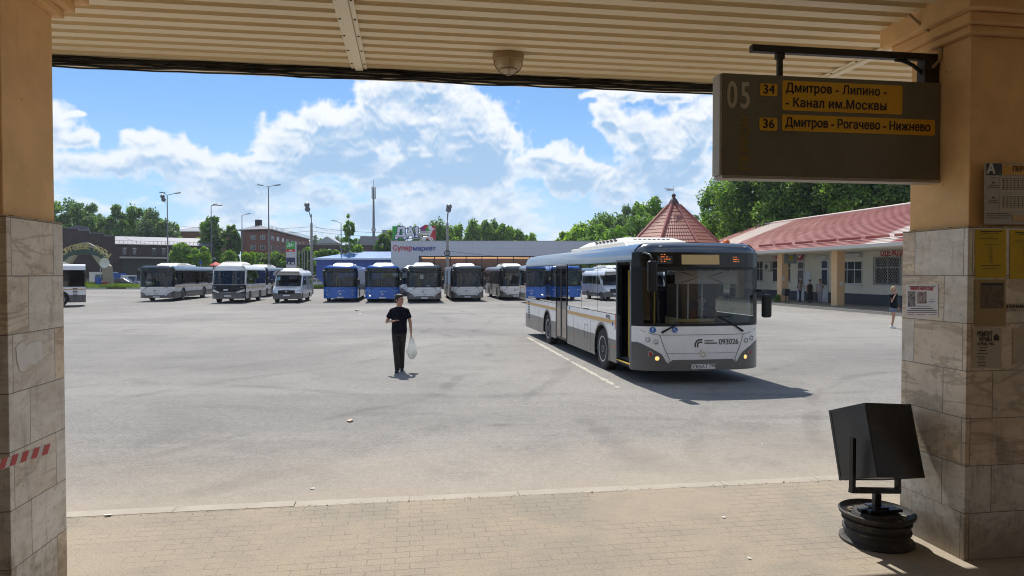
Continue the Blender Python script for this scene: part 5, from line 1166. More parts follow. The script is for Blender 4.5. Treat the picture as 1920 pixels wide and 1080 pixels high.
# ------------------------------------------------------------------ supermarket
YM = 101.0; M_PANEL = None
def mat_panel(name, col, sx, sz, seam=.02):
    m, k, b = newmat(name); c = coords(k); s = k.n('ShaderNodeSeparateXYZ'); k.L(c, s.inputs[0]); cb = k.n('ShaderNodeCombineXYZ'); k.L(k.m('ADD', s.outputs[0], s.outputs[1]), cb.inputs[0]); k.L(s.outputs[2], cb.inputs[1])
    br = k.n('ShaderNodeTexBrick', offset=0.0); k.L(cb.outputs[0], br.inputs['Vector'])
    for a, v in (('Scale', 1), ('Mortar Size', seam), ('Brick Width', sx), ('Row Height', sz), ('Mortar Smooth', .3)): br.inputs[a].default_value = v
    cc = k.mix(k.noise(c, .3, 4), tuple(x*.92 for x in col), tuple(x*1.06 for x in col)); cc = k.mix(k.m('MULTIPLY', br.outputs['Fac'], .35), cc, (.12, .12, .14)); k.L(cc, b.inputs['Base Color']); b.inputs['Roughness'].default_value = .38; b.inputs['Metallic'].default_value = .15; return m
M_PANEL = mat_panel('composite_panels', (.52, .54, .61), 7.6, 1.5, .018); M_ROOFG = P('flat_roof_grey', (.3, .3, .31), .8)
mx0, mx1 = at_y(733, 453, YM).x, 21.5; mt = hgt(453, YM); gz1 = hgt(481, YM); gx0 = at_y(785, 480, YM).x
sm = thing('supermarket', 'low grey-panelled supermarket with a long strip of glazing and red and blue lettering', 'shop', ((mx0+mx1)/2, YM, 0)); hx = (mx1-mx0)/2; g0 = gx0-(mx0+mx1)/2
g = MB(); g.bb(-hx, hx, 0, .25, gz1+.1, mt); g.bb(-hx, g0, 0, .25, 0, gz1+.1); g.bb(-hx, -hx+.25, .25, 28, 0, mt-.002); g.bb(hx-.25, hx, .25, 28, 0, mt-.002); g.bb(-hx+.25, hx-.25, 27.7, 28, 0, mt-.1); g.build('walls', M_PANEL, sm)
g = MB(); g.bb(-hx+.25, hx-.25, .25, 27.7, mt-.9, mt-.6); g.build('roof', M_ROOFG, sm)
g = MB(); g.bb(-hx-.03, hx+.03, -.03, .3, mt+.001, mt+.12); g.build('parapet_cap', P('cap_light', (.5, .5, .53), .4), sm)
g = MB(); g.bb(g0, hx-.25, .22, .26, 0, .1); n = 15
cols = [g0+(hx-.25-g0)*i/n for i in range(n+1)]
for x in cols: g.bb(x-.06, x+.06, .06, .2, 0, gz1+.1)
for z in (gz1-2.1, gz1+.04): g.bb(g0, hx-.25, .08, .18, z-.05, z+.05)
g.build('glazing_frame', M_BLACK, sm)
M_SHOPG = glass('shop_glass', (.55, .5, .47), .8)
for a, b in zip(cols, cols[1:]): MB().bb(a+.06, b-.06, .12, .13, .05, gz1).build('shop_window', M_SHOPG, sm)
M_SHOP = P('shop_interior', (.52, .31, .27), .8, var=.45, scale=1.1, dirt=.5, dirtcol=(.12, .06, .05)); g = MB(); g.bb(g0, hx-.3, 3.2, 3.4, 0, mt-1); g.build('shop_back_wall', M_SHOP, sm)
g = MB(); g.bb(g0, hx-.3, .4, 3.2, gz1-.02, gz1+.06); g.build('shop_ceiling', P('shop_ceiling', (.5, .36, .26), .8), sm)
g = MB(); g.bb(g0+.2, hx-.5, 1.5, 1.62, gz1-.16, gz1-.06); g.bb(g0+.2, hx-.5, 2.5, 2.62, gz1-.24, gz1-.14); g.build('ceiling_light', P('shop_tube', (1, .8, .5), .5, emit=(1, .68, .36), es=1.6), sm)
T_RED = P('letter_red', (.50, .03, .05), .4); T_NAVY = P('letter_navy', (.03, .05, .30), .4); T_WHT = P('letter_white', (.74, .76, .80), .4)
def on_front(px, py, Y): p = at_y(px, py, Y); return p.x, p.z
def fit_text(s, x0, x1, z0, z1, mat, par, y, root_x=0.0, bold=.02, ext=.03):
    o = text(s, 1.0, mat, 'lettering', par, None, ext, bold); vs = o.data.vertices
    xs = [v.co.x for v in vs]; ys = [v.co.y for v in vs]; a, b, c, d = min(xs), max(xs), min(ys), max(ys)
    for v in vs: v.co = Vector((x0+(v.co.x-a)/(b-a)*(x1-x0)-root_x, y-v.co.z, z0+(v.co.y-c)/(d-c)*(z1-z0)))
    return o
cx = (mx0+mx1)/2
a, z1 = on_front(737, 459.5, YM); b, z0 = on_front(773, 470.5, YM); c2, _ = on_front(817, 470, YM)
l1 = fit_text('Супер', a, b, z0-.15, z1, T_RED, sm, -.06, cx); l2 = fit_text('маркет', b+.12, c2, z0-.15, z1-.25, T_NAVY, sm, -.06, cx)
# rooftop sign
a, zt = on_front(735, 424, YM); b, zb = on_front(816, 450.5, YM); rs = thing('rooftop_sign', 'rooftop shop sign ДА! with green and red ends and a trolley emblem', 'sign', ((a+b)/2, YM+.3, mt+.13)); hw = (b-a)/2; Z = lambda py: on_front(0, py, YM)[1]-mt-.13; X = lambda px: on_front(px, 0, YM)[0]-(a+b)/2
M_SGRN = P('sign_green', (.03, .36, .04), .45); M_SRED = P('sign_red', (.52, .02, .03), .45)
MB().bb(-hw, X(752), 0, .12, Z(449), Z(424)).build('green_panel', M_SGRN, rs); MB().bb(X(799), hw, 0, .12, Z(449), Z(424)).build('red_panel', M_SRED, rs)
g = MB()
for z in (Z(447), Z(428)): g.bb(-hw, hw, .14, .22, z-.06, z+.06)
for x in (-hw*.9, -hw*.3, hw*.3, hw*.9): g.bb(x-.06, x+.06, .14, .22, 0, Z(425)); g.tube([(x, .2, Z(428)), (x, 1.8, 0)], .05, 5)
g.build('frame', M_STEEL, rs)
for (s, p0, p1, q0, q1) in (('Д', 739, 759.5, 425.5, 448.5), ('А', 760, 775.5, 425, 445), ('!', 777, 783, 424.5, 445)):
    w_ = .22; o = fit_text(s, X(p0)-w_*.5, X(p1)+w_*.5, Z(q1)-w_*.5, Z(q0)+w_*.5, T_NAVY, rs, -.05, bold=.10, ext=.04); o.name = 'letter_outline'
    fit_text(s, X(p0), X(p1), Z(q1), Z(q0), T_WHT, rs, -.16, bold=.045, ext=.03)
g = MB(); T = [(X(x), -.1, Z(y)) for x, y in ((813, 429), (809, 430), (803, 444), (792, 445))]; g.tube(T, .13, 6)
for yy, x0, x1 in ((434, 788, 808), (437, 789, 807), (440, 791, 805)): g.tube([(X(x0), -.1, Z(yy)), (X(x1), -.1, Z(yy))], .09, 6)
g.tube([(X(795), -.1, Z(444)), (X(806), -.1, Z(447))], .10, 6)
for x in (793, 807): g.lathe([(.28, -.14), (.28, -.04), (.1, -.03), (.1, -.15)], 14, (X(x), 0, Z(448)), axis='y', closed=True)
g.build('trolley', T_WHT, rs, smooth=50)
for (x, y, rr_, mt_) in ((794, 430, .55, P('fruit_plum', (.25, .02, .14), .5)), (800, 429.5, .6, M_SGRN), (797, 426.5, .45, T_RED), (804, 428, .45, T_WHT)): MB().lathe([(rr_, -.02), (rr_, -.07), (0, -.08)], 16, (X(x), 0, Z(y)), axis='y').build('goods', mt_, rs)
# ------------------------------------------------------------------ pylon, blue hall, back fence
p = gpos(546.5, 96.0); py_ = thing('shop_pylon', 'tall narrow pylon sign with green ДА! panel and a dark blue panel below', 'sign', p); q9 = lambda py: hgt(py, 96.0); hw = 9.5*96/F
g = MB(); g.bb(-hw, hw, -.15, .15, 0, q9(453.5)); g.build('pylon_body', P('pylon_grey', (.50, .50, .53), .5), py_)
g = MB(); g.bb(-hw+.06, hw-.16, -.19, -.151, q9(467), q9(454)); o = g.build('green_panel', M_SGRN, py_); fit_text('ДА!', -hw*.7, hw*.5, q9(463.5), q9(456.5), T_WHT, o, -.2, 0, .03, .01)
g = MB(); g.bb(-hw+.06, hw-.16, -.19, -.151, q9(472), q9(467.2)); o = g.build('red_panel', M_SRED, py_); MB().bb(-.25, .2, -.2, -.191, q9(470.5), q9(469)).build('trolley_mark', T_WHT, o)
g = MB(); g.bb(-hw+.06, hw-.16, -.19, -.151, q9(496), q9(483)); o = g.build('navy_panel', P('pylon_navy', (.02, .02, .08), .5), py_)
text('P', .42, T_WHT, 'lettering', o, M4(-.28, q9(493.5), -.195), .004, .01); g = MB(); g.prism([(x, -.2, q9(493.5)+z) for x, z in ((.0, -.04), (.3, -.04), (.3, -.13), (.5, .02), (.3, .17), (.3, .08), (.0, .08))], (0, .008, 0)); g.build('arrow', T_WHT, o)
YH = 103.5; hx0, hx1 = at_y(590, 0, YH).x, at_y(745, 0, YH).x; ez = hgt(485.5, YH); bh = thing('blue_hall', 'long low blue-walled hall with pale blue pitched metal roof beside the supermarket', 'building', (hx0, YH, 0)); L = hx1-hx0
M_HALL = mat_panel('blue_profiled_wall', (.02, .07, .34), .3, 9, .03); M_HROOF = P('blue_metal_roof', (.13, .25, .55), .35, var=.08, scale=.6)
g = MB(); g.bb(0, L, 0, 10, 0, ez); g.build('walls', M_HALL, bh); rz_ = hgt(472.3, YH+5)
g = MB(); pts = [(-.4, -.5, ez), (L, -.5, ez), (L, 6, rz_), (4.8, 6, rz_)]; g.prism(pts, (0, 0, .08)); g.prism([(-.4, -.5, ez), (4.8, 6, rz_), (-.4, 12, ez)], (0, 0, .08)); g.prism([(L, 12, ez), (-.4, 12, ez), (4.8, 6, rz_), (L, 6, rz_)], (0, 0, .08)); g.build('roof', M_HROOF, bh)
g = MB(); g.bb(-.42, L, -.56, -.5, ez-.16, ez+.09); g.build('eaves_trim', P('eaves_pale', (.4, .5, .68), .5), bh)
# ------------------------------------------------------------------ brown brick building with arch, red brick building
def mat_brick(name, a, b_):
    m, k, b = newmat(name); c = coords(k); s = k.n('ShaderNodeSeparateXYZ'); k.L(c, s.inputs[0]); cb = k.n('ShaderNodeCombineXYZ'); k.L(k.m('ADD', s.outputs[0], s.outputs[1]), cb.inputs[0]); k.L(s.outputs[2], cb.inputs[1])
    br = k.n('ShaderNodeTexBrick'); k.L(cb.outputs[0], br.inputs['Vector'])
    for q_, v in (('Scale', 1), ('Mortar Size', .012), ('Brick Width', .26), ('Row Height', .085)): br.inputs[q_].default_value = v
    br.inputs['Color1'].default_value = (*a, 1); br.inputs['Color2'].default_value = (*b_, 1); br.inputs['Mortar'].default_value = (*[x*1.15 for x in b_], 1)
    cc = k.mix(k.m('MULTIPLY', k.ss(k.noise(c, .35, 5, .65), .45, .7), .4), br.outputs['Color'], tuple(x*.55 for x in a)); k.L(cc, b.inputs['Base Color']); b.inputs['Roughness'].default_value = .85; return m
M_BRB = mat_brick('dark_brown_brick', (.040, .026, .024), (.062, .04, .036)); M_BRR = mat_brick('red_brick', (.20, .075, .055), (.27, .105, .075)); M_SHEETR = P('grey_metal_roof', (.17, .165, .19), .45, var=.12, scale=.4); M_DGL = P('dark_window_glass', (.03, .035, .04), .08, spec=.9); M_WFR = P('white_window_frame', (.6, .6, .6), .5)
def windows(par, rects, y, frame=M_WFR, mull=1, pane=M_DGL, fw=.07, sill=None, proud=.03):
    for (x0, x1, z0, z1) in rects:
        g = MB(); g.bb(x0, x1, y-proud, y+.02, z0, z0+fw); g.bb(x0, x1, y-proud, y+.02, z1-fw, z1); g.bb(x0, x0+fw, y-proud, y+.02, z0+fw, z1-fw); g.bb(x1-fw, x1, y-proud, y+.02, z0+fw, z1-fw)
        for i in range(mull): x = x0+(x1-x0)*(i+1)/(mull+1); g.bb(x-fw/2, x+fw/2, y-proud+.004, y+.02, z0+fw, z1-fw)
        zz = z0+(z1-z0)*.66; g.bb(x0+fw, x1-fw, y-proud+.007, y+.02, zz-fw/2, zz+fw/2)
        o = g.build('window', frame, par); MB().bb(x0+.02, x1-.02, y-.008, y+.018, z0+.02, z1-.02).build('pane', pane, o)
YB = 120.0; pL, pM, pR = gpos(60, YB-6), gpos(216, YB), gpos(400, YB+9)
d1 = (pM-pL); bb1 = thing('brick_building', 'dark brown brick market hall with stepped parapet and small upper windows', 'building', pL, atan2(d1.y, d1.x)); L1 = d1.length; kz = lambda py, Y=YB: hgt(py, Y)
g = MB(); sx = [0, L1*.30, L1*.545, L1*.68, L1*.86, L1]; sz_ = [427, 431, 434.5, 439, 443.5]
for (a, b), z in zip(zip(sx, sx[1:]), sz_): g.bb(a+.001, b, 0, 14, 0, kz(z))
g.build('front_wall', M_BRB, bb1)
g = MB()
for (a, b), z in zip(zip(sx, sx[1:]), sz_): g.bb(a, b+.05, -.12, 14.1, kz(z)+.003, kz(z)+.16)
g.build('parapet_cap', M_SHEETR, bb1)
d2 = pR-pM; ang2 = atan2(d2.y, d2.x)-atan2(d1.y, d1.x); L2 = d2.length
wing = MB(); Rz = Matrix.Rotation(ang2, 3, 'Z'); tw = lambda x, y, z: Vector((L1, 0, 0))+Rz @ Vector((x, y, 0))+Vector((0, 0, z))
def obx(x0, x1, y0, y1, z0, z1): return [(tw(x, y, z)) for z in (z0, z1) for (x, y) in ((x0, y0), (x1, y0), (x1, y1), (x0, y1))]
BX = [(3,2,1,0),(4,5,6,7),(0,1,5,4),(1,2,6,5),(2,3,7,6),(3,0,4,7)]
hw_ = kz(458.5); wing.add(obx(.02, L2, 0, 12, 0, hw_), BX); wing.build('side_wing', M_BRB, bb1)
g = MB(); g.add([tw(0, -.5, hw_+.01), tw(L2, -.5, hw_+.01), tw(L2, 7, hw_+1.7), tw(0, 7, hw_+1.7), tw(0, -.5, hw_+.11), tw(L2, -.5, hw_+.11), tw(L2, 7, hw_+1.8), tw(0, 7, hw_+1.8)], BX); g.build('metal_roof', M_SHEETR, bb1)
g = MB()
for i in range(24): g.add([v+Vector((0, 0, .0)) for v in obx(L2*i/24, L2*i/24+.05, .25, .3, hw_+.2, hw_+.75)], BX)
g.add(obx(0, L2, .25, .3, hw_+.7, hw_+.75), BX); g.build('snow_rail', M_SHEETR, bb1)
for x in [1.2+1.55*i for i in range(int(L2/1.55)-1)]:
    if random.Random(int(x*10)).random() < .2: continue
    g = MB(); g.add(obx(x, x+.55, -.03, .02, kz(477), kz(465.5)), BX); o = g.build('window', P('window_pale', (.12, .12, .12), .4) if x < 2 else bpy.data.materials['window_pale'], bb1); g = MB(); g.add(obx(x+.06, x+.49, -.05, -.031, kz(476.3), kz(466.8)), BX); g.build('pane', M_DGL, o); g = MB(); g.add(obx(x-.06, x+.61, -.06, .0, kz(465.4), kz(464.2)), BX); g.build('lintel', M_WFR, o)
g = MB(); g.add(obx(.6, L2, -2.6, -.02, kz(484.5), kz(481.5)), BX); g.build('awning', P('awning_pale', (.42, .40, .34), .6), bb1)
g = MB(); g.add(obx(1.2, L2, -1.2, -1.15, 0, kz(485)), BX); g.build('shop_front', P('dark_green_front', (.015, .022, .018), .5), bb1)
windows(bb1, [(L1*.60, L1*.68, kz(478), kz(468)), (L1*.73, L1*.80, kz(480), kz(470))], 0, P('window_brown', (.10, .08, .07), .5))
g = MB()
for x in (L1*.42, L1*.5, L1*.57): g.bb(x, x+1.1, 5, 6.2, kz(436), kz(424)); 
for x in (L1*.5,): g.prism([(x-.5, 4.6, kz(424)), (x+1.9, 4.6, kz(424)), (x+.6, 4.6, kz(421.5))], (0, 2, 0))
g.build('roof_vent', M_SHEETR, bb1)
# ornamental gate arch
YA = 106.0; pa = gpos(160, YA); ar = thing('gate_arch', 'arched market gate with yellow letters along its green curved band', 'arch', pa)
Rr = 5.6; zc = kz(457, YA)-Rr-.6
def arcp(t, r): return (r*sin(t), zc+r*cos(t))
TH = radians(42)
g = MB(); ts = [-TH+2*TH*i/20 for i in range(21)]; out = [arcp(t, Rr) for t in ts]; inn = [arcp(t, Rr-1.0) for t in ts[::-1]]; g.prism([(x, -.25, z) for x, z in out+inn], (0, .5, 0)); g.build('curved_band', P('arch_green', (.03, .07, .05), .6), ar)
g = MB(); t2 = [-.45+.9*i/12 for i in range(13)]; g.prism([(x, -.2, z) for x, z in [arcp(t, Rr+.05) for t in t2]]+[(x*.9, -.2, z+.75*cos(t*3.3)+.02) for t, (x, z) in [(t, arcp(t, Rr+.05)) for t in t2[::-1]]], (0, .4, 0)); g.build('crest_plate', P('arch_stone', (.30, .27, .22), .8), ar)
s_ = 'ТОРГОВЫЕ РЯДЫ'; M_ALET = P('arch_letters', (.50, .40, .12), .5)
for i, ch_ in enumerate(s_):
    if ch_ == ' ': continue
    t = -TH*.93+2*TH*.93*i/(len(s_)-1); x, z = arcp(t, Rr+.12); text(ch_, 1.15, M_ALET, 'lettering', ar, M4(x, z, -.3, -t), .04, .03)
g = MB()
for s in (1, -1):
    pts = [(s*1.2, arcp(.2, Rr-1.0)[1]), (s*2.2, arcp(.42, Rr-1.0)[1]), (s*4.0, 3.4), (s*4.35, 0), (s*3.1, 0), (s*2.75, 3.0)]
    g = MB(); g.prism([(x, -.35, z) for x, z in pts], (0, .7, 0)); g.build('leg', P('arch_cream', (.36, .30, .20), .7) if s > 0 else bpy.data.materials['arch_cream'], ar)
pd = gpos(197, 104.5); sd = thing('satellite_dish', 'round white satellite dish on a post in front of the brown building', 'dish', pd); zd = kz(493, 104.5)
MB().lathe([(0, .18), (.30, .16), (.6, .06), (.78, -.10), (.76, -.13), (.55, -.02), (.28, .06), (0, .09)], 24, (0, 0, zd), axis='y').build('reflector', P('dish_white', (.72, .70, .62), .5), sd, smooth=60); g = MB(); g.tube([(-.9, .3, 0), (-.9, .3, zd-.8), (0, .25, zd)], .07, 6); g.build('post', M_STEEL, sd)
YR = 140.0; kr = lambda py: hgt(py, YR); pA, pB, pC = gpos(452, YR+3), gpos(504, YR), gpos(580, YR+42); rb = thing('brick_building', 'red brick two-storey building with white window frames and grey hipped roof', 'building', pB); ht = kr(431)
la = (pA-pB); lc = (pC-pB)
g = MB(); g.prism([(0, 0, 0), (la.x, la.y, 0), (la.x+lc.x, la.y+lc.y, 0), (lc.x, lc.y, 0)], (0, 0, ht)); g.build('walls', M_BRR, rb)
ctr = (la+lc)*.5; dl = la.normalized(); dc = lc.normalized(); ov = .6
e1, e2, e3, e4 = (-dl-dc)*ov, la+(dl-dc)*ov, la+lc+(dl+dc)*ov, lc+(dc-dl)*ov; z = Vector((0, 0, 1)); rt = kr(418)
r1, r2 = la*.5+dc*3.2, la*.5+lc-dc*3.2
g = MB(); hb = ht+.02
g.add([e1+z*hb, e2+z*hb, e3+z*hb, e4+z*hb, r1+z*rt, r2+z*rt, e1+z*(hb+.18), e2+z*(hb+.18), e3+z*(hb+.18), e4+z*(hb+.18)], [(0,3,2,1),(0,1,7,6),(1,2,8,7),(2,3,9,8),(3,0,6,9),(6,7,4),(7,8,5,4),(8,9,5),(9,6,4,5)]); g.build('hipped_roof', M_SHEETR, rb, fix=True)
g = MB(); c_ = r1*.8+la*.1; g.box((r1.x, r1.y, rt+.3), (1.1, 1.1, 1.4)); g.build('chimney', M_BRB, rb)
def wall_windows(par, o0, d, n, start, step, w_, z0, z1, nrm):
    for i in range(n):
        p0 = o0+d*(start+step*i); p1 = p0+d*w_; off = nrm*.04
        g = MB(); g.prism([p0+z*z0, p1+z*z0, p1+z*z1, p0+z*z1], off); o = g.build('window', M_WFR, par)
        for (fa, fb) in ((.08, .46), (.54, .92)):
            for (ga, gb) in ((.06, .60), (.66, .95)):
                g = MB(); h = z1-z0; g.prism([p0+d*w_*fa+z*(z0+h*ga), p0+d*w_*fb+z*(z0+h*ga), p0+d*w_*fb+z*(z0+h*gb), p0+d*w_*fa+z*(z0+h*gb)], nrm*.045); g.build('pane', M_DGL, o)
n1 = Vector((dl.y, -dl.x, 0)); n1 = n1 if n1.y < 0 else -n1; n2 = Vector((dc.y, -dc.x, 0)); n2 = n2 if n2.x > 0 else -n2
for zz0, zz1 in ((kr(449), kr(440.5)), (kr(468), kr(459))):
    wall_windows(rb, Vector((0, 0, 0)), dl, 2, .9, 2.6, 1.25, zz0, zz1, n1)
    wall_windows(rb, Vector((0, 0, 0)), dc, 8, 2.2, 4.6, 2.0, zz0, zz1, n2)
g = MB()
for i in range(40): p0 = e1+(e4-e1)*(i/40); g.box((p0.x, p0.y, hb+.5), (.05, .05, .6))
g.tube([e1+z*(hb+.8), e4+z*(hb+.8)], .03, 4); g.build('snow_rail', M_SHEETR, rb)
p2 = gpos(366, 165); rb2 = thing('brick_building', 'far low red brick block with grey roof left of the red brick building', 'building', p2); MB().bb(-5.5, 5.5, 0, 12, 0, hgt(434, 165)).build('walls', M_BRR, rb2); zt = hgt(434, 165); g = MB(); g.prism([(-6, -.5, zt+.01), (6, -.5, zt+.01), (4.5, 6, hgt(426.5, 170)), (-3, 6, hgt(426.5, 170))], (0, 0, .1)); g.build('roof', M_SHEETR, rb2)
# far blocks
p3 = gpos(704, 235); fb = thing('apartment_block', 'distant grey flat-roofed block behind the antenna mast', 'building', p3); M_FAR = P('far_grey_wall', (.22, .22, .25), .8); zf = hgt(443, 235); g = MB(); g.bb(-5.2, 5.2, 0, 10, 0, zf); g.bb(1.6, 4.8, 2, 6, zf, zf+.8); g.build('walls', M_FAR, fb); windows(fb, [(2.6, 3.6, zf*.7, zf*.82)], 0, M_FAR, 0)
p3 = gpos(726, 210); fb = thing('apartment_block', 'pale far block with small windows half behind trees, left of the rooftop sign', 'building', p3); zf = hgt(431, 210); MB().bb(-1.5, 3.2, 0, 9, 0, zf).build('walls', P('far_pale_wall', (.36, .36, .36), .8), fb); windows(fb, [(-.9+1.2*i, -.3+1.2*i, zf-2.6-2.8*j, zf-1.2-2.8*j) for i in range(3) for j in range(2)], 0, M_WFR, 0)
p3 = gpos(612, 300); fb = thing('house', 'small distant house with pale roof below far trees', 'house', p3); MB().bb(-4, 5, 0, 8, 0, hgt(456, 300)).build('walls', P('far_house_wall', (.25, .22, .2), .8), fb); z4 = hgt(456, 300); g = MB(); g.prism([(-4.6, -.5, z4+.02), (5.6, -.5, z4+.02), (.5, -.5, z4+3)], (0, 9, 0)); g.build('roof', P('far_house_roof', (.34, .36, .40), .6), fb)
g = MB(); pw = gpos(640, 165); g.bb(-17, 14, 0, .4, 0, hgt(459.5, 165)); o = g.build('boundary_wall', P('boundary_wall_brown', (.09, .05, .045), .8), loc=pw); tag(o, 'long dark brown wall behind the blue hall and the roadside trees', 'wall')
# ------------------------------------------------------------------ lamps, mast, wires
M_POLE_ = P('galvanised_pole', (.20, .21, .22), .55, metal=.3, var=.15); M_CONC = P('concrete_pole', (.27, .26, .24), .85, var=.2, scale=3); M_LHEAD = P('lamp_head_grey', (.12, .13, .14), .5)
def lamp_post(label, px, Y, top, arms, floods=(), conc=None, flags=()):
    p = gpos(px, Y); t = thing('street_lamp', label, 'street lamp', p); H = hgt(top, Y); m = Y/F
    g = MB()
    if conc: zc_ = hgt(conc, Y); g.tube([(0, 0, 0), (0, 0, zc_)], [.19, .13], 8); g2 = MB(); fx = floods[0][0]*m; g2.tube([(0, 0, zc_-.4), (0, 0, zc_+1.0), (fx*.15, 0, H-1.4), (fx*.6, 0, H-.5), (fx, 0, H+.1)], .05, 7); g2.build('upper_tube', M_POLE_, t, smooth=50); g.build('pole', M_CONC, t, smooth=50)
    else: g.tube([(0, 0, 0), (0, 0, H)], [.12, .06], 8); g.build('pole', M_POLE_, t, smooth=50)
    for (dx, dy) in arms:
        ax, az_ = dx*m, -dy*m; o = MB().tube([(0, 0, H), (ax*.9, 0, H+az_)], .04, 6).build('arm', M_POLE_, t)
        MB().box((ax, 0, H+az_), (.75, .28, .12), ry=-.12 if ax > 0 else .12).build('luminaire', M_LHEAD, o, bevel=.03)
    for (dx, dy) in floods:
        ax, az_ = dx*m, -dy*m; o = MB().tube([(ax, 0, H+az_), (ax*.3, 0, H+az_-.5)], .03, 5).build('arm', M_POLE_, t); MB().lathe([(.12, -.1), (.30, .12), (.30, .2), (0, .22)], 12, (ax, 0, H+az_), axis='y').build('floodlight', M_LHEAD, o, smooth=50)
    return t
lamp_post('street lamp with two arms and two floodlights, above the white dark-windscreen bus', 315, 92, 366, [(-9, -5), (20, -4)], [(-10, 2), (-8, 8)])
lamp_post('street lamp with two short arms rising from the conifers left of the red brick building', 397, 110, 386, [(8, -3), (17, -1)])
lamp_post('street lamp with one short arm in front of the red brick wall corner', 454.5, 118, 404, [(12, -3)])
lamp_post('tallest street lamp, T-shaped with two equal arms', 504.5, 86, 350, [(-15, -3), (17, -3)])
lamp_post('concrete lamp post with curved top and two floodlights beside the pylon sign', 584.5, 76, 384, [], [(-9, 0), (-8, 8)], 418)
lamp_post('thin street lamp with one arm pointing left above the blue hall', 640, 105, 418, [(-13, -4)])
t = lamp_post('lamp post with two floodlights and a hung ring before the supermarket', 839, 72, 387, [], [(3, 0), (2, 6)], 418)
MB().lathe([(.28+.05*cos(a), .05*sin(a)) for a in [2*pi*i/8 for i in range(8)]], 20, (0, -.2, hgt(475, 72)), axis='y', closed=True).build('ring', M_BLACK, t, smooth=60)
pm = gpos(701, 205); am = thing('antenna_mast', 'tall lattice-like antenna mast with panel antennas at its top', 'mast', pm); H = hgt(352, 205)
MB().tube([(0, 0, 0), (0, 0, H*.55), (0, 0, H)], [.55, .40, .22], 8).build('mast_tube', M_POLE_, am, smooth=50); g = MB()
for i in range(3): a = i*2.1; g.box((cos(a)*.5, sin(a)*.5, H-1.6), (.35, .3, 3.6), rz=a)
g.box((0, 0, H*.55), (1.1, 1.1, .9)); g.build('panel_antenna', P('antenna_white', (.5, .5, .52), .5), am); MB().tube([(0, 0, H), (0, 0, H+2.4)], .06, 5).build('lightning_rod', M_POLE_, am)
M_WIRE = P('wire_black', (.03, .03, .03), .7)
def wire(label, pts, sag=.8, r=.016):
    q_ = []
    for a, b in zip(pts, pts[1:]):
        for i in range(13): t = i/12; q_.append(a.lerp(b, t)-Vector((0, 0, sag*4*t*(1-t))))
    o = MB().tube(q_, r, 4).build('overhead_wire', M_WIRE); tag(o, label, 'wire', 'overhead wires strung between the lamp posts')
PT = lambda px, py, Y: at_y(px, py, Y)
for (lb, pts) in (('overhead wire', [PT(315, 421, 92), PT(584, 425, 76), PT(839, 430, 72)]), ('', [PT(315, 432, 92), PT(584, 433, 76), PT(839, 437, 72)]), ('', [PT(584, 420, 76), PT(640, 430, 105)]), ('', [PT(232, 445, 105), PT(315, 456, 92), PT(397, 470, 110)]), ('', [PT(839, 470, 72), PT(1090, 478, 86)])):
    wire('thin dark overhead wire sagging between lamp posts across the lot', pts, .5)
fpst = MB().bb(-.05, .05, -.05, .05, 0, hgt(468, 96)).build('fence_post', M_CONC); fpst.location = gpos(561, 97); tag(fpst, 'thin grey post standing in a row right of the pylon sign', 'post', 'posts beside the pylon sign')
for px in (567, 571, 577): c = fpst.copy(); COL.objects.link(c); c.location = gpos(px, 97)
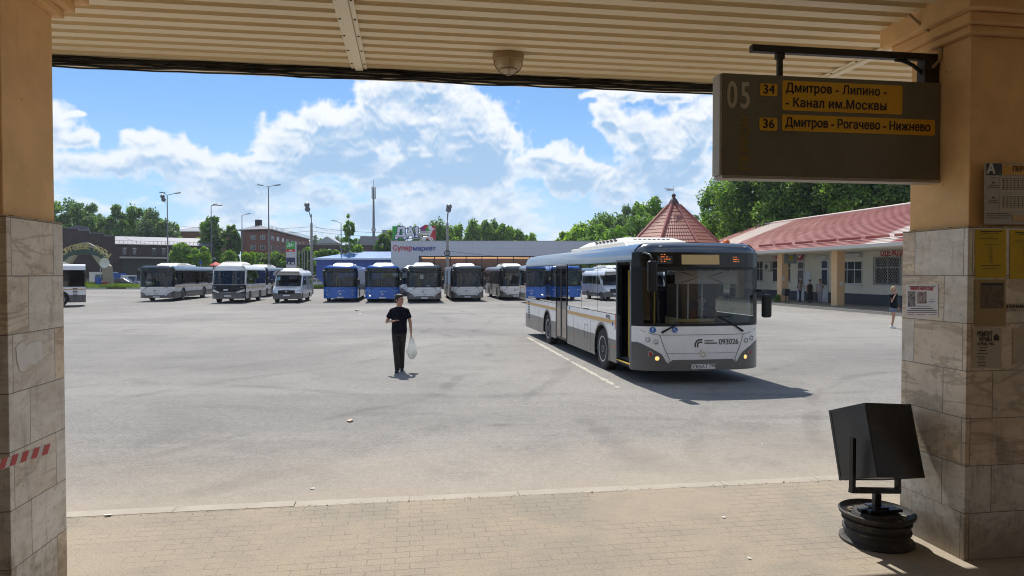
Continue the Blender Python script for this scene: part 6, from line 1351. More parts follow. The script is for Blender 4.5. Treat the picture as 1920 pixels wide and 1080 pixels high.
# ------------------------------------------------------------------ cars and small things beyond the verge
M_CARD = P('car_dark_blue', (.02, .025, .05), .25, coat=.8); M_CARW = P('car_white', (.6, .6, .62), .3, coat=.6); M_CARB = P('car_black', (.015, .015, .016), .25, coat=.8); M_CARG = P('car_silver', (.3, .31, .33), .3, metal=.5, coat=.5)
def car(label, px, Y, mat, rz, van=False):
    t = thing('parked_car', label, 'car', gpos(px, Y), rz, 'cars parked beyond the grass verge'); w_ = .88
    low = [(-2.2, .35), (2.2, .35), (2.25, .62), (2.1, .86), (1.25, .95), (-1.55, 1.0), (-2.15, .92), (-2.28, .6)]
    cab = [(1.15, .95), (.45, 1.44), (-.85, 1.47), (-1.75, .99)] if not van else [(1.5, .95), (1.0, 1.9), (-2.1, 1.95), (-2.2, .95)]
    g = MB(); g.prism([(x, -w_, z) for x, z in low], (0, 2*w_, 0)); g.build('body', mat, t, bevel=.08)
    g = MB(); g.add([(x, s*(w_-.05 if z < 1.1 else w_-.22), z) for s in (-1, 1) for x, z in cab], [(0,1,2,3),(7,6,5,4),(0,4,5,1),(1,5,6,2),(2,6,7,3)]); g.build('roof', mat, t, bevel=.05)
    for s in (-1, 1):
        f = .985; pts = [(1.0, .99), (.42, 1.37), (-.18, 1.40), (-.18, .99)], [(-.26, .99), (-.26, 1.40), (-.82, 1.40), (-1.52, 1.02)]
        if van: pts = [(1.3, 1.05), (.95, 1.75), (.2, 1.78), (.2, 1.05)], [(.1, 1.05), (.1, 1.78), (-1.0, 1.8), (-1.0, 1.05)]
        for pp in pts: g = MB(); g.poly([(x, s*(w_-.05-.17*(z-.95)/.5*(1 if not van else .55)+.012), z) for x, z in pp]); g.build('side_window', M_DGL, t)
    e = [(1.10, .98), (.50, 1.41)] if not van else [(1.47, 1.0), (1.02, 1.84)]; g = MB(); g.poly([(e[0][0]+.03, -.72, e[0][1]), (e[0][0]+.03, .72, e[0][1]), (e[1][0]+.03, .62, e[1][1]), (e[1][0]+.03, -.62, e[1][1])]); g.build('windscreen', M_DGL, t)
    for x in (-1.35, 1.38):
        for s in (-1, 1): o = MB().lathe([(.2, -.1), (.31, -.09), (.31, .09), (.2, .1)], 18, axis='y').build('wheel', M_TYRE, t, loc=(x, s*.80, .31)); MB().lathe([(.2, s*.095), (0, s*.1)], 12, axis='y').build('rim', M_STEEL, o)
    for s in (-1, 1): MB().bb(2.12, 2.22, s*.6-.16, s*.6+.16, .66, .78).build('headlight', M_LAMP, t); MB().bb(-2.26, -2.16, s*.62-.14, s*.62+.14, .7, .84).build('tail_lamp', M_REDL, t)
    return t
car('dark blue saloon parked side-on behind the grass, below the satellite dish', 226, 107.5, M_CARD, pi)
car('dark car half hidden behind the cut-off bus and the arch leg', 172, 111, M_CARB, pi)
car('white van parked behind the grass beside the dark blue saloon', 256, 110, M_CARW, .2, True)
car('white car behind the verge between the minibus and the left blue bus', 590, 104, M_CARW, pi+.3)
car('black van behind the verge, right next to the left blue bus', 600, 108, M_CARB, .3, True)
car('silver car glimpsed between the two blue buses', 679, 104, M_CARG, 1.3)
M_RB = P('barrier_red', (.42, .05, .03), .6); M_BX = P('kiosk_blue', (.02, .09, .36), .5)
g = MB(); g.bb(-.35, .35, -.3, .3, 0, 1.75); o = g.build('utility_box', M_BX, loc=gpos(184, 104.0), bevel=.03); tag(o, 'narrow upright blue box behind the grass, in front of the arch leg', 'box')
for px, lb in ((173, 'red barrier block behind the grass left of the upright blue box'), (193, 'red barrier block behind the grass right of the upright blue box')):
    g = MB(); g.prism([(-.75, -.28, 0), (.75, -.28, 0), (.7, -.12, .8), (-.7, -.12, .8)], (0, .24, 0)); g.bb(-.7, .7, -.1, .1, .8, .95); tag(g.build('road_barrier', M_RB, loc=gpos(px, 105.3)), lb, 'barrier')
k_ = thing('kiosk', 'small white kiosk with a dark window below the satellite dish', 'kiosk', gpos(186, 109.5)); MB().bb(-1.6, 1.9, 0, 2, 0, 2.5).build('walls', M_CARW, k_); MB().bb(-.6, .7, -.03, -.002, 1.1, 2.1).build('window', M_DGL, k_); MB().bb(2.0, 3.2, .2, 2, 0, 2.3).build('side_unit', M_BX, k_)
um = thing('parasol', 'red parasol peeking over the roofs left of the midibus', 'parasol', gpos(405, 84)); zu = hgt(491, 84); MB().lathe([(.85, zu-.45), (.45, zu-.2), (0, zu)], 8).build('canopy', P('parasol_red', (.55, .05, .04), .7), um); MB().tube([(0, 0, 0), (0, 0, zu-.1)], .03, 6).build('pole', M_STEEL, um)
sg2 = thing('road_sign', 'small blue road sign on a post above the white bus roof', 'sign', gpos(376, 84)); zs_ = hgt(492, 84); MB().bb(-.13, .13, -.02, .02, zs_-.25, zs_+.2).build('panel', M_BX, sg2); MB().tube([(0, .03, 0), (0, .03, zs_)], .03, 6).build('post', M_STEEL, sg2)
# ------------------------------------------------------------------ right wing of the station
UK, UP, UWL, UEV, URG = 25.6, 27.35, 29.9, 25.35, 33.2; EV = 3.85; RG = 6.85; NW0, NW1 = 24.0, 60.5
wg = ST('station_wing', 'single-storey cream station wing with red tiled metal roof and orange pillars', 'building')
def nz(px, py, u=UWL): a = UN(at_pl(px, py, U, u)); return a[1], a[2]
M_CREAM = P('cream_render', (.74, .70, .58), .85, var=.08, scale=2, dirt=.2, dirtcol=(.38, .34, .26)); M_PLINTH = P('slate_plinth', (.07, .075, .095), .8, var=.15); M_ORP = P('orange_pillar_paint', (.78, .51, .28), .8, var=.07, scale=3)
def mat_roof(name, ax):
    m, k, b = newmat(name); c = coords(k); s = k.n('ShaderNodeSeparateXYZ'); k.L(c, s.inputs[0])
    fade = k.noise(c, .55, 7, .68, .3); pink = k.mix(k.ss(fade, .35, .68), (.25, .060, .052), (.35, .130, .108))
    mp = k.n('ShaderNodeMapping'); mp.inputs['Scale'].default_value = (.5, 2.2, .5); k.L(c, mp.inputs[0])
    wh = k.m('MULTIPLY', k.ss(k.noise(mp.outputs[0], .9, 6, .7), .56, .72), .55); pink = k.mix(wh, pink, (.62, .52, .47))
    n_ = s.outputs[1]
    for n0, n1_, wd in ((55.0, 59.5, .5), (33.2, 35.2, .35)):      # bleached, repainted strips
        f = k.m('MULTIPLY', k.ss(k.m('ADD', n_, k.m('MULTIPLY', k.m('SUBTRACT', fade, .5), 1.2)), n0-wd, n0+wd), k.ss(k.m('ADD', n_, k.m('MULTIPLY', k.m('SUBTRACT', fade, .5), 1.2)), n1_-wd, n1_+wd, 1, 0)); pink = k.mix(k.m('MULTIPLY', f, .75), pink, (.66, .60, .54))
    k.L(pink, b.inputs['Base Color']); b.inputs['Roughness'].default_value = .45; b.inputs['Specular IOR Level'].default_value = .4; return m
M_ROOF = mat_roof('faded_red_metal_tile', 0); M_ROOFP = P('pavilion_red_tile', (.36, .14, .10), .55, var=.16, scale=1.3, dirt=.15, dirtcol=(.5, .38, .32)); M_RIDGE = P('ridge_cap_red', (.34, .10, .085), .5, var=.2, scale=2)
g = MB(); g.bb(UWL, UWL+.3, NW0, NW1, .15, EV+.9); g.bb(UWL+.3, UWL+7, NW0, NW0+.3, .15, EV+.5); g.bb(UWL+6.7, UWL+7, NW0+.3, NW1, .15, EV+.5); g.build('front_wall', M_CREAM, wg)
g = MB(); g.bb(UWL-.03, UWL-.001, NW0, NW1, .15, nz(1640, 552)[1]); g.build('plinth', M_PLINTH, wg)
# stepped metal tile roof: real steps down the slope and waves along it
def tiled(par, name, p0, p1, q0, q1, rows, per, mat, amp=.022):
    """p0-p1 eave line, q0-q1 ridge line"""
    Lg = (p1-p0).length; nx = max(2, int(Lg/per*4)); nrm = (p1-p0).cross(q0-p0).normalized(); nrm = nrm if nrm.z > 0 else -nrm; vs = []; fs = []; W_ = nx+1
    for r_ in range(rows):
        for e_, h_ in ((r_/rows, .03), ((r_+1)/rows, .0)):
            for i in range(W_):
                t = i/nx; a = p0.lerp(p1, t); b = q0.lerp(q1, t); vs.append(a.lerp(b, e_)+nrm*(h_+amp*(.5+.5*cos(2*pi*t*Lg/per))))
    for r_ in range(rows):
        b0 = 2*r_*W_
        for i in range(nx):
            fs.append((b0+i, b0+i+1, b0+W_+i+1, b0+W_+i))
            if r_ < rows-1: fs.append((b0+W_+i, b0+W_+i+1, b0+2*W_+i+1, b0+2*W_+i))
    me = bpy.data.meshes.new(name); me.from_pydata([tuple(v) for v in vs], [], fs); me.materials.append(mat); o = bpy.data.objects.new(name, me); COL.objects.link(o); o.parent = par; return o
tiled(wg, 'tiled_roof', Vector((UEV, NW0, EV)), Vector((UEV, NW1+1.5, EV)), Vector((URG, NW0, RG)), Vector((URG, NW1+1.5, RG)), 30, .20, M_ROOF, .015)
g = MB(); g.prism([(URG, NW0, RG-.05), (URG, NW1+1.5, RG-.05), (2*URG-UEV, NW1+1.5, EV), (2*URG-UEV, NW0, EV)], (0, 0, .06)); g.build('rear_roof_slope', M_ROOF, wg)
g = MB(); g.tube([(URG, NW0, RG+.03), (URG, NW1+1.5, RG+.03)], .12, 8); g.build('ridge_cap', P('ridge_pale', (.55, .42, .38), .6, var=.2, scale=1), wg, smooth=50)
g = MB(); g.bb(UEV-.06, UEV-.01, NW0, NW1+1.5, EV-.16, EV+.03); g.build('fascia_gutter', P('fascia_white', (.5, .48, .44), .6, var=.15), wg); g = MB(); g.bb(UEV, UWL-.001, NW0, NW1+1.5, EV-.16, EV-.12); g.build('soffit', M_CREAM, wg)
for i, (x0, x1) in enumerate(((1422, 1447), (1453, 1483), (1490, 1522), (1530, 1566), (1572, 1612), (1622, 1666), (1676, 1720))):
    n0, n1_ = nz(x0, 452, UEV+.7)[0], nz(x1, 452, UEV+.7)[0]; MB().box((UEV+.75, (n0+n1_)/2, EV+.46), (.04, abs(n1_-n0), .16), ry=-.4).build('snow_guard', M_RIDGE, wg)
pn = []
for px in (1478, 1583.5, 1880):
    n_ = nz(px, 560, UP+.55)[0]; pn.append(n_)
for n_ in pn[:2]+[2*pn[1]-pn[0], 2*pn[0]-pn[1]]: 
    g = MB(); g.bb(UP, UP+.55, n_, n_+.62, .15, EV-.121); g.build('porch_pillar', M_ORP, wg, bevel=.01)
def wing_win(x0, x1, y0, y1, nm='window', frame=M_WFR, mull=1, bars=False, tr=.62):
    n0, z1 = nz(x0, y0); n1_, z0 = nz(x1, y1); a, b = min(n0, n1_), max(n0, n1_); X = UWL; fw = .06; g = MB()
    g.bb(X-.04, X-.001, a, b, z0, z0+fw); g.bb(X-.04, X-.001, a, b, z1-fw, z1); g.bb(X-.04, X-.001, a, a+fw, z0+fw, z1-fw); g.bb(X-.04, X-.001, b-fw, b, z0+fw, z1-fw)
    for i in range(mull): y = a+(b-a)*(i+1)/(mull+1); g.bb(X-.036, X-.001, y-fw/2, y+fw/2, z0+fw, z1-fw)
    zz = z0+(z1-z0)*tr; g.bb(X-.033, X-.001, a+fw, b-fw, zz-fw/2, zz+fw/2); o = g.build(nm, frame, wg)
    MB().bb(X-.018, X-.003, a+.02, b-.02, z0+.02, z1-.02).build('pane', M_DGL, o); MB().bb(X-.12, X-.001, a-.05, b+.05, z0-.06, z0-.002).build('sill', M_WFR, o)
    if bars:
        g = MB(); s = .22; k = a-(z1-z0)
        while k < b+(z1-z0):
            for sg_ in (1, -1):
                p_ = []
                for t in (0, 1):
                    pass
                y0_, y1_ = (k, k+(z1-z0)) if sg_ > 0 else (k+(z1-z0), k); za, zb_ = z0, z1
                lo_, hi_ = max(a, min(y0_, y1_)), min(b, max(y0_, y1_))
                if hi_-lo_ > .05:
                    f = lambda y: z0+(y-y0_)/(y1_-y0_)*(z1-z0); g.tube([(X-.14, lo_, f(lo_)), (X-.14, hi_, f(hi_))], .02, 4)
            k += s
        for y in (a, b): g.bb(X-.155, X-.125, y-.02, y+.02, z0, z1)
        for z_ in (z0, z1): g.bb(X-.153, X-.127, a, b, z_-.02, z_+.02)
        g.build('window_grille', P('grille_grey', (.30, .29, .27), .6), o)
    return a, b, z0, z1
wing_win(1418, 1431, 490, 527); wing_win(1449.5, 1482.5, 489, 529, mull=2); wing_win(1576, 1617, 490, 533, mull=2); wing_win(1641.5, 1690, 483, 534, bars=True)
def wing_door(x0, x1, y0, y1):
    n0, z1 = nz(x0, y0); n1_, _ = nz(x1, y1); a, b = min(n0, n1_), max(n0, n1_); X = UWL; g = MB(); g.bb(X-.05, X-.001, a, b, .16, z1); o = g.build('shop_door', M_WFR, wg)
    h = z1-.16
    for (f0, f1) in ((.10, .30), (.40, .76), (.80, .96)): MB().bb(X-.06, X-.051, a+.12, b-.12, .16+h*f0, .16+h*f1).build('door_pane', M_DGL if f0 > .35 else M_SCREEN, o)
    MB().bb(X-.1, X-.0515, b-.12, b-.08, 1.1, 1.3).build('handle', M_BLACK, o)
wing_door(1496, 1508.5, 489, 565); wing_door(1540.5, 1553.5, 487, 566)
for (x0, x1, y0, y1) in ((1532, 1554, 480.5, 485.5), (1570, 1617.5, 477, 482)):
    n0, z1 = nz(x0, y0); n1_, z0 = nz(x1, y1); MB().bb(UWL-.28, UWL-.001, min(n0, n1_), max(n0, n1_), z0, z1).build('roller_shutter_box', M_WFR, wg, bevel=.02)
n0, z1 = nz(1509, 508); n1_, z0 = nz(1520.5, 537); MB().bb(UWL-.03, UWL-.001, n1_, n0, z0, z1).build('notice_panel', M_SCREEN, wg)
def wtext(s, x0, x1, y0, y1, mat, label, nm, th=.08):
    na, za = nz(x0, y0, UWL-.12); nb, zb = nz(x1, y1, UWL-.12); o = text(s, 1.0, mat, nm, None, None, .012, .010); vs = o.data.vertices
    xs = [v.co.x for v in vs]; ys = [v.co.y for v in vs]; a, b, c, d = min(xs), max(xs), min(ys), max(ys)
    for v in vs: v.co = Vector((UWL-.03-v.co.z, na+(v.co.x-a)/(b-a)*(nb-na), zb+(v.co.y-c)/(d-c)*(za-zb)))
    o.rotation_euler = (0, 0, ANG); return tag(o, label, 'sign')
wtext('ОДЕЖДА', 1648.5, 1693.5, 468.5, 481, T_RED, 'large red shop letters ОДЕЖДА above the barred window', 'shop_lettering')
wtext('Тур', 1445, 1462, 476.5, 487, T_RED, 'red script shop letters half hidden behind the left orange porch pillar', 'shop_lettering')
n0, z0 = nz(1499.5, 478, UWL-.2); ds = thing('round_sign', 'round red sign with a white swirl above the first shop door', 'sign', W(UWL-.2, n0, z0), ANG); MB().lathe([(.42, -.06), (.42, .06), (.28, .065), (.28, -.065)], 24, axis='x', closed=True).build('ring', T_RED, ds); MB().lathe([(.26, -.04), (0, -.05)], 20, axis='x').build('disc', T_WHT, ds); MB().tube([(-.07, .16*cos(t)*(1-t/7), .16*sin(t)*(1-t/7)) for t in [i*.5 for i in range(9)]], .035, 6).build('swirl', T_RED, ds)
hs_ = ST('hanging_platform_sign', 'grey hanging platform sign with yellow strip beside the left orange porch pillar', 'sign', 0, 0); n0, zt = nz(1473, 478, UP+.3); n_p = pn[0]
g = MB(); zt = nz(1480, 478.5, UP)[1]; zb = nz(1480, 493, UP)[1]; u0, u1 = UP-.1, UP+1.2; np_ = n_p-.10
e_ = at_pl(1471, 480, N, np_); u0 = UN(e_)[0]; u1 = UN(at_pl(1494.5, 480, N, np_))[0]; zt = UN(at_pl(1480, 478, N, np_))[2]; zb = UN(at_pl(1480, 494, N, np_))[2]
MB().bb(u0, u1, np_, np_+.1, zb, zt).build('sign_box', P('sign_grey_far', (.24, .26, .27), .6), hs_); MB().bb(u0+.35, u1-.35, np_-.012, np_-.001, zb+.22, zt-.08).build('yellow_strip', P('sign_yellow_far', (.48, .40, .04), .6), hs_)
g = MB(); g.bb(u0-.02, u1+.05, np_+.02, np_+.08, zt+.18, zt+.24); g.bb(u0+.1, u0+.16, np_+.02, np_+.08, zt+.001, zt+.18); g.bb(u1-.2, u1-.14, np_+.02, np_+.08, zt+.001, zt+.18); g.bb(u1-.1, u1-.04, np_+.02, np_+.08, zt+.24, EV-.13); g.build('bracket', M_DARKMETAL, hs_)
n0, z1 = nz(1432, 492.5, UWL-.35); n1_, z0 = nz(1444, 507.5, UWL-.35); ac = ST('air_conditioner', 'white outdoor air conditioner box on the cream wall beside the bus mirror', 'air conditioner'); MB().bb(UWL-.37, UWL-.06, min(n0, n1_), max(n0, n1_), z0, z1).build('casing', P('ac_white', (.55, .54, .5), .5), ac, bevel=.02); MB().lathe([(.22, -.375), (.22, -.39), (.18, -.39), (0, -.38)], 18, (UWL, (n0+n1_)/2+.05, (z0+z1)/2), axis='x').build('fan_grille', M_SKIRT, ac); MB().bb(UWL-.06, UWL, min(n0, n1_)+.1, max(n0, n1_)-.1, z0-.05, z0-.001).build('wall_bracket', M_DARKMETAL, ac)
for px, py, lb in ((1469, 523, 'small paper on the left orange porch pillar of the far wing'), (1577, 532, 'small paper on the right orange porch pillar of the far wing')):
    n_ = pn[0] if px < 1500 else pn[1]; p = at_pl(px, py, N, n_-.006); o = MB().box((0, 0, 0), (.20, .004, .28)).build('pasted_sheet', M_PAPER, loc=p, rz=ANG); tag(o, lb, 'notice')
# pavement of the wing
g = MB(); g.bb(UK, UWL+8, NW0-2, NW1+3, -.1, .15); tag(g.build('wing_pavement', P('wing_paving', (.24, .22, .19), .9, var=.2, scale=2), rz=ANG), kind='structure'); g = MB(); g.bb(UK-.15, UK-.001, NW0-2, NW1+3, -.1, .162); tag(g.build('wing_kerb', M_KERB, rz=ANG), kind='structure')
# far litter bin and a plant by the pillar
bb_ = at_pl(1473.5, 564, U, UP-.25); b2 = thing('litter_bin', 'small black litter bin at the left orange porch pillar of the far wing', 'litter bin', Vector((bb_.x, bb_.y, .15)), ANG)
MB().box((0, 0, .72), (.36, .36, .5), ry=.12).build('bin_body', M_BIN, b2); g = MB(); g.bb(-.03, .03, -.03, .03, .04, .47); g.bb(-.2, .2, -.15, .15, 0, .04); g.build('stand', M_BIN, b2)
pp = at_pl(1457, 563, U, UP-.25); pl = thing('potted_weed', 'small green weed at the foot of the left orange porch pillar', 'plant', Vector((pp.x, pp.y, .15)))
leaves('foliage', L_LIGHT, [(0, 0, .2, .28, .28, .22), (.1, .05, .35, .18, .18, .2)], 160, .09, 4, pl)
# octagonal pavilion with pointed tiled roof
PY = 66.0; pp = gpos(1262.5, PY); pv = thing('octagonal_pavilion', 'octagonal corner pavilion with pointed red tile roof', 'pavilion', pp, .27); az_ = hgt(371, PY); R0 = 5.75; z0 = az_-R0*1.02
MB().lathe([(R0-1.0, 0), (R0-1.0, z0+.25)], 8).build('walls', M_CREAM, pv, fix=True)
rc = lambda a, r_, z_: Vector((r_*cos(a), r_*sin(a), z_))
zt = az_-.75
for i in range(8):
    a, b = 2*pi*i/8, 2*pi*(i+1)/8
    tiled(pv, 'roof_facet', rc(a, R0, z0), rc(b, R0, z0), rc(a, .62, zt), rc(b, .62, zt), 15, .34, M_ROOFP, .03)
    MB().tube([rc(a, R0, z0+.04), rc(a, .62, zt+.04)], .13, 6).build('ridge_cap', M_RIDGE, pv, smooth=50)
MB().lathe([(.66, zt-.03), (.34, zt+.55), (.09, az_+.1)], 8).build('spire_cap', P('spire_dark', (.10, .045, .04), .5), pv)
wv = MB(); wv.ball((0, 0, az_+.22), .20, 12); o = wv.build('finial_ball', P('finial_dark', (.05, .025, .02), .5), pv, smooth=60)
g = MB(); g.tube([(0, 0, az_+.4), (0, 0, az_+1.15)], .025, 6); g.prism([(-.04, -.01, az_+.72), (-.9, -.01, az_+.62), (-.55, -.01, az_+.74), (-.95, -.01, az_+.92), (-.04, -.01, az_+.88)], (0, .02, 0)); vn = g.build('weathervane', P('vane_white', (.5, .5, .52), .5), pv); vn.rotation_euler = (0, 0, -.27)
# ------------------------------------------------------------------ trees
GL = 'trees behind the brown market hall'; GM = 'poplars behind the supermarket'; GS = 'clipped street trees along the far road'; GR = 'tall trees behind the station wing'; GP = 'trees behind the pavilion'; GF = 'hazy trees far off'
def T(label, px, Y, top, wpx, shape, mat, count, leaf, seed, group=None, **k):
    h = hgt(top, Y); return tree(label, gpos(px, Y), h, wpx/2*Y/F, shape, mat, count, leaf, seed, group, **k)
i = 0
for px, top, w_, sh, Y in ((98, 358, 60, 'broad', 150), (146, 361, 66, 'broad', 155), (178, 398, 70, 'broad', 165), (219, 374, 58, 'birch', 150), (262, 378, 46, 'column', 148), (297, 381, 62, 'broad', 146), (120, 395, 70, 'broad', 170), (240, 405, 70, 'broad', 168), (330, 420, 40, 'broad', 165), (197, 388, 54, 'broad', 160), (172, 372, 40, 'broad', 166), (280, 392, 60, 'broad', 164), (312, 400, 50, 'broad', 158)):
    i += 1; T('leafy green tree rising behind the brown market hall roof', px, Y, top, w_, sh, L_GREY if i % 3 == 0 else L_MID, 9500, .30, 20+i, GL, ch=2.0)
for px, top, w_ in ((343, 448, 46), (376, 452, 40), (429, 461, 30), (466, 460, 26)):
    i += 1; T('round clipped green street tree in front of the brick buildings', px, 108, top, w_, 'ball', L_LIGHT if i % 2 else L_MID, 5200, .26, 40+i, GS, trunk=.16)
T('dark conifer-like tree with ragged crown by the lamp with two short arms', 400, 132, 398, 46, 'broad', L_DARK, 5200, .34, 61)
T('thin pointed dark tree in front of the red brick building', 436, 134, 412, 34, 'birch', L_DARK, 3600, .32, 62)
T('pale yellowish young tree beside the dark ragged tree', 378, 140, 436, 30, 'broad', L_LIGHT, 2500, .34, 63)
for j, (px, top, w_, mt_) in enumerate(((490, 466, 40, L_YEL), (516, 458, 44, L_MID), (533, 470, 36, L_YEL), (575, 460, 40, L_MID), (608, 462, 46, L_MID), (630, 466, 40, L_LIGHT), (650, 464, 40, L_MID), (500, 462, 50, L_DARK), (590, 470, 40, L_LIGHT), (476, 474, 40, L_YEL))):
    T('roadside bush or small tree in the green row beside the pylon sign', px, 112+j, top, w_, 'bush', mt_, 3200, .28, 70+j, 'bushes and small trees beside the pylon sign', trunk=.1)
T('slender tall young tree with sparse leaves above the blue hall', 655, 108, 394, 26, 'birch', L_MID, 1700, .27, 90, bark=M_BIRCH, trunk=.13, ch=3.0)
T('low bright green shrub at the foot of the slender tall tree', 668, 110, 452, 34, 'bush', L_LIGHT, 2200, .28, 91)
T('bushy tree squeezed between the grey block and the supermarket corner', 722, 112, 430, 40, 'birch', L_MID, 3000, .3, 92); T('green shrub against the supermarket corner at the blue hall end', 727, 98, 480, 16, 'bush', L_LIGHT, 1200, .22, 93)
for j, (px, top, w_) in enumerate(((745, 416, 34), (822, 408, 50), (858, 420, 36), (880, 405, 40), (903, 408, 34), (926, 412, 34), (946, 410, 34), (968, 425, 36), (993, 431, 32), (914, 418, 40), (840, 416, 40), (780, 424, 40))):
    T('tall poplar-like green tree behind the supermarket roof', px, 150+(j % 3)*5, top, w_, 'column', L_MID if j % 2 else L_LIGHT, 7500, .30, 100+j, GM, ch=3.0)
for j, (px, top, w_, mt_, Y) in enumerate(((1085, 408, 60, L_LIGHT, 118), (1062, 428, 40, L_LIGHT, 122), (1140, 398, 90, L_MID, 116), (1185, 372, 70, L_GREY, 112), (1215, 358, 60, L_MID, 110), (1232, 378, 66, L_LIGHT, 108), (1160, 425, 90, L_LIGHT, 100), (1275, 385, 50, L_GREY, 112), (1205, 400, 90, L_MID, 106), (1120, 420, 70, L_MID, 105), (1304, 396, 40, L_GREY, 120))):
    T('leafy green tree behind the pavilion and the moving bus', px, Y, top, w_, 'broad', mt_, 9500, .27, 120+j, GP, ch=1.5)
for j, (px, top, w_, mt_, Y, cnt) in enumerate(((1345, 395, 90, L_LIGHT, 74, 7000), (1400, 262, 170, L_DARK, 72, 15000), (1470, 240, 150, L_MID, 68, 12000), (1545, 235, 180, L_DARK, 64, 15000), (1630, 225, 190, L_MID, 60, 15000), (1690, 230, 150, L_MID, 57, 10000), (1350, 330, 80, L_MID, 80, 6000), (1590, 330, 90, L_LIGHT, 58, 6000), (1440, 380, 120, L_DARK, 66, 7000), (1720, 300, 140, L_DARK, 62, 8000), (1520, 370, 140, L_DARK, 70, 7000))):
    T('tall leafy tree behind the red roof of the station wing', px, Y, top, w_, 'broad', mt_, cnt*2, .175, 140+j, GR, ch=1.0, trunk=.3)
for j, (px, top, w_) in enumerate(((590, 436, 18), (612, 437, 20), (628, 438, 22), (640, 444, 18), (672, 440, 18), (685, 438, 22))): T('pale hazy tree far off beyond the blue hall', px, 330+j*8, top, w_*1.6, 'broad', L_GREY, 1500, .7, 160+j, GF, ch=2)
# ------------------------------------------------------------------ people
M_SKIN = P('skin', (.46, .25, .17), .55, var=.06, scale=8); M_HAIRD = P('hair_dark', (.018, .013, .011), .6, var=.3, scale=30); M_HAIRB = P('hair_blonde', (.42, .30, .15), .6, var=.3, scale=30); M_HAIRM = P('hair_brown', (.06, .035, .022), .6, var=.3, scale=30)
M_TEE = P('navy_black_cotton', (.009, .009, .016), .9, var=.4, scale=1.1, bmp=1.0, spec=.15, bd=.05); M_TROU = P('charcoal_trousers', (.038, .035, .033), .9, var=.3, scale=1.1, bmp=1.0, spec=.2, bd=.05); M_SHOE = P('dark_shoe', (.018, .015, .014), .5); M_SHOEW = P('white_shoe', (.65, .63, .62), .6)
M_DENIM = P('pale_denim', (.14, .17, .24), .85, var=.15, scale=12); M_JEAN = P('blue_jeans', (.035, .06, .13), .85, var=.2, scale=12); M_EYE = P('eye_dark', (.02, .015, .012), .2); M_LIP = P('lips', (.30, .11, .09), .5)
def fuse(name, mb, mat, parent, voxel=.008, smooth=3):
    """several overlapping forms fused into one continuous surface"""
    o = mb.build(name, mat, None); r = o.modifiers.new('r', 'REMESH'); r.mode = 'VOXEL'; r.voxel_size = voxel; r.adaptivity = 0
    s = o.modifiers.new('s', 'SMOOTH'); s.factor = .5; s.iterations = smooth
    bpy.context.view_layer.update(); me = bpy.data.meshes.new_from_object(o.evaluated_get(bpy.context.evaluated_depsgraph_get()))
    old = o.data; o.modifiers.clear(); o.data = me; bpy.data.meshes.remove(old); me.polygons.foreach_set('use_smooth', [True]*len(me.polygons)); me.name = name
    if not me.materials: me.materials.append(mat)
    o.parent = parent; return o
def hand(mb, wr, d, pn, curl=.5, sc=1.0, spread=.15):
    d = Vector(d).normalized(); pn = Vector(pn); pn = (pn-d*pn.dot(d)).normalized(); s = d.cross(pn); wr = Vector(wr)
    mb.tube([wr-d*.02, wr+d*.03*sc, wr+d*.085*sc], [(.026*sc, .020*sc), (.036*sc, .018*sc), (.040*sc, .015*sc)], 10, side=s)
    for i, (ln, of) in enumerate(((.070, -.031), (.080, -.010), (.074, .011), (.058, .030))):
        p = wr+d*.085*sc+s*of*sc; dd = (d+s*of*spread*8).normalized(); pts = [p-dd*.02]; a = 0
        for k, f in enumerate((.45, .32, .25)):
            q_ = pts[-1] if k else p; v = dd*cos(a)+pn*sin(a); pts.append(q_+v*ln*f*sc*1.1); a += curl*(1.0+.25*i*.3)
        mb.tube(pts, [.0095*sc, .0092*sc, .0085*sc, .0068*sc], 7)
    p = wr+d*.03*sc-s*.032*sc; mb.tube([p, p+(d*.5-s*.8+pn*.25).normalized()*.035*sc, p+(d*.5-s*.8+pn*.25).normalized()*.035*sc+(d*.9-s*.15+pn*.4).normalized()*.04*sc], [.013*sc, .0115*sc, .0085*sc], 7)
def head(mb, c, yaw, pitch=0.0, sc=1.0):
    R = Matrix.Rotation(yaw, 3, 'Z') @ Matrix.Rotation(pitch, 3, 'X'); c = Vector(c)
    def b(p, r): 
        t = MB().ball((0, 0, 0), tuple(x*sc for x in r), 14); mb.add([c+R @ (Vector(p)*sc+Vector(v)) for v in t.v], t.f)
    b((0, .012, .035), (.076, .094, .088)); b((0, -.018, -.03), (.062, .078, .075)); b((0, -.052, -.085), (.036, .034, .026)); b((0, -.04, -.06), (.05, .05, .04))
    b((0, -.098, -.022), (.013, .018, .020)); b((0, -.092, .003), (.010, .012, .028)); b((0, -.082, .030), (.05, .014, .012))
    for s in (-1, 1): b((s*.078, .012, -.01), (.010, .020, .032)); b((s*.04, -.066, -.022), (.022, .018, .018))
    return lambda p: c+R @ (Vector(p)*sc)
def face(par, f):
    for s in (-1, 1): MB().ball(f((s*.031, -.091, .008)), .0085, 8).build('eye', M_EYE, par); g = MB(); g.tube([f((s*.014, -.098, .027)), f((s*.034, -.096, .031)), f((s*.052, -.084, .026))], .0045, 5); g.build('eyebrow', M_HAIRD, par)
    g = MB(); g.tube([f((-.022, -.091, -.058)), f((0, -.097, -.057)), f((.022, -.091, -.058))], .005, 6); g.build('mouth', M_LIP, par)
def limb(mb, pts, rs, n=12): mb.tube(pts, rs, n); [mb.ball(p, r if not isinstance(r, tuple) else (r[0], r[1], (r[0]+r[1])/2), 10) for p, r in zip(pts[:-1], rs[:-1])]
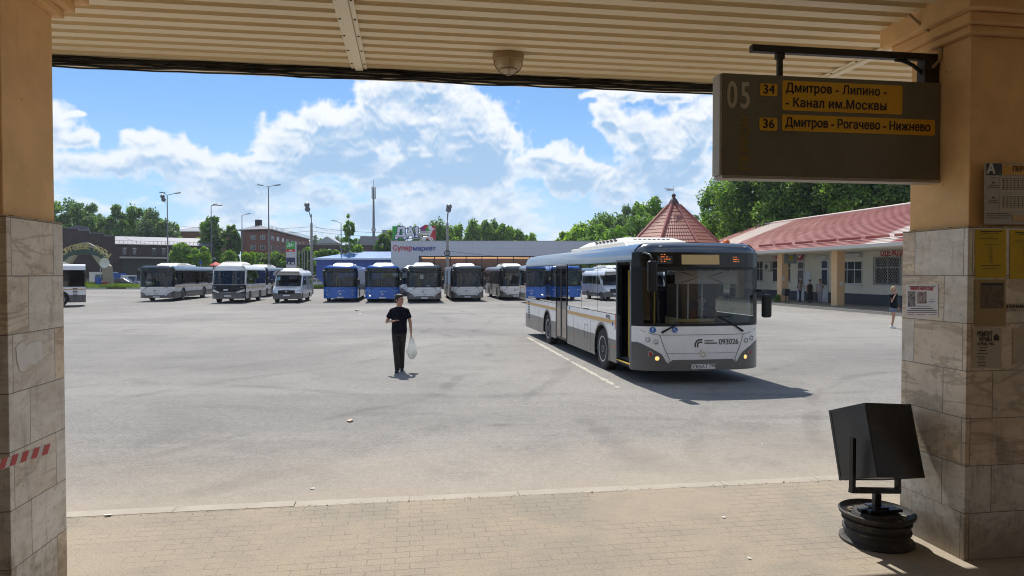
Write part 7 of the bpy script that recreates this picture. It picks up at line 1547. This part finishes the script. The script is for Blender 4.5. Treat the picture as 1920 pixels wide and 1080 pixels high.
def torso(mb, e=0.0, hip=(.155, .115), waist=(.135, .10), chest=(.165, .115), sh=(.15, .085), z=(.86, .95, 1.10, 1.28, 1.41, 1.46), low=0, lean=0.0):
    Z = list(z); R = [(hip[0]*.93+e, hip[1]*.93+e), (hip[0]+e, hip[1]+e), (waist[0]+e, waist[1]+e), (chest[0]+e, chest[1]+e), (sh[0]+e, sh[1]+e), (.075+e, .06+e)]
    mb.tube([(0, lean*(q_-1), q_) for q_ in Z[low:]], R[low:], 18, side=(1, 0, 0))
def shoe(par, p, yaw, mat, sc=1.0):
    g = MB(); c, s = cos(yaw), sin(yaw); p = Vector(p); f = Vector((s, -c, 0))
    g.tube([p-f*.085*sc+Vector((0, 0, .045)), p+Vector((0, 0, .05)), p+f*.09*sc+Vector((0, 0, .036)), p+f*.165*sc+Vector((0, 0, .028))], [(.036*sc, .042), (.041*sc, .048), (.046*sc, .034), (.030*sc, .024)], 12, side=(c, s, 0)); g.tube([p+Vector((0, 0, .05)), p+Vector((0, 0, .11))], [.046*sc, .045*sc], 10)
    return fuse('shoe', g, mat, par, .008, 2)
# the man walking across the lot
fp = at_z(749, 697); man = thing('person', 'man in black T-shirt and charcoal trousers walking across the lot, looking aside', 'person', fp, .06)
g = MB(); torso(g)
g.tube([(0, 0, 1.44), (0, -.01, 1.55), (0, -.005, 1.60)], [.066, .056, .058], 12); hf = head(g, (.005, -.02, 1.635), radians(58), 0.05, 1.04)
sl_, sr = (-.172, .01, 1.385), (.172, .0, 1.385)
el_, wl_ = (-.285, .05, 1.135), (-.115, -.165, 1.165); er_, wr_ = (.245, .03, 1.12), (.268, -.03, .885)
limb(g, [sl_, el_, wl_], [.044, .039, .027]); limb(g, [sr, er_, wr_], [.044, .038, .026])
hand(g, wl_, (.86, -.45, .22), (0, -.2, -1), .30, .95); hand(g, wr_, (.04, -.10, -1), (-1, -.1, 0), .95, .95)
LH, LK, LA = (-.085, 0, .90), (-.062, -.10, .50), (-.035, -.12, .10); RH, RK, RA = (.080, 0, .90), (.052, .02, .50), (.035, .18, .11)
limb(g, [LH, LK, LA], [.08, .056, .040]); limb(g, [RH, RK, RA], [.08, .056, .040])
body = fuse('body', g, M_SKIN, man, .0065, 3); face(man, hf)
g = MB(); torso(g, .024, hip=(.152, .115), waist=(.145, .108), sh=(.135, .085), z=(.865, .94, 1.10, 1.28, 1.405, 1.475))
for a, b in ((sl_, el_), (sr, er_)):
    a, b = Vector(a), Vector(b); m = a.lerp(b, .62); g.tube([a+Vector((0, 0, -.012)), a.lerp(m, .5), m], [.058, .062, .070], 12); g.ball(a, .058, 12); g.tube([a, a*.45+Vector((0, 0, a.z*.55+.035))], [.058, .055], 12)
g.ball((0, 0, .95), (.158, .115, .06), 12)
fuse('t_shirt', g, M_TEE, man, .0075, 7)
g = MB(); g.tube([(0, 0, .82), (0, 0, .90), (0, 0, .97)], [(.152, .122), (.158, .125), (.150, .115)], 16, side=(1, 0, 0))
for h, k_, a in ((LH, LK, LA), (RH, RK, RA)): limb(g, [h, k_, (a[0], a[1], a[2]-.045)], [.090, .070, .056])
fuse('trousers', g, M_TROU, man, .0085, 2)
shoe(man, (-.035, -.105, 0), -.1, M_SHOE); shoe(man, (.035, .20, .0), .1, M_SHOE)
g = MB()
def hb(p, r): t = MB().ball((0, 0, 0), r, 14); g.add([hf(Vector(p)+Vector(v)) for v in t.v], t.f)
hb((0, .022, .052), (.083, .098, .084)); hb((0, .055, .0), (.076, .062, .085)); hb((0, -.045, .098), (.06, .05, .028)); hb((.074, .01, .02), (.012, .035, .05)); hb((-.074, .01, .02), (.012, .035, .05))
fuse('hair', g, M_HAIRD, man, .007, 1)
# his carrier bag
M_BAG = None
m, k, b = newmat('white_carrier_bag'); c = coords(k); sz = k.n('ShaderNodeSeparateXYZ'); k.L(c, sz.inputs[0]); low = k.m('MULTIPLY', k.ss(sz.outputs[2], -.40, -.26, 1, 0), k.ss(k.noise(c, 11, 4, .6), .36, .62)); k.L(k.mix(low, k.mix(k.ss(k.noise(c, 6, 4), .4, .6), (.86, .87, .87), (.70, .73, .70)), (.40, .43, .35)), b.inputs['Base Color']); b.inputs['Roughness'].default_value = .5; bump(k, b, k.noise(c, 16, 6, .7, 1.5), .03, 1.0)
t_ = k.n('ShaderNodeBsdfTranslucent'); t_.inputs[0].default_value = (.95, .96, .93, 1); mx = k.n('ShaderNodeMixShader'); mx.inputs[0].default_value = .5; k.L(b.outputs[0], mx.inputs[1]); k.L(t_.outputs[0], mx.inputs[2]); k.L(mx.outputs[0], k.t.nodes['Material Output'].inputs[0]); M_BAG = m
Rm = Matrix.Rotation(.06, 3, 'Z'); hp = fp+Rm @ Vector((.285, -.055, .80)); bag = thing('carrier_bag', 'white plastic carrier bag with greenish contents hanging from the walking man\'s hand', 'bag', hp)
def bagf(u, v):
    z = -.50*v; t = v; w_ = .030+.075*min(1, (t/.62))**1.1 if t < .62 else .105*sqrt(max(0, 1-((t-.62)/.385)**2)); a = 2*pi*u; wr2 = 1+.09*sin(a*5+7*v)+.06*sin(a*9-11*v)+.05*sin(a*3+17*v)
    return (cos(a)*w_*wr2*1.08, sin(a)*w_*.82*wr2, z-.012)
g = MB(); g.grid(bagf, 30, 20); g.build('bag_body', M_BAG, bag, smooth=80)
g = MB()
for s in (-1, 1): g.tube([(s*.055, -.01, -.14), (s*.025, 0, -.05), (s*.008, 0, .012)], [(.018, .006), (.014, .006), (.010, .006)], 8, side=(1, 0, 0))
g.build('handle', M_BAG, bag, smooth=60)
# a simple standing figure with chosen clothes, for the people near the wing
def figure(label, base, rz, h, top, bottom=None, skirt=None, hair=M_HAIRM, shoes=M_SHOE, arms=None, legs=None, hat=None, sleeve=.5, yaw=0.0, pitch=0.0, stout=1.0, extra=None, hl=.12):
    t = thing('person', label, 'person', base, rz); k = h/1.75; S = lambda p: (p[0]*k*(stout if abs(p[0]) > .1 else 1), p[1]*k, p[2]*k); g = MB()
    ZZ = [z_*k for z_ in (.86, .95, 1.10, 1.28, 1.41, 1.46)]
    torso(g, 0, tuple(x*k*stout for x in (.155, .12)), tuple(x*k*stout for x in (.13, .105)), tuple(x*k*stout for x in (.15, .12)), (.14*k, .08*k), ZZ)
    g.tube([S((0, 0, 1.44)), S((0, -.01, 1.6))], [.055*k, .052*k], 10); hf = head(g, S((0, -.02, 1.655)), yaw, pitch, k)
    A = arms or (((-.175, 0, 1.40), (-.23, .03, 1.12), (-.22, -.06, .88)), ((.175, 0, 1.40), (.23, .03, 1.12), (.22, -.06, .88)))
    for a in A: limb(g, [S(p) for p in a], [.042*k*stout, .036*k*stout, .025*k]); d = Vector(a[2])-Vector(a[1]); hand(g, S(a[2]), d, (0, -1, 0) if abs(d.normalized().y) < .8 else (0, 0, 1), .5, .9*k)
    Lg = legs or (((-.085, 0, .88), (-.08, -.02, .48), (-.075, 0, .09)), ((.085, 0, .88), (.08, 0, .48), (.075, .02, .09)))
    for l in Lg: limb(g, [S(p) for p in l], [.082*k*stout, .055*k, .038*k])
    fuse('body', g, M_SKIN, t, .011, 2); face(t, hf)
    g = MB(); torso(g, .02, tuple(x*k*stout for x in (.152, .118)), tuple(x*k*stout for x in (.135, .11)), tuple(x*k*stout for x in (.155, .125)), (.142*k, .085*k), [z_-.01 for z_ in ZZ])
    if sleeve:
        for a in A: p, q_ = Vector(S(a[0])), Vector(S(a[1])); mm = p.lerp(q_, sleeve); g.tube([p, p.lerp(mm, .5), mm], [.060*k*stout, .060*k*stout, .062*k*stout], 10); g.ball(p, .060*k*stout, 10)
    if skirt: g.tube([(0, 0, 1.0*k), (0, 0, .8*k), (0, 0, skirt*k)], [(.15*k*stout, .12*k*stout), (.19*k*stout, .15*k*stout), (.25*k*stout, .20*k*stout)], 16, side=(1, 0, 0))
    fuse('dress' if skirt else 't_shirt', g, top, t, .011, 2)
    if bottom:
        mt_, cut = bottom; g = MB(); g.tube([S((0, 0, .83)), S((0, 0, .97))], [(.16*k*stout, .13*k*stout), (.152*k*stout, .12*k*stout)], 14, side=(1, 0, 0))
        for l in Lg:
            p, q_, r_ = (Vector(S(x)) for x in l)
            if cut < 1: g.tube([p, p.lerp(q_, cut)], [.098*k*stout, .092*k*stout], 12)
            else: limb(g, [tuple(p), tuple(q_), tuple(p*0+r_+Vector((0, 0, -.03)))], [.096*k*stout, .07*k, .058*k])
        fuse('shorts' if cut < 1 else 'jeans', g, mt_, t, .011, 2)
    for l in Lg: shoe(t, S((l[2][0], l[2][1], 0)), 0, shoes, k)
    g = MB()
    def hb(p, r): q_ = MB().ball((0, 0, 0), tuple(x*k for x in r), 12); g.add([hf(Vector(p)+Vector(v)/k) for v in q_.v], q_.f)
    hb((0, .022, .05), (.086, .10, .086)); hb((0, .06, -.03), (.08, .06, hl)); fuse('hair', g, hair, t, .011, 1)
    if hat:
        mt_, brim = hat; g = MB()
        for (r0, z0_, r1, z1_) in ((.10, .07, .075, .15), (brim, .068, brim*.98, .08)): q_ = MB().lathe([(r0*k, z0_*k), (r1*k, z1_*k), (0, z1_*k+.01)], 16); g.add([hf(Vector(v)/k+Vector((0, .01, 0))) for v in q_.v], q_.f)
        g.build('hat', mt_, t, smooth=50)
    return t
wz = lambda px, py: at_z(px, py, 0.0)
figure('blonde woman in black T-shirt and denim shorts walking with a hand raised to her face', wz(1674, 615.5), .35, 1.68, M_TEE, (M_DENIM, .45), hair=M_HAIRB, shoes=M_SHOEW, sleeve=.5,
       arms=(((-.17, 0, 1.40), (-.22, -.12, 1.14), (-.06, -.17, 1.45)), ((.17, 0, 1.40), (.24, .05, 1.12), (.26, -.02, .90))), legs=(((-.08, 0, .88), (-.06, -.08, .48), (-.075, -.02, .09)), ((.08, 0, .88), (.09, .04, .48), (.10, .14, .10))), yaw=.2, pitch=.25, hl=.13)
bg_ = wz(1674, 615.5)+Vector((.22, -.02, 0)); b_o = thing('backpack', 'dark bag hanging at the side of the blonde woman', 'bag', bg_, .35); g = MB(); g.ball((0, .05, 1.12), (.13, .10, .20), 14); g.ball((0, .05, .98), (.14, .11, .14), 14); fuse('bag_body', g, P('bag_dark', (.02, .028, .032), .6), b_o, .015, 2); MB().tube([(0, .05, 1.28), (-.08, .0, 1.42), (-.12, .06, 1.44)], .016, 6).build('strap', M_BLACK, b_o)
def wzp(px, py, u): p = at_pl(px, py, U, u); return Vector((p.x, p.y, .15))
figure('woman in white cap, tan top and jeans looking at her hands by the shop door', wzp(1500, 563, 28.6), .9, 1.66, P('tan_top', (.42, .27, .20), .8), (M_JEAN, 1), hat=(P('cap_white', (.65, .63, .6), .7), .11), arms=(((-.17, 0, 1.40), (-.22, -.08, 1.14), (-.06, -.26, 1.22)), ((.17, 0, 1.40), (.22, -.08, 1.14), (.06, -.26, 1.22))), pitch=.2)
figure('woman in long black dress and dark brimmed hat standing between two other women', wzp(1518, 565, 28.3), .2, 1.60, P('black_dress', (.022, .018, .018), .85, var=.3), None, skirt=.18, hat=(P('hat_dark', (.03, .025, .025), .8), .16), sleeve=0, stout=1.18, yaw=-.3)
figure('woman in pale patterned dress and dark sun hat beside the second shop door', wzp(1537.5, 563, 28.8), -.4, 1.64, P('pale_patterned_cotton', (.40, .34, .36), .85, var=.5, scale=14), (P('pale_patterned_trousers', (.38, .33, .36), .85, var=.5, scale=14), 1), hat=(P('sun_hat_dark', (.035, .025, .028), .8), .18), sleeve=.7, stout=1.15, arms=(((-.17, 0, 1.40), (-.23, -.02, 1.12), (-.22, -.1, .92)), ((.17, 0, 1.40), (.22, -.1, 1.16), (.08, -.16, 1.42))))
# driver of the arriving bus
dp = MAINBUS.matrix_basis @ Vector((.62, 1.42, .30)); figure_seat = ((-.09, .02, .62), (-.12, -.38, .60), (-.12, -.40, .22)), ((.09, .02, .62), (.12, -.38, .60), (.12, -.40, .22))
t = thing('person', 'driver in dark shirt sitting behind the windscreen of the arriving bus', 'person', dp, ANG)
g = MB(); ZZ = [z_-.33 for z_ in (.90, .97, 1.10, 1.28, 1.41, 1.46)]; torso(g, 0, z=ZZ); g.tube([(0, 0, 1.11), (0, 0, 1.27)], [.058, .055], 10); hf = head(g, (0, -.02, 1.325), -.35, .05)
A = (((-.185, 0, 1.07), (-.25, -.10, .82), (-.17, -.34, .98)), ((.185, 0, 1.07), (.25, -.10, .82), (.17, -.34, .98)))
for a in A: limb(g, a, [.048, .04, .027]); hand(g, a[2], (0, -.4, .8), (0, -1, -.3), 1.0, .9)
for l in figure_seat: limb(g, l, [.085, .06, .045])
fuse('body', g, M_SKIN, t, .010, 2); face(t, hf); g = MB(); torso(g, .022, z=[z_-.01 for z_ in ZZ])
for a in A: p, q_ = Vector(a[0]), Vector(a[1]); g.tube([p, p.lerp(q_, .9)], [.066, .06], 10); g.ball(p, .065, 10)
fuse('shirt', g, P('dark_red_shirt', (.06, .02, .025), .85), t, .011, 2); g = MB(); g.ball((0, 0, .60), (.17, .14, .1), 12)
for l in figure_seat: limb(g, l, [.095, .072, .058])
fuse('trousers', g, M_TROU, t, .012, 2); g = MB()
for p, r_ in (((0, .022, .052), (.084, .099, .084)), ((0, .055, .0), (.077, .062, .085))): q_ = MB().ball((0, 0, 0), r_, 12); g.add([hf(Vector(p)+Vector(v)) for v in q_.v], q_.f)
fuse('hair', g, M_HAIRD, t, .011, 1)
# ------------------------------------------------------------------ summer haze
hz_m = bpy.data.materials.new('summer_haze'); hz_m.use_nodes = True; hz_m.node_tree.nodes.clear()
vo_ = hz_m.node_tree.nodes.new('ShaderNodeVolumePrincipled'); vo_.inputs['Color'].default_value = (.80, .88, 1, 1); vo_.inputs['Density'].default_value = .00025; vo_.inputs['Anisotropy'].default_value = .35
oo_ = hz_m.node_tree.nodes.new('ShaderNodeOutputMaterial'); hz_m.node_tree.links.new(vo_.outputs[0], oo_.inputs['Volume'])
tag(MB().bb(-420, 420, -60, 520, -1.1, 45).build('haze', hz_m), kind='stuff')
